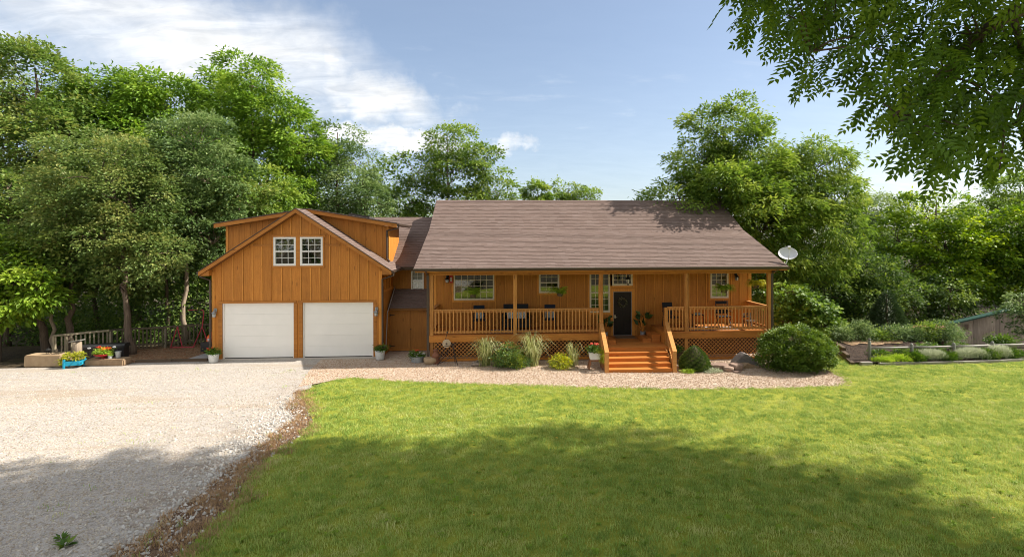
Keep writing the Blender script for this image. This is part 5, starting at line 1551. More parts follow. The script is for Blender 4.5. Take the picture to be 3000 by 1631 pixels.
TB = Vector((11.2, -12.6, 0))
wt_ = thing('walnut_tree', 'big walnut tree whose leafy boughs hang into the upper right corner', 'tree', TB)
rng = np.random.default_rng(91)
OV = [p_ for p_ in OV if p_[2] > 5.75] + [(3.40, -13.1, 8.15)]
base = np.array(OV) - np.array(TB)
PL = t_pinnate(6, 0.115, 0.28, 0.30, 0.95)
per = 9
n = len(base) * per
C = np.repeat(base, per, 0)
off = rng.normal(size=(n, 3)) * np.array([0.125, 0.125, 0.10])
P = C + off
A = nrm(np.array([[-0.75, -0.2, -0.35]]) + rng.normal(size=(n, 3)) * np.array([0.6, 0.6, 0.35]) + off * 1.5)
A[:, 2] -= 0.55
U = np.array([-0.1, -0.55, 0.55]) + rng.normal(size=(n, 3)) * 0.55
S = rng.uniform(0.38, 0.55, n)
T = np.clip(np.repeat(rng.normal(0.45, 0.15, len(base)), per) + rng.normal(0, 0.16, n), 0, 1)
order = np.argsort(((P + np.array(TB) - np.array((0, -20, CAM_H))) ** 2).sum(1))
near, rest = order[:300], order[300:]
V, Q, T2 = emit(P[rest], A[rest], U[rest], S[rest], PL, T[rest])
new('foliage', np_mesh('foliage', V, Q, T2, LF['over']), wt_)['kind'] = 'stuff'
lm = []
for k in range(4):
    tv, tq = PL
    me = np_mesh('leaf', tv, tq, np.full(len(tv), 0.25 + 0.15 * k), LF['over'])
    lm.append(me)
for i, k in enumerate(near):
    a = Vector(A[k]).normalized()
    s = Vector(U[k]).cross(a).normalized()
    nn = a.cross(s)
    Mx = Matrix((a, s, nn)).transposed().to_4x4() @ Matrix.Scale(S[k], 4)
    Mx.translation = Vector(P[k])
    new('leaf', lm[i % 4], wt_, Mx)
# rest of the crown: high and to the right, over and behind the lawn
def over_keep(Cw):
    W = Cw + np.array(TB)
    d = W[:, 1] + 20
    xs = W[:, 0] - 1.09 * W[:, 2]
    edge = np.interp(xs, [-22, -16, -11, -5, 3, 5, 7.5, 9.5], [-8.3, -8.2, -8.0, -6.75, -6.45, -6.9, -8.6, -9.0]) + 0.22 * np.sin(xs * 2.1)
    free = (W[:, 2] > CAM_H + 1.5 + 0.53 * np.maximum(d, 0)) | (d < -1.0) | (W[:, 0] > 1.02 * d + 1.6)
    return free & (W[:, 1] < edge)
bl = [(x + 15.3 - 11.2, -11.0 + 12.6 + 0.5 * math.sin(x), 14.2, 2.3, 3.8, 1.9) for x in (-14, -11, -8, -5.5, -3, -0.5, 2, 4.5)] + [(x + 12.2 - 11.2, -15.6 + 12.6 + 0.5 * math.cos(x), 11.2, 2.4, 3.6, 1.8) for x in (-13, -9.5, -7, -4.5, -2, 0.5, 3, 5.5, 8.5)]
(V, Q, T), C = foliage(bl, 2300, 14, 0.62, PN4, 92, 0.62, 0.4, 0.2, keep=over_keep)
kk = len(PN4[0])
Vl = V.reshape(-1, kk, 3)
xsl = Vl[:, 0, 0] + TB.x - 1.09 * Vl[:, 0, 2]
ok_ = over_keep(Vl[:, 4]) & (np.random.default_rng(4).random(len(Vl)) < np.interp(xsl, [-13, -8], [0.5, 1.0]))
V = Vl[ok_].reshape(-1, 3)
T = T.reshape(-1, kk)[ok_].ravel()
Q = Q[:ok_.sum() * len(PN4[1])]
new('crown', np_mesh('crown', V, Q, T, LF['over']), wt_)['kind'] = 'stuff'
mb = MB()
tr_ = [(0, 0, -0.3), (-0.1, 0, 3), (-0.3, 0.0, 6), (-0.9, -0.2, 9.0), (-1.2, -0.4, 13.5)]
mb.tube(curve_pts(tr_[0], tr_[1], 0, 4) + curve_pts(tr_[1], tr_[2], 0, 4)[1:] + curve_pts(tr_[2], tr_[3], 0, 4)[1:] + curve_pts(tr_[3], tr_[4], 0, 4)[1:], [0.42 - 0.028 * i for i in range(13)], 12)
limbs = [[(-0.3, 0, 6.2), (-2.4, -0.4, 8.3), (-4.31, -0.78, 7.72), (-4.78, -0.75, 7.39), (-5.25, -0.72, 6.88), (-5.58, -0.70, 6.55), (-5.9, -0.69, 6.32)],
         [(-0.6, -0.1, 7.6), (-3.4, -0.3, 8.9), (-5.4, -0.5, 8.6), (-6.69, -0.64, 8.1), (-7.02, -0.62, 7.21)],
         [(-4.3, -0.78, 7.74), (-4.0, -0.7, 7.0), (-4.1, -0.5, 6.3), (-4.3, -0.6, 5.6)], [(-2.4, -0.4, 8.3), (-3.3, -0.2, 7.4), (-3.6, -0.2, 6.4), (-3.7, -0.5, 5.6)]]
for L, r in zip(limbs, (0.14, 0.10, 0.045, 0.05)):
    mb.tube(L, [r * (1 - 0.85 * i / (len(L) - 1)) for i in range(len(L))], 8)
skel = np.array([p for L in limbs for p in L[1:]])
for c in base:
    j = np.argmin(((skel - c) ** 2).sum(1))
    mb.tube(curve_pts(skel[j], c, 0.05, 5, rng, 0.03), [0.016, 0.013, 0.010, 0.007, 0.004], 5, cap=False)
for b in bl[::2]:
    i = 2 if b[2] < 10 else 3
    mb.tube(curve_pts(tr_[i], b[:3], 0.5, 7, rng, 0.12), [0.17 * (1 - 0.75 * k / 6) for k in range(7)], 7)
mb.build('trunk', 'bark', wt_, smooth=True)

# ------------------------------------------------------------------ grass, weeds, stones (uncountable)
def tuft(name, blades, h, w, spread, seed, lean=0.5):
    rnd = random.Random(seed)
    mb = MB()
    for _ in range(blades):
        x, y = rnd.gauss(0, spread), rnd.gauss(0, spread)
        a = rnd.uniform(0, 2 * PI)
        L = h * rnd.uniform(0.55, 1.2)
        dx, dy = math.cos(a), math.sin(a)
        ln_ = L * lean * rnd.uniform(0.2, 1.2)
        sx, sy = -dy * w / 2, dx * w / 2
        mb.add([(x - sx, y - sy, 0), (x + sx, y + sy, 0), (x + dx * ln_ * 0.4 + sx * 0.8, y + dy * ln_ * 0.4 + sy * 0.8, L * 0.6), (x + dx * ln_ * 0.4 - sx * 0.8, y + dy * ln_ * 0.4 - sy * 0.8, L * 0.6), (x + dx * ln_, y + dy * ln_, L * 0.92)],
               [(0, 1, 2, 3), (3, 2, 4)])
    me = bpy.data.meshes.new(name)
    me.from_pydata(mb.v, [], mb.f)
    me.update()
    return me


def scatter(name, surf, inst_me, mat, density, seed, smin, smax, tilt=0.0):
    """instances over a surface; density is a function of x, y written per vertex"""
    me = surf.copy()
    me.materials.clear()
    co = np.empty(len(me.vertices) * 3, dtype=np.float32)
    me.vertices.foreach_get('co', co)
    co = co.reshape(-1, 3)
    a = me.attributes.new('dens', 'FLOAT', 'POINT')
    a.data.foreach_set('value', np.array([density(float(p[0]), float(p[1])) for p in co], dtype=np.float32))
    inst_me.materials.clear()
    inst_me.materials.append(MA[mat])
    src = bpy.data.objects.new(name + '_piece', inst_me)
    o = new(name, me)
    ng = bpy.data.node_groups.new(name, 'GeometryNodeTree')
    ng.interface.new_socket('Geometry', in_out='INPUT', socket_type='NodeSocketGeometry')
    ng.interface.new_socket('Geometry', in_out='OUTPUT', socket_type='NodeSocketGeometry')
    N = ng.nodes.new
    gi, go = N('NodeGroupInput'), N('NodeGroupOutput')
    dp = N('GeometryNodeDistributePointsOnFaces')
    na = N('GeometryNodeInputNamedAttribute')
    na.data_type = 'FLOAT'
    na.inputs['Name'].default_value = 'dens'
    oi = N('GeometryNodeObjectInfo')
    oi.inputs['Object'].default_value = src
    ip = N('GeometryNodeInstanceOnPoints')
    rv = N('FunctionNodeRandomValue')
    rv.data_type = 'FLOAT_VECTOR'
    rv.inputs[0].default_value = (-tilt, -tilt, 0)
    rv.inputs[1].default_value = (tilt, tilt, 2 * PI)
    rs = N('FunctionNodeRandomValue')
    rs.data_type = 'FLOAT'
    rs.inputs[2].default_value = smin
    rs.inputs[3].default_value = smax
    rs.inputs['Seed'].default_value = seed + 5
    dp.inputs['Seed'].default_value = seed
    L = ng.links.new
    L(gi.outputs[0], dp.inputs['Mesh'])
    L(na.outputs['Attribute'], dp.inputs['Density'])
    L(dp.outputs['Points'], ip.inputs['Points'])
    L(oi.outputs['Geometry'], ip.inputs['Instance'])
    L(rv.outputs[0], ip.inputs['Rotation'])
    L(rs.outputs[1], ip.inputs['Scale'])
    L(ip.outputs[0], go.inputs[0])
    md = o.modifiers.new('scatter', 'NODES')
    md.node_group = ng
    o['kind'] = 'stuff'
    return o


def in_view(x, y, m_=5.0):
    d = y + 20
    return d > 4.0 and -1.12 * d - m_ < x < 0.96 * d + m_


def lawn_d(x, y):
    if not in_view(x, y): return 0.0
    d = y + 20
    return 95.0 if d < 10 else 75.0 if d < 14 else 55.0 if d < 19 else 35.0
sm = sheet_mesh('grass_surface', lawn_poly, 0.010, 0.7)
scatter('grass', sm, tuft('grass_tuft', 26, 0.062, 0.0075, 0.055, 1, 0.7), 'grass_blade', lawn_d, 3, 0.7, 1.35, 0.1)
scatter('long_grass', sm, tuft('long_tuft', 12, 0.11, 0.009, 0.05, 21, 0.9), 'grass_blade', lambda x, y: 7.0 * (0.4 + 0.6 * math.sin(x * 2.1 + y) * math.sin(y * 1.3 - x * 0.5)) if in_view(x, y) and y < -6 else 0.0, 23, 0.6, 1.2, 0.2)
scatter('fallen_leaves', sm, MB().add([(-0.03, 0, 0.05), (0, -0.016, 0.06), (0.035, 0, 0.052), (0, 0.016, 0.06)], [(0, 1, 2, 3)]).mesh('fallen_leaf'), 'orange_leaf', lambda x, y: 0.45 if in_view(x, y) and y < -5 else 0.0, 29, 0.6, 1.2, 0.3)
def weed_me(seed):
    rnd = random.Random(seed)
    mb = MB()
    for i in range(8):
        a = i * 2 * PI / 8 + rnd.uniform(-0.3, 0.3)
        L, w = rnd.uniform(0.05, 0.10), rnd.uniform(0.022, 0.035)
        c, s = math.cos(a), math.sin(a)
        z = rnd.uniform(0.02, 0.05)
        mb.add([(0, 0, 0.02), (c * L * 0.5 - s * w, s * L * 0.5 + c * w, z + 0.02), (c * L, s * L, z), (c * L * 0.5 + s * w, s * L * 0.5 - c * w, z + 0.02)], [(0, 1, 2, 3)])
    me = bpy.data.meshes.new('weed')
    me.from_pydata(mb.v, [], mb.f)
    me.update()
    return me
scatter('clover_weeds', sm, weed_me(2), 'weed_leaf', lambda x, y: (12.0 if y < -10 else 5.0 if y < -8 else 0.0) * (0.5 + 0.5 * math.sin(x * 1.7 + 1.3 * math.sin(y * 1.1)) * math.sin(y * 2.3 - x * 0.6)) if in_view(x, y) else 0.0, 9, 0.35, 0.95, 0.35)
dsm = sheet_mesh('dead_grass_surface', dirt_poly, 0.008, 0.35)
scatter('dead_grass', dsm, tuft('dead_tuft', 22, 0.075, 0.006, 0.06, 4, 1.0), 'dead_blade', lambda x, y: 130.0 * max(0.08, 0.55 + 0.75 * math.sin(y * 1.9 + 0.5) * math.sin(x * 5.0 + y * 3.1)) if y > -13.5 else 0, 5, 0.6, 1.4, 0.35)
scatter('edge_grass', dsm, tuft('edge_tuft', 16, 0.07, 0.007, 0.05, 31, 0.8), 'grass_blade', lambda x, y: 26.0 * max(0.0, math.sin(y * 2.7 + 1.0) * math.sin(x * 4.0 - y)) if y > -13.5 else 0.0, 33, 0.5, 1.2, 0.2)
def stone_me(seed, r):
    import bmesh
    bm = bmesh.new()
    bmesh.ops.create_icosphere(bm, subdivisions=1, radius=r)
    rnd = random.Random(seed)
    for v in bm.verts:
        v.co *= rnd.uniform(0.75, 1.2)
        v.co.z *= 0.6
        v.co.x *= 1.25
    me = bpy.data.meshes.new('stone')
    bm.to_mesh(me)
    bm.free()
    return me
strip_poly = [(-9.5, -13.0), (-4.75, -13.0), (-4.75, -11.1), (-5.1, -9.2), (-4.9, -7.6), (-5.0, -6.4), (-6.3, -4.1), (-7.2, -4.0), (-8.6, -6.5)]
ssm = sheet_mesh('stone_surface', strip_poly, 0.008, 0.4)
def stone_d(x, y):
    e = (x + 5.35) + 0.05 * (y + 9)
    return 190.0 * math.exp(-((e + 0.55) / 0.42) ** 2) + 75.0 * math.exp(-((e + 0.1) / 0.5) ** 2) + 8
plain_w = stone_mat('stone_white', (0.30, 0.275, 0.24), (0.48, 0.45, 0.41), (0.60, 0.575, 0.54), 3.0)
scatter('white_stones', ssm, stone_me(3, 0.036), 'stone_white', stone_d, 12, 0.25, 1.15, 3.0)
dvs = sheet_mesh('gravel_surface', [(-16, -13), (-5.6, -13), (-5.5, -8), (-6.4, -4), (-7.3, -0.5), (-18, -0.5), (-20, -6)], 0.002, 0.8)
scatter('driveway_gravel', dvs, stone_me(5, 0.0135), 'pebble_white', lambda x, y: 420.0 if y < -8 else 260.0 if y < -4 else 110.0, 13, 0.5, 1.5, 3.0)
pes = sheet_mesh('pea_surface', bed_poly, 0.008, 0.7)
scatter('pea_gravel', pes, stone_me(6, 0.019), 'pebble_tan', lambda x, y: 330.0 if y < 0.4 else 0, 14, 0.5, 1.4, 3.0)
scatter('driveway_weeds', dvs, tuft('drive_tuft', 14, 0.06, 0.008, 0.07, 8, 0.8), 'grass_blade', lambda x, y: 5.0 if (math.sin(x * 1.3 + y * 0.7) + math.sin(y * 1.9 - x * 0.4) > 1.25 and x > -11) else 0.0, 15, 0.6, 1.4, 0.2)
mus = sheet_mesh('chip_surface', mulch_poly, 0.006, 0.6)
scatter('wood_chips', mus, MB().box(-0.03, 0.03, -0.01, 0.01, -0.004, 0.004).mesh('chip'), 'trailing_wood', lambda x, y: 60.0, 16, 0.5, 1.4, 0.5)

# ------------------------------------------------------------------ plants and small things
def leafy(name, label, cat, loc, blobs, lf, clumps, per, size, seed, tmpl=None, spread=0.12, shell=0.6, droop=0.1, stem=True, group=None, tone=(0.48, 0.18, 0.15), flat=0.6):
    root = thing(name, label, cat, loc, 0, group)
    (V, Q, T), C = foliage(blobs, clumps, per, size, tmpl or BR, seed, spread, droop, shell, flat=flat, tone=tone)
    V[:, 2] = np.maximum(V[:, 2], 0.005)
    new('foliage', np_mesh('foliage', V, Q, T, LF[lf]), root)['kind'] = 'stuff'
    if stem:
        rn = np.random.default_rng(seed)
        mb = MB()
        for b in blobs:
            for k in range(3):
                t_ = np.array(b[:3]) + rn.normal(size=3) * np.array(b[3:6]) * 0.3
                mb.tube(curve_pts((b[0] * 0.3, b[1] * 0.3, 0), t_, 0.02, 5), [0.014, 0.012, 0.01, 0.007, 0.004], 5)
        mb.build('stem', 'bark', root)
    return root


def flowers(root, pts, r, mat, seed, name='flowers'):
    r *= 1.3
    rn = random.Random(seed)
    mb = MB()
    for (x, y, z) in pts:
        a0 = rn.uniform(0, PI)
        for k in range(5):
            a = a0 + k * 2 * PI / 5
            c, s = math.cos(a), math.sin(a)
            tz = rn.uniform(-0.3, 0.5)
            mb.add([(x, y, z), (x + r * 0.6 * c - r * 0.35 * s, y + r * 0.6 * s + r * 0.35 * c, z + r * tz), (x + r * c, y + r * s, z + r * tz * 1.3), (x + r * 0.6 * c + r * 0.35 * s, y + r * 0.6 * s - r * 0.35 * c, z + r * tz)], [(0, 1, 2, 3)])
    o = mb.build(name, mat, root)
    o['kind'] = 'stuff'
    return o


def ring(n, r, cx, cy, z, seed, dz=0.05):
    rn = random.Random(seed)
    return [(cx + r * math.sqrt(rn.random()) * math.cos(k * 2.4), cy + r * math.sqrt(rn.random()) * math.sin(k * 2.4), z + rn.uniform(-dz, dz)) for k in range(n)]


# clipped and loose shrubs along the porch
t = thing('round_bush', 'big round glossy green bush at the right corner of the porch', 'bush', (10.55, -1.75, gz(10.5, -1.7)))
BB = [(0, 0, 0.75, 1.16, 0.95, 0.68), (-0.55, 0, 0.45, 0.75, 0.7, 0.42), (0.6, 0, 0.5, 0.75, 0.7, 0.45), (0.1, 0.05, 1.15, 0.72, 0.6, 0.38), (0.1, -0.3, 0.35, 1.0, 0.7, 0.33), (-0.9, -0.2, 0.72, 0.35, 0.35, 0.3), (0.95, -0.1, 0.75, 0.35, 0.35, 0.3)]
(V, Q, T), C = boughs(BB, 330, 46000, 0.062, t_broad(0.7, 0.06), 401, 0.19, -0.1, (0.5, 0.16, 0.14), 0.86)
V[:, 2] = np.maximum(V[:, 2], 0.005)
new('foliage', np_mesh('foliage', V, Q, T, LF['box']), t)['kind'] = 'stuff'
mb = MB()
rn = np.random.default_rng(1)
for c in C[::6]:
    mb.tube(curve_pts((0, 0, 0), c, 0.02, 5, rn, 0.03), [0.03, 0.022, 0.015, 0.01, 0.005], 5)
mb.build('stem', 'bark', t)

def spruce():
    rng = np.random.default_rng(402)
    n = 26000
    u_ = rng.random(n)
    z = 0.86 * (1 - np.sqrt(u_) * 0.985) + 0.0
    prof = np.interp(z, [0, 0.15, 0.35, 0.6, 0.75, 0.86], [0.50, 0.565, 0.50, 0.33, 0.17, 0.02])
    a = rng.random(n) * 2 * PI
    lump = 1 + 0.07 * np.sin(a * 7 + z * 21) * np.sin(z * 30 + a * 3) + 0.05 * np.sin(a * 13 - z * 34)
    rr = prof * lump * (0.86 + 0.14 * rng.random(n))
    P = np.stack([rr * np.cos(a), rr * np.sin(a), z + 0.02], 1)
    A = np.stack([np.cos(a), np.sin(a), 0.55 + 0.6 * z], 1) + rng.normal(size=(n, 3)) * 0.45
    U = np.array([0, 0, 1.0]) + rng.normal(size=(n, 3)) * 0.7
    T = np.clip(0.5 + (lump - 1) * 5 + rng.normal(0, 0.17, n), 0, 1)
    V, Q, T = emit(P, A, U, 0.042 * rng.uniform(0.7, 1.3, n), t_broad(0.28, 0.05), T)
    root = thing('dwarf_spruce', 'dense cone-shaped dwarf spruce right of the orange stairs', 'shrub', (6.9, -1.5, gz(6.9, -1.5)))
    new('foliage', np_mesh('foliage', V, Q, T, LF['spruce']), root)['kind'] = 'stuff'
    MB().lathe([(0.40, 0.02), (0.46, 0.15), (0.40, 0.35), (0.24, 0.6), (0.08, 0.78), (0.0, 0.84)], 16).build('trunk', 'bark', root)
spruce()
b1 = leafy('photinia_bush', 'glossy green bush with reddish tips between two striped grass clumps', 'bush', (0.12, -1.0, 0), [(0, 0, 0.40, 0.52, 0.45, 0.36), (-0.1, 0, 0.68, 0.32, 0.3, 0.18), (0.25, -0.05, 0.3, 0.4, 0.36, 0.26), (-0.3, -0.05, 0.3, 0.36, 0.34, 0.26)], 'photinia', 230, 20, 0.075, 403, t_broad(0.5), 0.10, 0.7)
(V, Q, T), _ = foliage([(0, 0, 0.84, 0.35, 0.3, 0.06), (-0.35, 0, 0.62, 0.12, 0.12, 0.06), (0.38, 0, 0.66, 0.10, 0.1, 0.05)], 26, 7, 0.06, t_broad(0.4), 404, 0.05, -0.6)
new('new_growth', np_mesh('new_growth', V, Q, T, MA['bronze_tip']), b1)['kind'] = 'stuff'
(V, Q, T), _ = foliage([(0.32, -0.35, 0.28, 0.2, 0.12, 0.22)], 26, 12, 0.06, t_broad(0.5), 405, 0.07, 0.0)
new('yellow_growth', np_mesh('yellow_growth', V, Q, T, LF['gold']), b1)['kind'] = 'stuff'
leafy('golden_bush', 'low yellow-variegated bush in front of the lattice, left of the stairs', 'bush', (1.98, -1.25, 0), [(0, 0, 0.2, 0.36, 0.30, 0.18), (0.02, 0.05, 0.32, 0.2, 0.18, 0.12)], 'gold', 120, 18, 0.065, 406, t_broad(0.5), 0.09, 0.7, tone=(0.62, 0.25, 0.2))


def grass_clump(label, loc, h, r, n, seed, lf='blade', group='striped ornamental grass clumps by the porch', lean=(0, 0), name='ornamental_grass'):
    rng = np.random.default_rng(seed)
    root = thing(name, label, 'grass clump', loc, 0, group)
    V, Q, T = [], [], []
    for _ in range(n):
        a = rng.uniform(0, 2 * PI)
        L = h * rng.uniform(0.6, 1.25)
        out_ = r * rng.uniform(0.25, 1.15)
        w_ = 0.011
        bx, by = rng.normal(0, 0.085), rng.normal(0, 0.06)
        c, s = math.cos(a), math.sin(a)
        t0 = np.clip(rng.normal(0.5, 0.25), 0, 1)
        k = len(V)
        for i in range(7):
            u_ = i / 6
            rad = out_ * u_ ** 1.15
            z = L * (math.sin(min(1.0, u_ * 1.08) * PI * 0.62)) * (1 if u_ < 0.75 else 1 - 0.55 * (u_ - 0.75))
            ww = w_ * (1 - u_ * 0.8)
            x, y = bx + c * rad + lean[0] * u_ * u_, by + s * rad + lean[1] * u_ * u_
            V += [(x - s * ww, y + c * ww, max(z, 0.004)), (x + s * ww, y - c * ww, max(z, 0.004))]
            T += [t0, t0]
        Q += [(k + 2 * i, k + 2 * i + 1, k + 2 * i + 3, k + 2 * i + 2) for i in range(6)]
    new('blades', np_mesh('blades', np.array(V), np.array(Q), np.array(T), LF[lf]), root)['kind'] = 'stuff'
    MB().lathe([(0.07, 0.0), (0.08, 0.03), (0.05, 0.07)], 10).build('crown_base', 'dry_wood', root)
    return root
grass_clump('fountain of striped grass left of the glossy bush', (-0.8, -0.72, 0), 0.92, 0.78, 200, 411)
grass_clump('taller fountain of striped grass right of the glossy bush', (0.95, -0.85, 0), 1.05, 0.80, 220, 412)
grass_clump('thin sparse striped grass clump behind the golden bush', (2.45, -0.9, 0), 0.80, 0.42, 60, 413)
leafy('ground_cover', 'patch of pale low ground cover at the foot of the spruce, left side', 'plant', (6.45, -1.98, gz(6.5, -2)), [(0, 0, 0.06, 0.22, 0.12, 0.06)], 'fern', 60, 14, 0.045, 421, BR, 0.06, 0.2, stem=False)
leafy('ground_cover', 'patch of silvery-green low ground cover between spruce and brown slabs', 'plant', (7.45, -1.93, gz(7.5, -2)), [(0, 0, 0.06, 0.30, 0.14, 0.06), (-0.2, -0.1, 0.05, 0.2, 0.1, 0.05)], 'silver', 90, 14, 0.045, 422, BR, 0.06, 0.2, stem=False)

# rocks
def rock(name, label, loc, dims, seed, mat, rz=0, group=None, sub=3, sharp=0.25, flat_top=None):
    import bmesh
    from mathutils import noise
    bm = bmesh.new()
    bmesh.ops.create_icosphere(bm, subdivisions=sub, radius=1.0)
    off = Vector((seed * 3.1, seed * 1.7, seed * 0.9))
    for v in bm.verts:
        p = v.co.copy()
        d = 1 + sharp * noise.noise(p * 1.1 + off) + sharp * 0.4 * noise.noise(p * 2.7 + off)
        q = p * d
        q = Vector([math.copysign(abs(c) ** 0.72, c) for c in q])
        if flat_top and q.z > flat_top: q.z = flat_top + (q.z - flat_top) * 0.15
        v.co = Vector((q.x * dims[0], q.y * dims[1], (q.z * 0.5 + 0.42) * dims[2]))
    me = bpy.data.meshes.new(name)
    bm.to_mesh(me)
    bm.free()
    me.polygons.foreach_set('use_smooth', [True] * len(me.polygons))
    me.set_sharp_from_angle(angle=R(32))
    me.materials.append(MA[mat])
    o = new(name, me, None, Matrix.Translation(loc) @ Matrix.Rotation(rz, 4, 'Z'))
    return tag(o, label, 'rock', group)
gr = 'rocks in the gravel bed right of the stairs'
rock('rock', 'long flat brown slab lying just right of the spruce', (7.80, -1.55, gz(7.8, -1.5)), (0.34, 0.22, 0.30), 1, 'rock_brown', 0.1, gr, flat_top=0.5)
rock('rock', 'small brown block in front between the two bigger brown slabs', (8.02, -1.86, gz(8, -1.9)), (0.17, 0.15, 0.25), 2, 'rock_brown', -0.2, gr, flat_top=0.5)
rock('rock', 'rounded brown boulder touching the grey wedge rock', (8.38, -1.70, gz(8.4, -1.7)), (0.24, 0.22, 0.33), 3, 'rock_brown', 0.3, gr, flat_top=0.6)
rock('rock', 'tiny flat brown stone half sunk at the front of the slabs', (8.25, -2.05, gz(8.2, -2)), (0.16, 0.07, 0.07), 4, 'rock_brown', 0.2, gr)
def wedge(label, loc, prof, depth, mat, rz):
    import bmesh
    from mathutils import noise
    mb = MB().prism(prof, 'y', -depth / 2, depth / 2)
    me = mb.mesh('rock')
    bm = bmesh.new()
    bm.from_mesh(me)
    bmesh.ops.triangulate(bm, faces=bm.faces)
    bmesh.ops.subdivide_edges(bm, edges=bm.edges, cuts=3, use_grid_fill=True)
    for v in bm.verts:
        v.co += Vector((noise.noise(v.co * 4), noise.noise(v.co * 4 + Vector((9, 0, 0))), noise.noise(v.co * 4 + Vector((0, 9, 0))))) * 0.045
    bm.to_mesh(me)
    bm.free()
    me.materials.append(MA[mat])
    return tag(new('rock', me, None, Matrix.Translation(loc) @ Matrix.Rotation(rz, 4, 'Z')), label, 'rock', gr)
wedge('dark grey wedge-shaped rock leaning up against the lattice', (9.02, -0.95, gz(9, -1)), [(-0.48, 0.0), (-0.40, 0.16), (-0.05, 0.46), (0.08, 0.45), (0.42, 0.2), (0.48, 0.0)], 0.36, 'rock_grey', -0.05)
wedge('pale flat rock lying in front of the dark wedge', (8.95, -1.42, gz(9, -1.4)), [(-0.38, 0.0), (-0.30, 0.14), (0.0, 0.2), (0.32, 0.1), (0.42, 0.0)], 0.26, 'rock_tan', 0.05)
rock('boulder', 'squat tan boulder in front of the rusty milk can', (-2.92, -0.25, 0), (0.26, 0.20, 0.34), 8, 'rock_tan', 0.0, None, flat_top=0.6)

# milk can
t = thing('milk_can', 'rusty old milk can behind the tan boulder by the downspout', 'milk can', (-2.72, 0.12 - 0.35, 0))
MB().lathe([(0.135, 0.0), (0.145, 0.02), (0.145, 0.30), (0.150, 0.31), (0.145, 0.33), (0.085, 0.42), (0.08, 0.47), (0.095, 0.50)], 20).build('body', 'rust', t, smooth=True)
MB().lathe([(0.105, 0.50), (0.11, 0.53), (0.06, 0.555), (0.02, 0.56)], 18).build('lid', 'rust', t, smooth=True)
for s in (-1, 1):
    MB().tube([(s * 0.10, 0, 0.42), (s * 0.16, 0, 0.45), (s * 0.165, 0, 0.38), (s * 0.135, 0, 0.34)], 0.010, 6).build('handle', 'rust', t)
# grinding wheel
t = thing('grinding_wheel', 'antique round grindstone on a spindly iron frame by the lattice', 'grindstone', (-2.28, -0.45, 0))
w_ = MB()
n = 40
pr = [(0.0, -0.032), (0.150, -0.032), (0.157, -0.02), (0.157, 0.02), (0.150, 0.032), (0.0, 0.032)]
for (r_, y_) in pr:
    for k in range(n):
        a = 2 * PI * k / n
        w_.v.append((r_ * math.cos(a), y_, 0.81 + r_ * math.sin(a)))
w_.f += [(i * n + k, i * n + (k + 1) % n, (i + 1) * n + (k + 1) % n, (i + 1) * n + k) for i in range(5) for k in range(n)]
w_.build('stone', 'grindstone', t)
MB().tube([(0, -0.12, 0.81), (0, 0.12, 0.81)], 0.022, 8).lathe([(0.03, 0), (0.035, 0.02), (0.03, 0.04)], 8, (0, -0.05, 0.79)).build('axle', 'rusty_iron', t)
for (a, b) in (((-0.36, -0.10, 0.0), (0.14, -0.10, 0.62)), ((0.42, -0.10, 0.0), (0.22, -0.10, 0.78)), ((-0.42, 0.16, 0.0), (0.0, 0.14, 0.72)), ((0.30, 0.16, 0.0), (0.25, 0.14, 0.78))):
    MB().tube([a, b], 0.016, 6).build('leg', 'rusty_iron', t)
MB().tube([(-0.08, -0.10, 0.72), (0.34, -0.10, 0.78), (0.34, 0.14, 0.78), (-0.05, 0.14, 0.74)], 0.013, 6).tube([(-0.30, -0.11, 0.06), (0.16, -0.11, 0.30), (0.22, -0.11, 0.26)], 0.012, 6).build('frame', 'rusty_iron', t)
MB().tube([(-0.05, 0.05, 0.95), (0.02, 0.05, 1.20)], 0.010, 6).box(-0.01, 0.05, 0.03, 0.07, 1.19, 1.25).build('handle', 'rusty_iron', t)
# driftwood
t = thing('driftwood', 'small heap of grey driftwood beside the first striped grass', 'driftwood', (-1.12, -0.72, 0))
for i, (a, b, r_) in enumerate((((-0.22, -0.06, 0.05), (0.18, -0.1, 0.07), 0.055), ((-0.2, 0.08, 0.12), (0.2, 0.05, 0.05), 0.045), ((-0.05, 0.0, 0.14), (0.14, 0.1, 0.16), 0.03))):
    MB().tube(curve_pts(a, b, 0.03, 6, np.random.default_rng(i), 0.012), [r_ * 0.7, r_, r_ * 1.05, r_, r_ * 0.8, r_ * 0.4], 8).build('log', 'dry_wood', t, smooth=True)

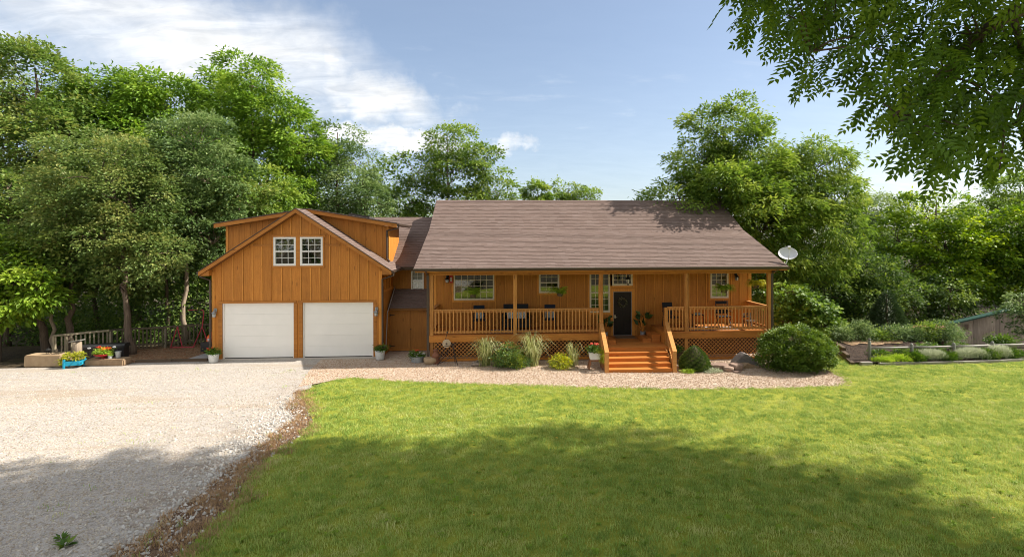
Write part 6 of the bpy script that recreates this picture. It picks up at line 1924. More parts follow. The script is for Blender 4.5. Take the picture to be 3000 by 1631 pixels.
# flower pots
def potted(name, label, loc, prof, sy, mat, blobs, lf, seed, petals, group=None, feet=0, handles=False):
    t = thing(name, label, 'planter', loc, 0, group)
    MB().lathe(prof, 24, sy=sy).build('pot', mat, t, auto=True)
    h = prof[-1][1]
    MB().lathe([(prof[-1][0] * 0.93, h - 0.035), (prof[-1][0] * 0.9, h - 0.03)], 20, sy=sy).build('soil', 'soil', t)
    (V, Q, T), _ = foliage([(b[0], b[1], b[2] + h, *b[3:]) for b in blobs], 90, 12, 0.055, BR, seed, 0.07, 0.1, 0.4)
    new('foliage', np_mesh('foliage', V, Q, T, LF[lf]), t)['kind'] = 'stuff'
    for i, (mt, pts, r_) in enumerate(petals):
        flowers(t, [(x, y, z + h) for x, y, z in pts], r_, mt, seed + i)
    for k in range(feet):
        a = PI / 4 + k * PI / 2
        MB().box(prof[0][0] * 0.75 * math.cos(a) - 0.03, prof[0][0] * 0.75 * math.cos(a) + 0.03, prof[0][0] * 0.75 * math.sin(a) - 0.03, prof[0][0] * 0.75 * math.sin(a) + 0.03, 0, 0.03).build('foot', 'seal_dark', t)
    if handles:
        for s in (-1, 1):
            MB().tube([(s * prof[-1][0] * 0.97, -0.05, h - 0.07), (s * (prof[-1][0] + 0.03), -0.03, h - 0.05), (s * (prof[-1][0] + 0.03), 0.03, h - 0.05), (s * prof[-1][0] * 0.97, 0.05, h - 0.07)], 0.008, 6).build('handle', mat, t)
    return t
pail = [(0.145, 0.0), (0.155, 0.01), (0.19, 0.30), (0.20, 0.305), (0.20, 0.32), (0.19, 0.325)]
potted('flower_pot', 'white pail of red flowers at the left corner of the garage', (-11.40, 0.60, 0), pail, 1, 'white_pail', [(0, 0, 0.06, 0.2, 0.18, 0.09), (-0.08, 0, 0.13, 0.12, 0.1, 0.07)], 'perennial', 431, [('red_petal', ring(16, 0.13, -0.10, -0.02, 0.22, 1), 0.032)], 'white pails by the garage corners', 4)
pt = [(r_ * 1.05, z * 1.08 + 0.02) for r_, z in pail]
potted('flower_pot', 'white pail of pinkish foliage at the right corner of the garage', (-5.02, 0.60, 0), pt, 1, 'white_pail', [(0, 0, 0.07, 0.2, 0.18, 0.1), (0.1, 0, 0.1, 0.15, 0.12, 0.09)], 'perennial', 433, [('coral_petal', ring(12, 0.16, -0.03, 0, 0.23, 2), 0.026), ('curtain', ring(22, 0.13, 0.12, -0.02, 0.12, 3), 0.04)], 'white pails by the garage corners', 4)
tubp = [(0.20, 0.0), (0.215, 0.008), (0.262, 0.21), (0.275, 0.215), (0.275, 0.23), (0.262, 0.233)]
potted('flower_tub', 'oval galvanized tub of white and red flowers beside the boulder', (-3.47, 0.05, 0), tubp, 0.7, 'galvanized', [(0, 0, 0.05, 0.27, 0.18, 0.09), (-0.12, 0, 0.10, 0.12, 0.1, 0.07)], 'perennial', 437, [('white_petal', ring(22, 0.26, 0.05, -0.06, 0.12, 4, 0.06), 0.026), ('red_petal', ring(5, 0.06, 0.0, 0, 0.2, 5), 0.035)], None, 0, True)
# planter on wooden legs left of the stairs
t = thing('planter_stand', 'weathered white planter on wooden legs left of the stairs with red geraniums', 'planter', (3.22, -1.42, 0))
MB().prism([(-0.19, 0.36), (0.19, 0.36), (0.24, 0.62), (-0.24, 0.62)], 'y', -0.14, 0.14).build('box', 'white_pail', t)
for (x, y) in ((-0.17, -0.11), (0.17, -0.11), (-0.17, 0.11), (0.17, 0.11)):
    MB().bar((x, y, 0.37), (x * 1.5, y * 1.2, 0.0), 0.05, 0.04, (0, 1, 0)).build('leg', 'trailing_wood', t)
MB().box(-0.18, 0.18, -0.115, -0.09, 0.29, 0.355).box(-0.18, 0.18, 0.09, 0.115, 0.29, 0.355).build('apron', 'trailing_wood', t)
(V, Q, T), _ = foliage([(-0.05, 0, 0.72, 0.2, 0.16, 0.09)], 70, 12, 0.06, BR, 441, 0.07, 0.1, 0.3)
new('geranium', np_mesh('geranium', V, Q, T, LF['perennial']), t)['kind'] = 'stuff'
flowers(t, ring(10, 0.07, 0.05, 0, 0.90, 6, 0.02) + ring(5, 0.04, -0.13, 0, 0.92, 7, 0.015), 0.04, 'coral_petal', 443)
(V, Q, T), _ = foliage([(0.15, -0.1, 0.66, 0.2, 0.12, 0.06), (0.26, -0.16, 0.52, 0.13, 0.08, 0.13), (0.26, -0.17, 0.35, 0.10, 0.06, 0.12)], 200, 16, 0.035, t_broad(0.35), 445, 0.05, 0.8, 0.4)
new('trailing_sedum', np_mesh('trailing_sedum', V, Q, T, LF['lime']), t)['kind'] = 'stuff'
# herb crate and bucket right of the stairs
t = thing('herb_crate', 'dark slatted planter crate of herbs half hidden behind the spruce', 'planter', (6.62, -0.42, gz(6.6, -0.4)))
for z in (0.18, 0.29, 0.40):
    MB().box(-0.24, 0.24, -0.15, -0.13, z, z + 0.09).box(-0.24, 0.24, 0.13, 0.15, z, z + 0.09).box(-0.24, -0.22, -0.13, 0.13, z, z + 0.09).box(0.22, 0.24, -0.13, 0.13, z, z + 0.09).build('slat', 'timber_dark', t)
for x in (-0.2, 0.2):
    for y in (-0.11, 0.11):
        MB().box(x - 0.02, x + 0.02, y - 0.02, y + 0.02, 0, 0.48).build('leg', 'timber_dark', t)
(V, Q, T), _ = foliage([(0, 0, 0.56, 0.24, 0.14, 0.08), (-0.1, -0.12, 0.5, 0.14, 0.06, 0.05)], 60, 12, 0.05, BR, 447, 0.06, 0.2, 0.3)
new('foliage', np_mesh('foliage', V, Q, T, LF['perennial']), t)['kind'] = 'stuff'
MB().tube([(-0.2, 0.1, 0.5), (-0.2, 0.1, 0.66), (-0.05, 0.1, 0.74), (0.1, 0.1, 0.66), (0.12, 0.1, 0.5)], 0.008, 6).build('hoop', 'pewter', t)
t = thing('bucket', 'small galvanized bucket on a stake against the lattice behind the spruce', 'bucket', (7.32, -0.28, gz(7.3, -0.3)))
MB().lathe([(0.06, 0.44), (0.065, 0.445), (0.085, 0.58), (0.09, 0.585), (0.085, 0.59)], 16).build('pail', 'galvanized', t)
MB().box(-0.02, 0.02, -0.02, 0.02, 0, 0.44).build('stake', 'old_post_wood', t)

# ------------------------------------------------------------------ lamps and things on the walls
def wall_lamp(label, loc, mat, group):
    t = thing('wall_lantern', label, 'wall lamp', loc, 0, group)
    MB().lathe([(0.055, 0), (0.06, 0.01), (0.06, 0.13), (0.055, 0.14)], 14, (0, -0.02, 0.19), 0.35).build('mount', mat, t)
    MB().tube([(0, -0.03, 0.27), (0, -0.09, 0.30), (0, -0.13, 0.27), (0, -0.13, 0.22)], 0.014, 8).build('arm', mat, t)
    MB().lathe([(0.095, 0.14), (0.10, 0.15), (0.055, 0.195), (0.035, 0.215), (0.02, 0.235)], 16, (0, -0.13, 0)).build('hood', mat, t, auto=True)
    MB().lathe([(0.05, 0.0), (0.062, 0.02), (0.07, 0.139)], 14, (0, -0.13, 0)).build('globe', 'lamp_glass', t, smooth=True)
    c = MB()
    for k in range(6):
        a = k * PI / 3
        c.tube([(0.055 * math.cos(a), -0.13 + 0.055 * math.sin(a), -0.01), (0.078 * math.cos(a), -0.13 + 0.078 * math.sin(a), 0.14)], 0.005, 4)
    for z, r_ in ((0.0, 0.058), (0.05, 0.067), (0.10, 0.073)):
        c.tube([(r_ * math.cos(k * PI / 6), -0.13 + r_ * math.sin(k * PI / 6), z) for k in range(13)], 0.005, 4)
    c.build('cage', mat, t)
    return t
wall_lamp('pewter cage lantern left of the left garage door', (-11.55, GY - 0.022, 1.72), 'pewter', 'cage lanterns beside the garage doors')
wall_lamp('pewter cage lantern right of the right garage door', (-5.245, GY - 0.022, 1.70), 'pewter', 'cage lanterns beside the garage doors')
wall_lamp('black cage lantern beside the small red and white box', (-2.50, MY - 0.022, 2.95), 'black_metal', 'cage lanterns on the porch wall')
wall_lamp('black cage lantern right of the porch window at the right end', (9.97, MY - 0.022, 2.96), 'black_metal', 'cage lanterns on the porch wall')
t = thing('wall_box', 'small red and white box on the porch wall left of the wide window', 'box', (-2.345, MY - 0.022, 2.94))
MB().box(-0.06, 0.06, -0.09, 0, 0, 0.30).box(-0.07, 0.07, -0.10, 0, -0.01, 0.0).build('body', 'red_box', t)
MB().box(-0.03, 0.035, -0.095, -0.0905, 0.05, 0.22).build('face', 'white_cloth', t)
t = thing('pendant_lantern', 'ornate black hanging lantern in front of the transom window', 'lantern', (5.0, 0.9, 2.85))
MB().lathe([(0.02, 0.0), (0.035, 0.02), (0.02, 0.045), (0.05, 0.06), (0.055, 0.07)], 12).build('finial', 'black_metal', t)
MB().lathe([(0.05, 0.071), (0.085, 0.24)], 6).build('glass', 'lamp_glass', t)
fr = MB()
for k in range(6):
    a = k * PI / 3
    fr.tube([(0.055 * math.cos(a), 0.055 * math.sin(a), 0.065), (0.093 * math.cos(a), 0.093 * math.sin(a), 0.245)], 0.007, 4)
fr.build('frame', 'black_metal', t)
MB().lathe([(0.115, 0.245), (0.11, 0.262), (0.07, 0.31), (0.05, 0.33), (0.055, 0.35), (0.03, 0.38), (0.03, 0.41), (0.01, 0.43)], 12).build('hood', 'black_metal', t)
MB().tube([(0, 0, 0.42), (0, 0, 0.63)], 0.008, 6).build('chain', 'black_metal', t)
# wreath
t = thing('wreath', 'leafy wreath with pale sprigs hanging on the dark front door', 'wreath', (4.985, MY - 0.035, 2.04))
rng = np.random.default_rng(451)
n = 420
a = rng.random(n) * 2 * PI
P = np.stack([0.145 * np.cos(a), rng.normal(-0.01, 0.012, n), 0.145 * np.sin(a)], 1) + rng.normal(size=(n, 3)) * 0.018
A = np.stack([np.cos(a + 0.7), np.full(n, -0.3), np.sin(a + 0.7)], 1) + rng.normal(size=(n, 3)) * 0.5
V, Q, T = emit(P, A, rng.normal(size=(n, 3)) + np.array([0, -1, 0]), 0.07 * rng.uniform(0.6, 1.3, n), t_broad(0.35), rng.random(n) ** 1.8)
new('leaves', np_mesh('leaves', V, Q, T, LF['wreath']), t)['kind'] = 'stuff'
MB().tube([(0.145 * math.cos(k * PI / 10), 0.0, 0.145 * math.sin(k * PI / 10)) for k in range(21)], 0.014, 6).build('ring', 'dry_wood', t)

# hanging ferns
def fern(label, loc, lf, n, L, seed, wind=(0, 0), top=0.75):
    rng = np.random.default_rng(seed)
    t = thing('hanging_fern', label, 'hanging plant', loc, 0, 'fern baskets hanging along the porch')
    MB().lathe([(0.07, -0.12), (0.10, -0.11), (0.135, 0.0), (0.14, 0.01)], 16).build('basket', 'gutter_brown', t)
    h = MB()
    for k in range(3):
        a = k * 2 * PI / 3 + 0.4
        h.tube([(0.135 * math.cos(a), 0.135 * math.sin(a), 0), (0, 0, 0.42)], 0.004, 4)
    h.tube([(0, 0, 0.42), (0, 0, top)], 0.005, 4)
    h.build('hanger', 'black_metal', t)
    Ps, As, Us, Ss, Ts = [], [], [], [], []
    for _ in range(n):
        a = rng.uniform(0, 2 * PI)
        Lf = L * rng.uniform(0.6, 1.2)
        rise_ = rng.uniform(0.3, 1.0)
        tone_ = np.clip(rng.normal(0.5, 0.2), 0, 1)
        prev = None
        for i in range(13):
            u_ = i / 12
            rad = Lf * 0.9 * math.sin(u_ * PI / 2)
            z = Lf * (0.85 * rise_ * math.sin(u_ * PI * 0.6) - 0.62 * u_ ** 2.2)
            p_ = np.array([rad * math.cos(a) + wind[0] * u_ * u_ * Lf * 2, rad * math.sin(a) + wind[1] * u_ * u_ * Lf, z])
            if prev is not None:
                d = p_ - prev
                s_ = np.cross(d, [0, 0, 1.0])
                s_ /= max(np.linalg.norm(s_), 1e-6)
                for sg in (-1, 1):
                    Ps.append(p_); As.append(s_ * sg + d * 2.0); Us.append([rng.normal(0, .2), rng.normal(0, .2), 1]); Ss.append(0.105 * (1.1 - u_ * 0.8)); Ts.append(np.clip(tone_ + rng.normal(0, 0.12), 0, 1))
            prev = p_
    V, Q, T = emit(np.array(Ps), np.array(As), np.array(Us, float), np.array(Ss), t_broad(0.42), np.array(Ts))
    new('fronds', np_mesh('fronds', V, Q, T, LF[lf]), t)['kind'] = 'stuff'
    return t
fern('hanging fern blown leftwards in front of the wide porch window', (-1.33, 0.30, 2.58), 'fern', 70, 0.60, 461, (-0.35, 0), 0.9)
fern('hanging fern below the right corner of the small double-hung window', (2.12, 0.30, 2.60), 'fern', 80, 0.50, 462, (-0.3, 0), 0.88)
fern('full green hanging fern in front of the right end window', (8.80, 0.30, 2.68), 'fern', 120, 0.44, 463, (0.05, 0), 0.8)
fern('sunlit yellow hanging fern at the open right end of the porch', (10.18, 0.40, 2.86), 'goldfern', 110, 0.42, 464, (0, 0), 0.62)
# satellite dish
t = thing('satellite_dish', 'pale grey satellite dish on the right corner of the roof', 'satellite dish', (11.02, -0.25, 3.70))
Nv = Vector((-0.30, -0.78, 0.55)).normalized()
sx = Nv.cross(Vector((0, 0, 1))).normalized()
sz = sx.cross(Nv).normalized()
Rm = Matrix((sx, Nv, sz)).transposed().to_4x4()
ctr = Vector((0.16, 0.05, 0.46))
def dpt(x, y, z): return tuple(ctr + Rm.to_3x3() @ Vector((x, y, z)))
d = MB()
n, m_ = 32, 6
for i in range(m_ + 1):
    r_ = i / m_
    for k in range(n):
        a = 2 * PI * k / n
        d.v.append(dpt(-0.345 * r_ * math.cos(a), -0.085 * (1 - r_ * r_) * -1.0 * -1.0, 0.285 * r_ * math.sin(a)))
for i in range(m_):
    for k in range(n):
        d.f.append((i * n + k, i * n + (k + 1) % n, (i + 1) * n + (k + 1) % n, (i + 1) * n + k))
d.tube([dpt(-0.345 * math.cos(2 * PI * k / n), 0, 0.285 * math.sin(2 * PI * k / n)) for k in range(n + 1)], 0.009, 6)
d.build('reflector', 'dish_grey', t, smooth=True)
MB().tube([dpt(0, -0.02, -0.29), dpt(0.0, 0.22, -0.24), dpt(0.0, 0.40, -0.02)], 0.014, 8).build('arm', 'dish_grey', t)
MB().bar(dpt(0.0, 0.36, -0.03), dpt(0.0, 0.46, 0.03), 0.10, 0.07).bar(dpt(-0.05, 0.36, 0.0), dpt(0.05, 0.36, 0.0), 0.05, 0.05).build('receiver', 'dish_grey', t)
MB().tube([(0, 0, -0.02), (0.10, 0.02, 0.12), (0.14, 0.03, 0.28), dpt(0, -0.08, 0.0)], 0.020, 8).box(-0.07, 0.07, -0.06, 0.06, -0.03, 0.0).build('mast', 'dish_grey', t)

# ------------------------------------------------------------------ porch furniture
def chair(label, loc, rz, mat, cushion=None, hb=0.95, w=0.5, group=None, name='porch_chair'):
    t = thing(name, label, 'chair', loc, rz, group)
    MB().box(-w / 2, w / 2, -0.24, 0.22, 0.40, 0.44).build('seat', mat, t)
    MB().prism([(0.20, 0.46), (0.24, 0.46), (0.33, hb), (0.29, hb)], 'x', -w / 2 + 0.02, w / 2 - 0.02).build('backrest', mat, t)
    for (x, y, yt) in ((-w / 2, -0.24, -0.22), (w / 2, -0.24, -0.22), (-w / 2, 0.28, 0.2), (w / 2, 0.28, 0.2)):
        MB().tube([(x, y, 0), (x, yt, 0.44)], 0.016, 6).build('leg', 'black_metal', t)
    for s in (-1, 1):
        MB().tube([(s * w / 2, -0.22, 0.44), (s * (w / 2 + 0.02), -0.22, 0.64), (s * (w / 2 + 0.02), 0.24, 0.66)], 0.015, 6).build('armrest', 'black_metal', t)
    if cushion:
        tag(new('cushion', MB().prism([(0.08, 0.455), (0.16, 0.455), (0.24, 0.80), (0.15, 0.80)], 'x', -0.17, 0.17).mesh('cushion'), None, Matrix.Translation(loc) @ Matrix.Rotation(rz, 4, 'Z')), cushion, 'cushion', 'striped cushions on the navy chairs').data.materials.append(MA['stripe_cushion'])
    return t
chair('navy porch chair under the wide window', (-1.12, 1.0, 1.055), 0.1, 'navy_fabric', 'striped cushion on the navy chair under the wide window', 0.98, 0.5, 'navy porch chairs on the left deck')
chair('navy porch chair below the small double-hung window', (1.75, 1.0, 1.055), -0.15, 'navy_fabric', 'striped cushion on the navy chair below the small window', 0.98, 0.5, 'navy porch chairs on the left deck')
t = thing('settee', 'dark settee behind the middle railing post on the left deck', 'settee', (0.38, 1.12, 1.055))
MB().box(-0.52, 0.52, -0.3, 0.28, 0.36, 0.44).build('seat', 'charcoal_fabric', t)
MB().prism([(0.2, 0.44), (0.27, 0.44), (0.35, 1.0), (0.28, 1.0)], 'x', -0.52, 0.52).build('backrest', 'charcoal_fabric', t)
for s in (-1, 1):
    MB().box(s * 0.55 - 0.03, s * 0.55 + 0.03, -0.3, 0.3, 0.0, 0.62).build('armrest', 'charcoal_fabric', t)
MB().box(-0.5, 0.5, -0.28, -0.24, 0.1, 0.35).build('apron', 'charcoal_fabric', t)
tag(MB().prism([(0.0, 0.45), (0.12, 0.45), (0.22, 0.74), (0.10, 0.74)], 'x', -0.40, 0.40).build('cushion', 'pattern_cushion', None, Matrix.Translation((0.40, 1.12, 1.055))), 'long pale patterned cushion on the dark settee', 'cushion')
def rug(label, x0, x1, y0, y1, z, mat, name='rug'):
    t = MB().box(-(x1 - x0) / 2, (x1 - x0) / 2, -(y1 - y0) / 2, (y1 - y0) / 2, 0.003, 0.012).build(name, mat, None, Matrix.Translation(((x0 + x1) / 2, (y0 + y1) / 2, z)))
    return tag(t, label, 'rug' if name == 'rug' else 'mat')
rug('blue and white striped rug on the left deck', -0.65, 1.35, 0.25, 0.95, 1.055, 'rug_blue')
rug('pale blue and white rug on the sunny right deck', 7.35, 9.35, 0.20, 0.95, 1.075, 'rug_pale')
rug('tan striped doormat with dark border at the front door', 4.58, 5.42, 1.18, 1.66, 0.60, 'mat_tan', 'doormat')
chair('black lounge chair left of the right deck post', (6.85, 1.05, 1.075), 0.25, 'charcoal_fabric', None, 1.0, 0.5, 'black chairs on the right deck')
t = thing('folding_chair', 'tall black folding chair in front of the right end window', 'chair', (9.08, 1.0, 1.075), 0.0, 'black chairs on the right deck')
MB().box(-0.24, 0.24, -0.22, 0.20, 0.42, 0.45).build('seat', 'charcoal_fabric', t)
MB().box(-0.24, 0.24, 0.22, 0.245, 0.52, 0.86).build('backrest', 'charcoal_fabric', t)
MB().box(-0.23, 0.23, 0.225, 0.25, 0.92, 1.05).build('headrest', 'charcoal_fabric', t)
for s in (-1, 1):
    MB().tube([(s * 0.255, 0.23, 1.06), (s * 0.255, 0.20, 0.45), (s * 0.255, -0.22, 0.0)], 0.015, 6).build('leg', 'black_metal', t)
    MB().tube([(s * 0.255, -0.22, 0.45), (s * 0.255, 0.28, 0.0)], 0.015, 6).build('leg', 'black_metal', t)
    MB().box(s * 0.27 - 0.025, s * 0.27 + 0.025, -0.25, 0.24, 0.63, 0.655).build('armrest', 'black_metal', t)
t = thing('side_table', 'small dark side table between the two black chairs', 'table', (7.98, 1.0, 1.075))
MB().box(-0.22, 0.22, -0.18, 0.18, 0.50, 0.525).build('tabletop', 'charcoal_fabric', t)
for x in (-0.19, 0.19):
    for y in (-0.15, 0.15):
        MB().box(x - 0.015, x + 0.015, y - 0.015, y + 0.015, 0, 0.5).build('leg', 'black_metal', t)
for i, (w_, dz, mt, lb) in enumerate(((0.30, 0, 'white_cloth', 'pale book lying lowest on the side table'), (0.27, 0.036, 'concrete_grey', 'grey book stacked on the pale book'))):
    tag(MB().box(-w_ / 2, w_ / 2, -0.1, 0.1, 0, 0.035).build('book', mt, None, Matrix.Translation((7.96, 0.98, 1.601 + dz))), lb, 'book')
t = thing('low_bench', 'small dark wooden bench in the sun at the right deck railing', 'bench', (10.08, 0.72, 1.075), 0.35)
for y in (-0.12, -0.02, 0.08):
    MB().box(-0.24, 0.24, y, y + 0.08, 0.27, 0.295).build('seat_slat', 'timber_dark', t)
for z in (0.40, 0.50):
    MB().box(-0.24, 0.24, 0.18, 0.20, z, z + 0.07).build('back_slat', 'timber_dark', t)
for s in (-1, 1):
    MB().bar((s * 0.22, -0.10, 0), (s * 0.22, -0.10, 0.28), 0.04, 0.04).build('leg', 'timber_dark', t)
    MB().bar((s * 0.22, 0.15, 0), (s * 0.22, 0.21, 0.57), 0.04, 0.04).build('leg', 'timber_dark', t)
def house_plant(label, loc, seed, h):
    rng = np.random.default_rng(seed)
    t = thing('potted_plant', label, 'potted plant', loc, 0, 'big-leaved plants beside the front door')
    MB().lathe([(0.10, 0), (0.115, 0.01), (0.125, 0.22), (0.13, 0.225), (0.12, 0.23)], 20).build('pot', 'galvanized', t)
    Ps, As, Us, Ss = [], [], [], []
    st_ = MB()
    for k in range(20):
        a = k * 2.4
        e = np.array([math.cos(a) * rng.uniform(0.08, 0.2), math.sin(a) * rng.uniform(0.05, 0.15), h * rng.uniform(0.5, 1.0)])
        st_.tube(curve_pts((0, 0, 0.2), e, 0, 4), 0.008, 5)
        Ps.append(e); As.append([math.cos(a), math.sin(a), rng.uniform(0.2, 1.4)]); Us.append([rng.normal(0, .4), -0.8, 1.0]); Ss.append(rng.uniform(0.26, 0.40))
    st_.build('stem', 'siding_batten', t)
    V, Q, T = emit(np.array(Ps), np.array(As), np.array(Us), np.array(Ss), t_broad(0.6, 0.05), rng.random(len(Ps)))
    lv = new('leaf', np_mesh('leaf', V, Q, T, LF['tropic']), t)
    lv['kind'] = 'stuff'
    return t
house_plant('dark leafy potted plant left of the front door', (4.15, 1.45, 0.60), 471, 0.85)
house_plant('potted plant with broad paddle leaves right of the front door', (5.78, 1.5, 0.60), 472, 0.95)

# ------------------------------------------------------------------ yard on the left
def picket_fence():
    t = thing('picket_fence', 'weathered wooden picket fence along the edge of the dark wood', 'fence', (-17.0, 2.8, 0))
    line = [(-18.25, 1.65), (-17.98, 1.89), (-16.95, 2.85), (-16.47, 3.08), (-15.14, 3.55), (-13.58, 4.30), (-11.2, 5.1)]
    me = MB().box(-0.026, 0.026, -0.011, 0.011, 0.06, 0.88).mesh('picket')
    me.materials.append(MA['grey_fence_wood'])
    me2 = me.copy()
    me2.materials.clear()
    me2.materials.append(MA['shaded_fence_wood'])
    for si, (a, b) in enumerate(zip(line, line[1:])):
        fm = 'grey_fence_wood' if si < 2 else 'shaded_fence_wood'  # stretches under the trees get the copy with painted shade
        a, b = Vector((*a, 0)), Vector((*b, 0))
        d = b - a
        rz = math.atan2(d.y, d.x)
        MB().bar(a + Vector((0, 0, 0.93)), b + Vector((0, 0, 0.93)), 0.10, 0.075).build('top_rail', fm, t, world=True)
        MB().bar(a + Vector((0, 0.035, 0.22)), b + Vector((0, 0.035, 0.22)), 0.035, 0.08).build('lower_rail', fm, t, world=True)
        n_ = int(d.length / 0.135)
        for i in range(n_):
            p_ = a + d * ((i + 0.5) / n_)
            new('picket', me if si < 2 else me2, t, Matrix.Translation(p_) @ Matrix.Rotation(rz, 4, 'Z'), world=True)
    for (x, y) in line:
        MB().box(x - 0.045, x + 0.045, y + 0.02, y + 0.11, -0.3, 0.89).build('post', 'grey_fence_wood', t, world=True)
picket_fence()
def block(label, p, rz, L, D_, Hh, mat, seed, name='stone_block'):
    import bmesh
    from mathutils import noise
    bm = bmesh.new()
    bmesh.ops.create_cube(bm, size=1.0)
    for v in bm.verts:
        v.co = Vector((v.co.x * L, v.co.y * D_, (v.co.z + 0.5) * Hh))
    bmesh.ops.bevel(bm, geom=list(bm.edges), offset=0.035, segments=2, affect='EDGES')
    bmesh.ops.triangulate(bm, faces=bm.faces)
    bmesh.ops.subdivide_edges(bm, edges=[e for e in bm.edges if e.calc_length() > 0.12], cuts=3, use_grid_fill=True)
    for v in bm.verts:
        q = v.co * 3 + Vector((seed, 0, 0))
        v.co += Vector((noise.noise(q), noise.noise(q + Vector((5, 0, 0))), noise.noise(q + Vector((0, 5, 0))))) * 0.025
    me = bpy.data.meshes.new(name)
    bm.to_mesh(me)
    bm.free()
    me.materials.append(MA[mat])
    return tag(new(name, me, None, Matrix.Translation(p) @ Matrix.Rotation(rz, 4, 'Z')), label, 'stone block', 'rough stone blocks at the driveway end')
block('taller rough tan stone block at the left end of the driveway', (-17.40, 0.48, 0), -0.03, 1.36, 0.55, 0.44, 'rock_tan', 3)
block('low long tan stone block right of the turquoise planter', (-15.22, 0.50, 0), -0.05, 1.45, 0.5, 0.25, 'rock_tan', 8)
t = thing('tree_stump', 'pale stump with a tilted board on top behind the tall stone block', 'stump', (-16.78, 1.0, 0))
MB().lathe([(0.19, -0.05), (0.165, 0.1), (0.15, 0.5), (0.145, 0.80)], 14).build('trunk', 'bark_pale', t, smooth=True)
MB().bar((-0.24, 0, 0.80), (0.20, 0, 0.87), 0.26, 0.03).build('board', 'old_rail_wood', t)
t = thing('garden_lantern', 'black iron lantern standing on the tall stone block', 'lantern', (-17.42, 0.48, 0.43))
MB().lathe([(0.07, 0), (0.075, 0.015)], 8).lathe([(0.10, 0.17), (0.05, 0.215), (0.012, 0.235), (0.012, 0.27)], 8).build('hood', 'black_metal', t)
for k in range(6):
    a = k * PI / 3
    MB().tube([(0.065 * math.cos(a), 0.065 * math.sin(a), 0.01), (0.065 * math.cos(a), 0.065 * math.sin(a), 0.175)], 0.008, 4).build('bar', 'black_metal', t)
t = thing('iron_rack', 'small black wire rack beside the iron lantern', 'rack', (-17.12, 0.50, 0.43))
fr = MB()
for z in (0.02, 0.15):
    fr.tube([(-0.13, -0.08, z), (0.13, -0.08, z), (0.13, 0.08, z), (-0.13, 0.08, z), (-0.13, -0.08, z)], 0.007, 4)
for x in (-0.13, -0.04, 0.04, 0.13):
    fr.tube([(x, -0.08, 0.0), (x, -0.08, 0.17)], 0.007, 4)
    fr.tube([(x, 0.08, 0.0), (x, 0.08, 0.17)], 0.007, 4)
fr.build('wire_frame', 'black_metal', t)
# turquoise planter cart
t = thing('planter_cart', 'turquoise wooden cart planter with yellow-green plants between the stone blocks', 'planter', (-16.18, 0.12, 0), 0.25)
for s in (-1, 1):
    MB().box(-0.24, 0.24, s * 0.16 - 0.012, s * 0.16 + 0.012, 0.10, 0.26).build('side_board', 'turquoise', t)
    MB().box(s * 0.24 - 0.012, s * 0.24 + 0.012, -0.147, 0.147, 0.10, 0.26).build('end_board', 'turquoise', t)
MB().box(-0.24, 0.24, -0.16, 0.16, 0.10, 0.12).build('floor_board', 'turquoise', t)
for x, y in ((-0.24, -0.17), (0.24, 0.17), (-0.24, 0.17)):
    MB().box(x - 0.03, x + 0.03, y - 0.025, y + 0.025, 0.0, 0.34).build('leg', 'turquoise', t)
MB().bar((0.22, -0.19, 0.18), (0.42, -0.12, 0.32), 0.05, 0.04).build('handle', 'turquoise', t)
MB().box(-0.22, 0.22, -0.14, 0.14, 0.19, 0.21).build('soil', 'soil', t)
(V, Q, T), _ = foliage([(-0.17, 0.03, 0.40, 0.16, 0.12, 0.10), (0.12, 0.03, 0.42, 0.15, 0.12, 0.12), (-0.33, 0.0, 0.22, 0.07, 0.08, 0.12)], 90, 8, 0.10, t_broad(0.28), 481, 0.05, -0.2, 0.3)
new('foliage', np_mesh('foliage', V, Q, T, LF['lime']), t)['kind'] = 'stuff'
# red bowl, bucket, can
t = thing('flower_bowl', 'red footed bowl of orange and red flowers on the low stone block', 'planter', (-15.42, 0.50, 0.245))
MB().lathe([(0.10, 0.0), (0.05, 0.03), (0.06, 0.05), (0.24, 0.12), (0.30, 0.16), (0.29, 0.165)], 24).build('bowl', 'red_paint', t, smooth=True)
(V, Q, T), _ = foliage([(0, 0, 0.26, 0.26, 0.2, 0.09)], 80, 12, 0.06, BR, 483, 0.07, 0.1, 0.3)
new('foliage', np_mesh('foliage', V, Q, T, LF['fern']), t)['kind'] = 'stuff'
flowers(t, ring(14, 0.2, 0.1, -0.02, 0.37, 8, 0.05), 0.045, 'orange_petal', 485)
flowers(t, ring(8, 0.08, 0.16, 0, 0.38, 9, 0.05) + ring(7, 0.07, -0.16, 0, 0.40, 10, 0.04), 0.045, 'red_petal', 486)
t = thing('bucket', 'galvanized bucket on the right end of the low stone block', 'bucket', (-14.92, 0.55, 0.245))
MB().lathe([(0.075, 0.0), (0.08, 0.005), (0.10, 0.24), (0.107, 0.245), (0.10, 0.25)], 18).build('pail', 'galvanized', t)
MB().tube([(-0.10, 0, 0.23), (-0.08, 0.04, 0.17), (0.0, 0.10, 0.13), (0.08, 0.04, 0.17), (0.10, 0, 0.23)], 0.005, 4).build('handle', 'galvanized', t)
t = thing('tin_can', 'small ribbed tin can with a plant between bowl and bucket', 'planter', (-15.12, 0.42, 0.245))
MB().lathe([(0.065, 0), (0.07, 0.005), (0.068, 0.04), (0.072, 0.05), (0.068, 0.06), (0.072, 0.10), (0.07, 0.13)], 14).build('can', 'galvanized', t)
(V, Q, T), _ = foliage([(0, 0, 0.17, 0.08, 0.08, 0.05)], 20, 8, 0.04, BR, 487, 0.03, 0.1, 0.3)
new('foliage', np_mesh('foliage', V, Q, T, LF['fern']), t)['kind'] = 'stuff'
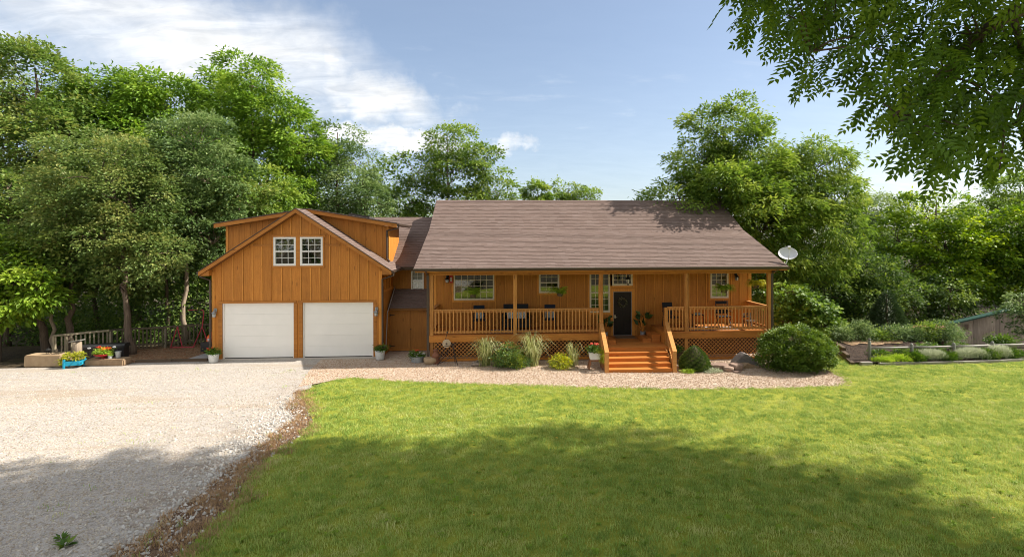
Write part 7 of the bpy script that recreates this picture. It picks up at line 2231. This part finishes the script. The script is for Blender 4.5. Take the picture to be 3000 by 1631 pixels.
# black tool box with two pale latches
t = thing('tool_box', 'long black ribbed plastic box with two pale latches in front of the fence', 'storage box', (-16.15, 1.55, 0), 0.22)
MB().box(-0.72, 0.72, -0.22, 0.22, 0.0, 0.44).build('body', 'black_plastic', t)
MB().prism([(-0.25, 0.445), (0.25, 0.445), (0.25, 0.54), (0.19, 0.60), (-0.19, 0.60), (-0.25, 0.54)], 'x', -0.76, 0.76).build('lid', 'black_plastic', t)
for i in range(11):
    MB().box(-0.66 + i * 0.125, -0.60 + i * 0.125, -0.245, -0.2205, 0.04, 0.40).build('rib', 'black_plastic', t)
for x in (-0.42, 0.42):
    MB().lathe([(0.065, 0), (0.06, 0.012)], 14, (0, 0, 0), 0.5).build('latch', 'dish_grey', t, Matrix.Translation((x, -0.252, 0.50)) @ Matrix.Rotation(R(90), 4, 'X'))
# timber edging
t = thing('timber_edging', 'dark timber edging between the gravel drive and the mulch yard', 'edging', (-13.0, 0.8, 0))
for i in range(2):
    a, b = Vector((-14.4 + i * 1.33, 0.755 + i * 0.05, 0.045)), Vector((-14.4 + (i + 1) * 1.33 - 0.02, 0.755 + (i + 1) * 0.05, 0.045))
    MB().bar(a, b, 0.12, 0.11).build('timber', 'timber_dark', t, world=True)
# red tube frame
t = thing('tube_frame', 'red metal tube stand with tall bent pole in front of the fence', 'metal stand', (-14.15, 3.55, 0))
for a, b in (((-0.73, 0, 0.02), (-0.44, 0.02, 0.95)), ((-0.22, 0, 0.02), (-0.44, 0.02, 0.95)), ((0.22, 0.05, 0.02), (0.62, 0.02, 0.93)), ((0.95, -0.02, 0.02), (0.62, 0.02, 0.93))):
    MB().tube([a, b], 0.020, 8).build('leg', 'pink_red_metal', t)
MB().tube([(-0.73, 0, 0.025), (-0.22, 0, 0.025), (0.22, 0.05, 0.025)], 0.02, 8).build('base_tube', 'pink_red_metal', t)
MB().tube([(0.62, 0.02, 0.88), (0.66, 0.02, 1.25), (0.69, 0.02, 1.58), (0.64, 0.02, 1.67), (0.5, 0.02, 1.69), (0.02, 0.02, 1.67)], 0.021, 8).build('pole', 'pink_red_metal', t)
# riding mower at the garage corner
t = thing('riding_mower', 'orange and black riding mower half hidden by the garage corner', 'mower', (-12.36, 3.1, 0), 0.0)
MB().prism([(-0.75, 0.50), (-0.70, 0.70), (-0.30, 0.86), (0.05, 0.86), (0.05, 0.45), (-0.75, 0.42)], 'x', -0.30, 0.30).build('hood', 'orange_plastic', t)
MB().box(-0.36, 0.36, -0.80, 0.85, 0.24, 0.42).box(-0.45, 0.45, 0.1, 0.8, 0.3, 0.52).build('body', 'black_plastic', t)
MB().lathe([(0.50, 0.10), (0.52, 0.12), (0.52, 0.22), (0.4, 0.235)], 20, (0, 0.1, 0), 0.8).build('cutting_deck', 'black_plastic', t)
for s in (-1, 1):
    MB().box(s * 0.17 - 0.07, s * 0.17 + 0.07, -0.78, -0.73, 0.52, 0.62).build('headlight', 'lamp_glass', t)
    for (y, r_) in ((-0.55, 0.19), (0.55, 0.26)):
        w_ = MB().lathe([(r_ * 0.6, -0.08), (r_ * 0.95, -0.08), (r_, -0.04), (r_, 0.04), (r_ * 0.95, 0.08), (r_ * 0.6, 0.08)], 20)
        w_.build('wheel', 'wheel_black', t, Matrix.Translation((s * 0.42, y, r_)) @ Matrix.Rotation(R(90), 4, 'Y'))
MB().prism([(0.25, 0.54), (0.65, 0.54), (0.75, 0.95), (0.66, 0.95), (0.58, 0.64), (0.25, 0.62)], 'x', -0.23, 0.23).build('seat', 'black_plastic', t)
MB().tube([(0, 0.05, 0.8), (0, 0.16, 1.0)], 0.02, 6).tube([(0.16 * math.cos(k * PI / 8), 0.17 + 0.04 * math.sin(k * PI / 8), 1.0 + 0.15 * math.sin(k * PI / 8)) for k in range(17)], 0.014, 6).build('steering_wheel', 'black_plastic', t)
MB().box(-0.40, 0.40, -1.0, -0.80, 0.12, 0.5).build('bumper', 'black_plastic', t)

# ------------------------------------------------------------------ garden on the right
def bedz(x, y):
    return gz(min(x, 16), min(y, 1.0)) + 0.10 + 0.26 * ss(-1.0, 2.0, y)
sheet('garden_bed', [(13.15, -1.2), (14.0, -1.33), (18.9, -1.22), (20.4, -0.97), (26.0, -0.80), (26.0, 0.1), (18.6, 0.2), (17.9, 2.05), (14.42, 2.05)], 0.0, 'dark_soil', 0.45, lambda x, y: bedz(x, y) + 0.02 * math.sin(x * 7) * math.sin(y * 5))
sheet('straw_mulch', chaikin([(14.4, 1.25), (14.7, 0.85), (15.2, 1.2), (15.8, 0.8), (16.3, 1.15), (16.9, 0.95), (17.3, 1.5), (16.9, 1.9), (16, 1.9), (14.5, 1.9)], 1), 0.028, 'straw', 0.4, lambda x, y: bedz(x, y) + 0.02 * math.sin(x * 7) * math.sin(y * 5))
t = thing('timber_wall', 'low stacked timber retaining wall at the left end of the garden bed', 'retaining wall', (13.7, 0.3, -0.1))
for k in range(3):
    z = gz(13.5, 0) + 0.05 + k * 0.125
    a, b = Vector((13.10 + 0.33 * k, -1.27 + 0.72 * k, z)), Vector((14.42, 1.95, z))
    MB().bar(a, b, 0.13, 0.12).build('timber', 'timber_dark', t, world=True)
MB().bar((14.42, 2.02, 0.22), (17.9, 2.06, 0.24), 0.1, 0.12).build('timber', 'timber_dark', t, world=True)
t = thing('timber_edging', 'long weathered timber edging along the front of the garden bed', 'edging', (16.5, -1.36, gz(16, -1.3)))
MB().box(13.35, 13.78, -1.43, -1.28, -0.12, 0.07).build('corner_block', 'old_rail_wood', t, world=True)
for (a, b) in (((14.05, -1.40), (15.9, -1.37)), ((15.92, -1.37), (17.4, -1.34)), ((17.42, -1.34), (18.95, -1.28)), ((18.97, -1.27), (20.6, -1.02)), ((20.6, -1.02), (23.5, -0.95))):
    MB().bar((*a, gz(16, 0) + 0.05), (*b, gz(16, 0) + 0.05), 0.11, 0.11).build('timber', 'old_rail_wood', t, world=True)
t = thing('rail_fence', 'two-rail wooden garden fence with round posts in front of the straw bed', 'fence', (16.5, -0.9, bedz(16, -0.9)))
px = [(14.02, -0.92), (15.76, -0.88), (17.52, -0.84), (19.24, -0.72), (21.0, -0.62), (22.8, -0.55)]
for i, (x, y) in enumerate(px):
    zb = gz(14, 0)
    h = 0.86 if i == 0 else 0.72
    MB().lathe([(0.062, zb - 0.2), (0.06, zb + h * 0.5), (0.058, zb + h - 0.05), (0.03, zb + h)], 10, (x, y, 0)).build('post', 'old_post_wood', t, world=True, smooth=True)
    if i == 0:
        MB().lathe([(0.02, zb + h), (0.055, zb + h + 0.02), (0.06, zb + h + 0.05), (0.03, zb + h + 0.085), (0.0, zb + h + 0.09)], 12, (x, y, 0)).build('post_cap', 'old_post_wood', t, world=True, smooth=True)
for (a, b) in zip(px, px[1:]):
    for z in (0.57, 0.22):
        zb = gz(14, 0)
        MB().tube([(a[0], a[1], zb + z), ((a[0] + b[0]) / 2, (a[1] + b[1]) / 2, zb + z - 0.012), (b[0], b[1], zb + z)], [0.042, 0.037, 0.04], 8).build('rail', 'old_rail_wood', t, world=True, smooth=True)
gg = 'plants along the front of the garden bed'
for i, (x, y, w_, h, lf, sz, lb) in enumerate(((14.45, -1.10, 0.40, 0.13, 'fern', 0.07, 'yellow-green low plants at the first fence post'), (15.15, -1.08, 0.40, 0.17, 'fern', 0.07, 'yellow-green low plants just left of the dark green mound'),
        (15.72, -1.05, 0.32, 0.24, 'perennial', 0.10, 'dark green strappy mound by the second fence post'), (17.05, -1.02, 0.30, 0.24, 'perennial', 0.09, 'small dark green mound between the silver drifts'),
        (18.75, -0.95, 0.45, 0.32, 'perennial', 0.09, 'dark green plant right of the long silver drift'), (19.9, -0.80, 0.5, 0.26, 'perennial', 0.09, 'dark low plant near the right photo edge'), (21.2, -0.72, 0.5, 0.25, 'perennial', 0.09, 'dark low plant at the right photo edge'))):
    leafy('garden_plant', lb, 'plant', (x, y, bedz(x, y) - 0.01), [(0, 0, h * 0.5, w_, 0.25, h * 0.55)], lf, 110, 14, sz, 500 + i, t_broad(0.3), 0.09, 0.4, -0.5, stem=False, group=gg)
for i, (x, y, w_, h, lb) in enumerate(((14.9, -0.35, 0.35, 0.16, 'sprawling dark seedlings in the soil left of the second fence post'), (16.1, -0.2, 0.45, 0.18, 'sprawling dark seedlings in the soil right of the second fence post'), (17.3, 0.1, 0.5, 0.28, 'leafy vegetable clump between soil and shrubs near the third fence post'), (18.6, 0.0, 0.5, 0.34, 'leafy vegetable clump in front of the shed'))):
    leafy('garden_plant', lb, 'plant', (x, y, bedz(x, y) - 0.01), [(0, 0, h * 0.5, w_, 0.3, h * 0.5)], 'perennial', 60, 12, 0.10, 590 + i, t_broad(0.5), 0.1, 0.3, 0.1, stem=False, group=gg)
for i, (x, y, w_, h, lb) in enumerate(((16.40, -1.05, 0.50, 0.32, 'short drift of silvery feathery plants'), (18.0, -1.0, 0.62, 0.36, 'long drift of silvery feathery plants'), (19.25, -0.9, 0.45, 0.42, 'taller thin silvery plants leaning right'))):
    rng = np.random.default_rng(520 + i)
    n = 2600
    P = np.stack([rng.uniform(-w_, w_, n), rng.normal(0, 0.12, n), np.abs(rng.normal(0, 0.02, n))], 1)
    P[:, 2] += rng.random(n) ** 0.7 * h * (1 - (P[:, 0] / w_) ** 4 * 0.5)
    A = np.stack([rng.normal(0.35, 0.35, n), rng.normal(0, 0.3, n), np.full(n, 0.9)], 1)
    V, Q, T = emit(P, A, rng.normal(size=(n, 3)), 0.13 * rng.uniform(0.6, 1.2, n), t_broad(0.12, 0.0), np.clip(0.25 + P[:, 2] / h * 0.6 + rng.normal(0, 0.12, n), 0, 1))
    r = thing('silver_plants', lb, 'plants', (x, y, bedz(x, y) - 0.01), 0, 'silvery plants in the garden bed')
    new('foliage', np_mesh('foliage', V, Q, T, LF['silver']), r)['kind'] = 'stuff'
gb = 'leafy shrubs along the back of the garden bed'
for i, (x, y, w_, h, lb) in enumerate(((14.0, 2.3, 0.36, 0.55, 'leafy shrub behind the top of the timber wall'), (14.75, 1.75, 0.40, 0.62, 'leafy shrub second from the timber wall'), (15.6, 1.75, 0.42, 0.85, 'tallest leafy shrub of the back row'), (16.35, 1.75, 0.38, 0.55, 'short leafy shrub right of the tallest one'),
        (17.05, 1.75, 0.45, 0.75, 'round leafy shrub in the middle of the back row'), (17.85, 1.75, 0.42, 0.78, 'leafy shrub left of the red boat'), (18.6, 1.75, 0.48, 0.88, 'leafy shrub below the red boat'), (19.4, 1.75, 0.48, 0.85, 'leafy shrub right of the red boat'), (20.2, 2.3, 0.45, 0.6, 'leafy shrub below the left end of the shed'), (21.2, 0.9, 0.4, 0.3, 'low leafy shrub in front of the shed wall'))):
    h *= (0.62, 0.78, 0.9, 0.6, 0.72)[i % 5]
    w_ *= 0.9
    leafy('garden_shrub', lb, 'shrub', (x, y, min(bedz(x, y), gz(x, y) + 0.36)), [(0, 0, h * 0.5, w_, 0.34, h * 0.5), (w_ * 0.3, 0, h * 0.75, w_ * 0.5, 0.25, h * 0.25)], ('perennial' if i == 9 else 'grey' if i % 3 else 'house'), 110, 16, 0.095, 540 + i, t_broad(0.5), 0.19, 0.3, group=gb, tone=(0.45, 0.2, 0.18))
# shed
SXa, SXp, SXb, SY = 23.85, 26.9, 29.9, 6.0
zs = gz(26, 6) - 0.25
t = thing('shed', 'low weathered grey plank shed with a green metal roof', 'shed', (26.9, 6.0, zs))
stop = plf([(SXa, 0.30), (SXp, 0.94), (SXb, 0.30)])
nn_ = 24
for i in range(nn_):
    a, b = SXa + (SXb - SXa) * i / nn_ + 0.004, SXa + (SXb - SXa) * (i + 1) / nn_ - 0.004
    hl = [(24.28, 24.60, -0.10, 0.20)]
    mbp = MB()
    for (c, d, la, lb_, ha, hb) in strip(a, b, plf([(SXa, zs), (SXb, zs)]), stop, hl):
        mbp.prism([(c, la), (d, lb_), (d, hb), (c, ha)], 'y', SY + random.uniform(-0.008, 0.008), SY + 0.025)
    mbp.build('plank', 'shed_wood', t, world=True)
MB().box(SXa, SXa + 0.05, SY + 0.03, SY + 0.5, zs, 0.28).box(SXb - 0.05, SXb, SY + 0.03, SY + 0.5, zs, 0.28).box(SXa, SXb, SY + 0.5, SY + 0.55, zs, 0.28).build('side_wall', 'shed_wood', t, world=True)
MB().box(24.26, 24.62, SY - 0.02, SY + 0.0, -0.13, -0.10).box(24.26, 24.62, SY - 0.02, SY + 0.0, 0.20, 0.23).box(24.25, 24.28, SY - 0.02, SY + 0.0, -0.10, 0.20).box(24.60, 24.63, SY - 0.02, SY + 0.0, -0.10, 0.20).build('window_frame', 'shed_wood', t, world=True)
for s, xe in ((-1, SXa - 0.35), (1, SXb + 0.35)):
    ze = 0.94 - abs(xe - SXp) * 0.21
    MB().prism([(SXp, 1.02), (xe, ze + 0.08), (xe, ze + 0.01), (SXp, 0.95)], 'y', SY - 0.28, SY + 0.12).build('roof', 'green_roof', t, world=True)
# red upturned boat on a low rack
t = thing('canoe', 'faded red upturned boat in the shade behind the garden shrubs', 'boat', (23.6, 7.6, gz(23.6, 7.6)), 0.06)
zt = -0.42 - gz(23.6, 7.6)
cb_ = MB()
n, m_ = 20, 10
for i in range(n + 1):
    u_ = i / n * 2 - 1
    wv = 0.36 * (1 - abs(u_) ** 2.4)
    hv = 0.30 * (1 - 0.35 * u_ * u_)
    for k in range(m_ + 1):
        a = PI * k / m_
        cb_.v.append((u_ * 1.25, wv * math.cos(a) + 0.001, zt + 0.02 + (0.06 * u_ ** 4) + hv * math.sin(a) ** 0.8 if 0 < k < m_ else zt - 0.02))
for i in range(n):
    for k in range(m_):
        cb_.f.append((i * (m_ + 1) + k, i * (m_ + 1) + k + 1, (i + 1) * (m_ + 1) + k + 1, (i + 1) * (m_ + 1) + k))
cb_.build('hull', 'faded_red', t, smooth=True)
MB().tube([(u_ * 0.125 - 1.25, 0, zt + 0.02 + 0.06 * (u_ / 10 - 1) ** 4 + 0.30 * (1 - 0.35 * (u_ / 10 - 1) ** 2)) for u_ in range(21)], 0.016, 6).build('keel', 'faded_red', t)
for x in (-0.7, 0.7):
    MB().box(x - 0.05, x + 0.05, -0.42, 0.42, zt - 0.12, zt - 0.022).box(x - 0.05, x + 0.05, -0.40, -0.30, -0.3, zt - 0.12).box(x - 0.05, x + 0.05, 0.30, 0.40, -0.3, zt - 0.12).build('rack', 'timber_dark', t)

# broad-leaved weeds at the near edge of the gravel
for i, (x, y, r_, lb) in enumerate(((-6.75, -11.8, 0.15, 'biggest leafy weed growing in the gravel at the bottom edge'), (-6.95, -11.6, 0.11, 'small leafy weed left of the biggest gravel weed'))):
    rng = np.random.default_rng(700 + i)
    n = 26
    a = np.arange(n) * 2.4 + rng.normal(0, 0.5, n)
    P = np.stack([0.02 * np.cos(a), 0.02 * np.sin(a), np.full(n, 0.01)], 1)
    A = np.stack([np.cos(a), np.sin(a), rng.uniform(0.2, 1.2, n)], 1)
    V, Q, T = emit(P, A, np.array([0, 0, 1.0]) + rng.normal(size=(n, 3)) * 0.2, r_ * rng.uniform(0.7, 1.3, n), t_broad(0.36, 0.05), rng.random(n))
    w_ = thing('gravel_weed', lb, 'weed', (x, y, 0.0), 0, 'weeds in the driveway gravel')
    new('leaves', np_mesh('leaves', V, Q, T, LF['perennial']), w_)['kind'] = 'stuff'
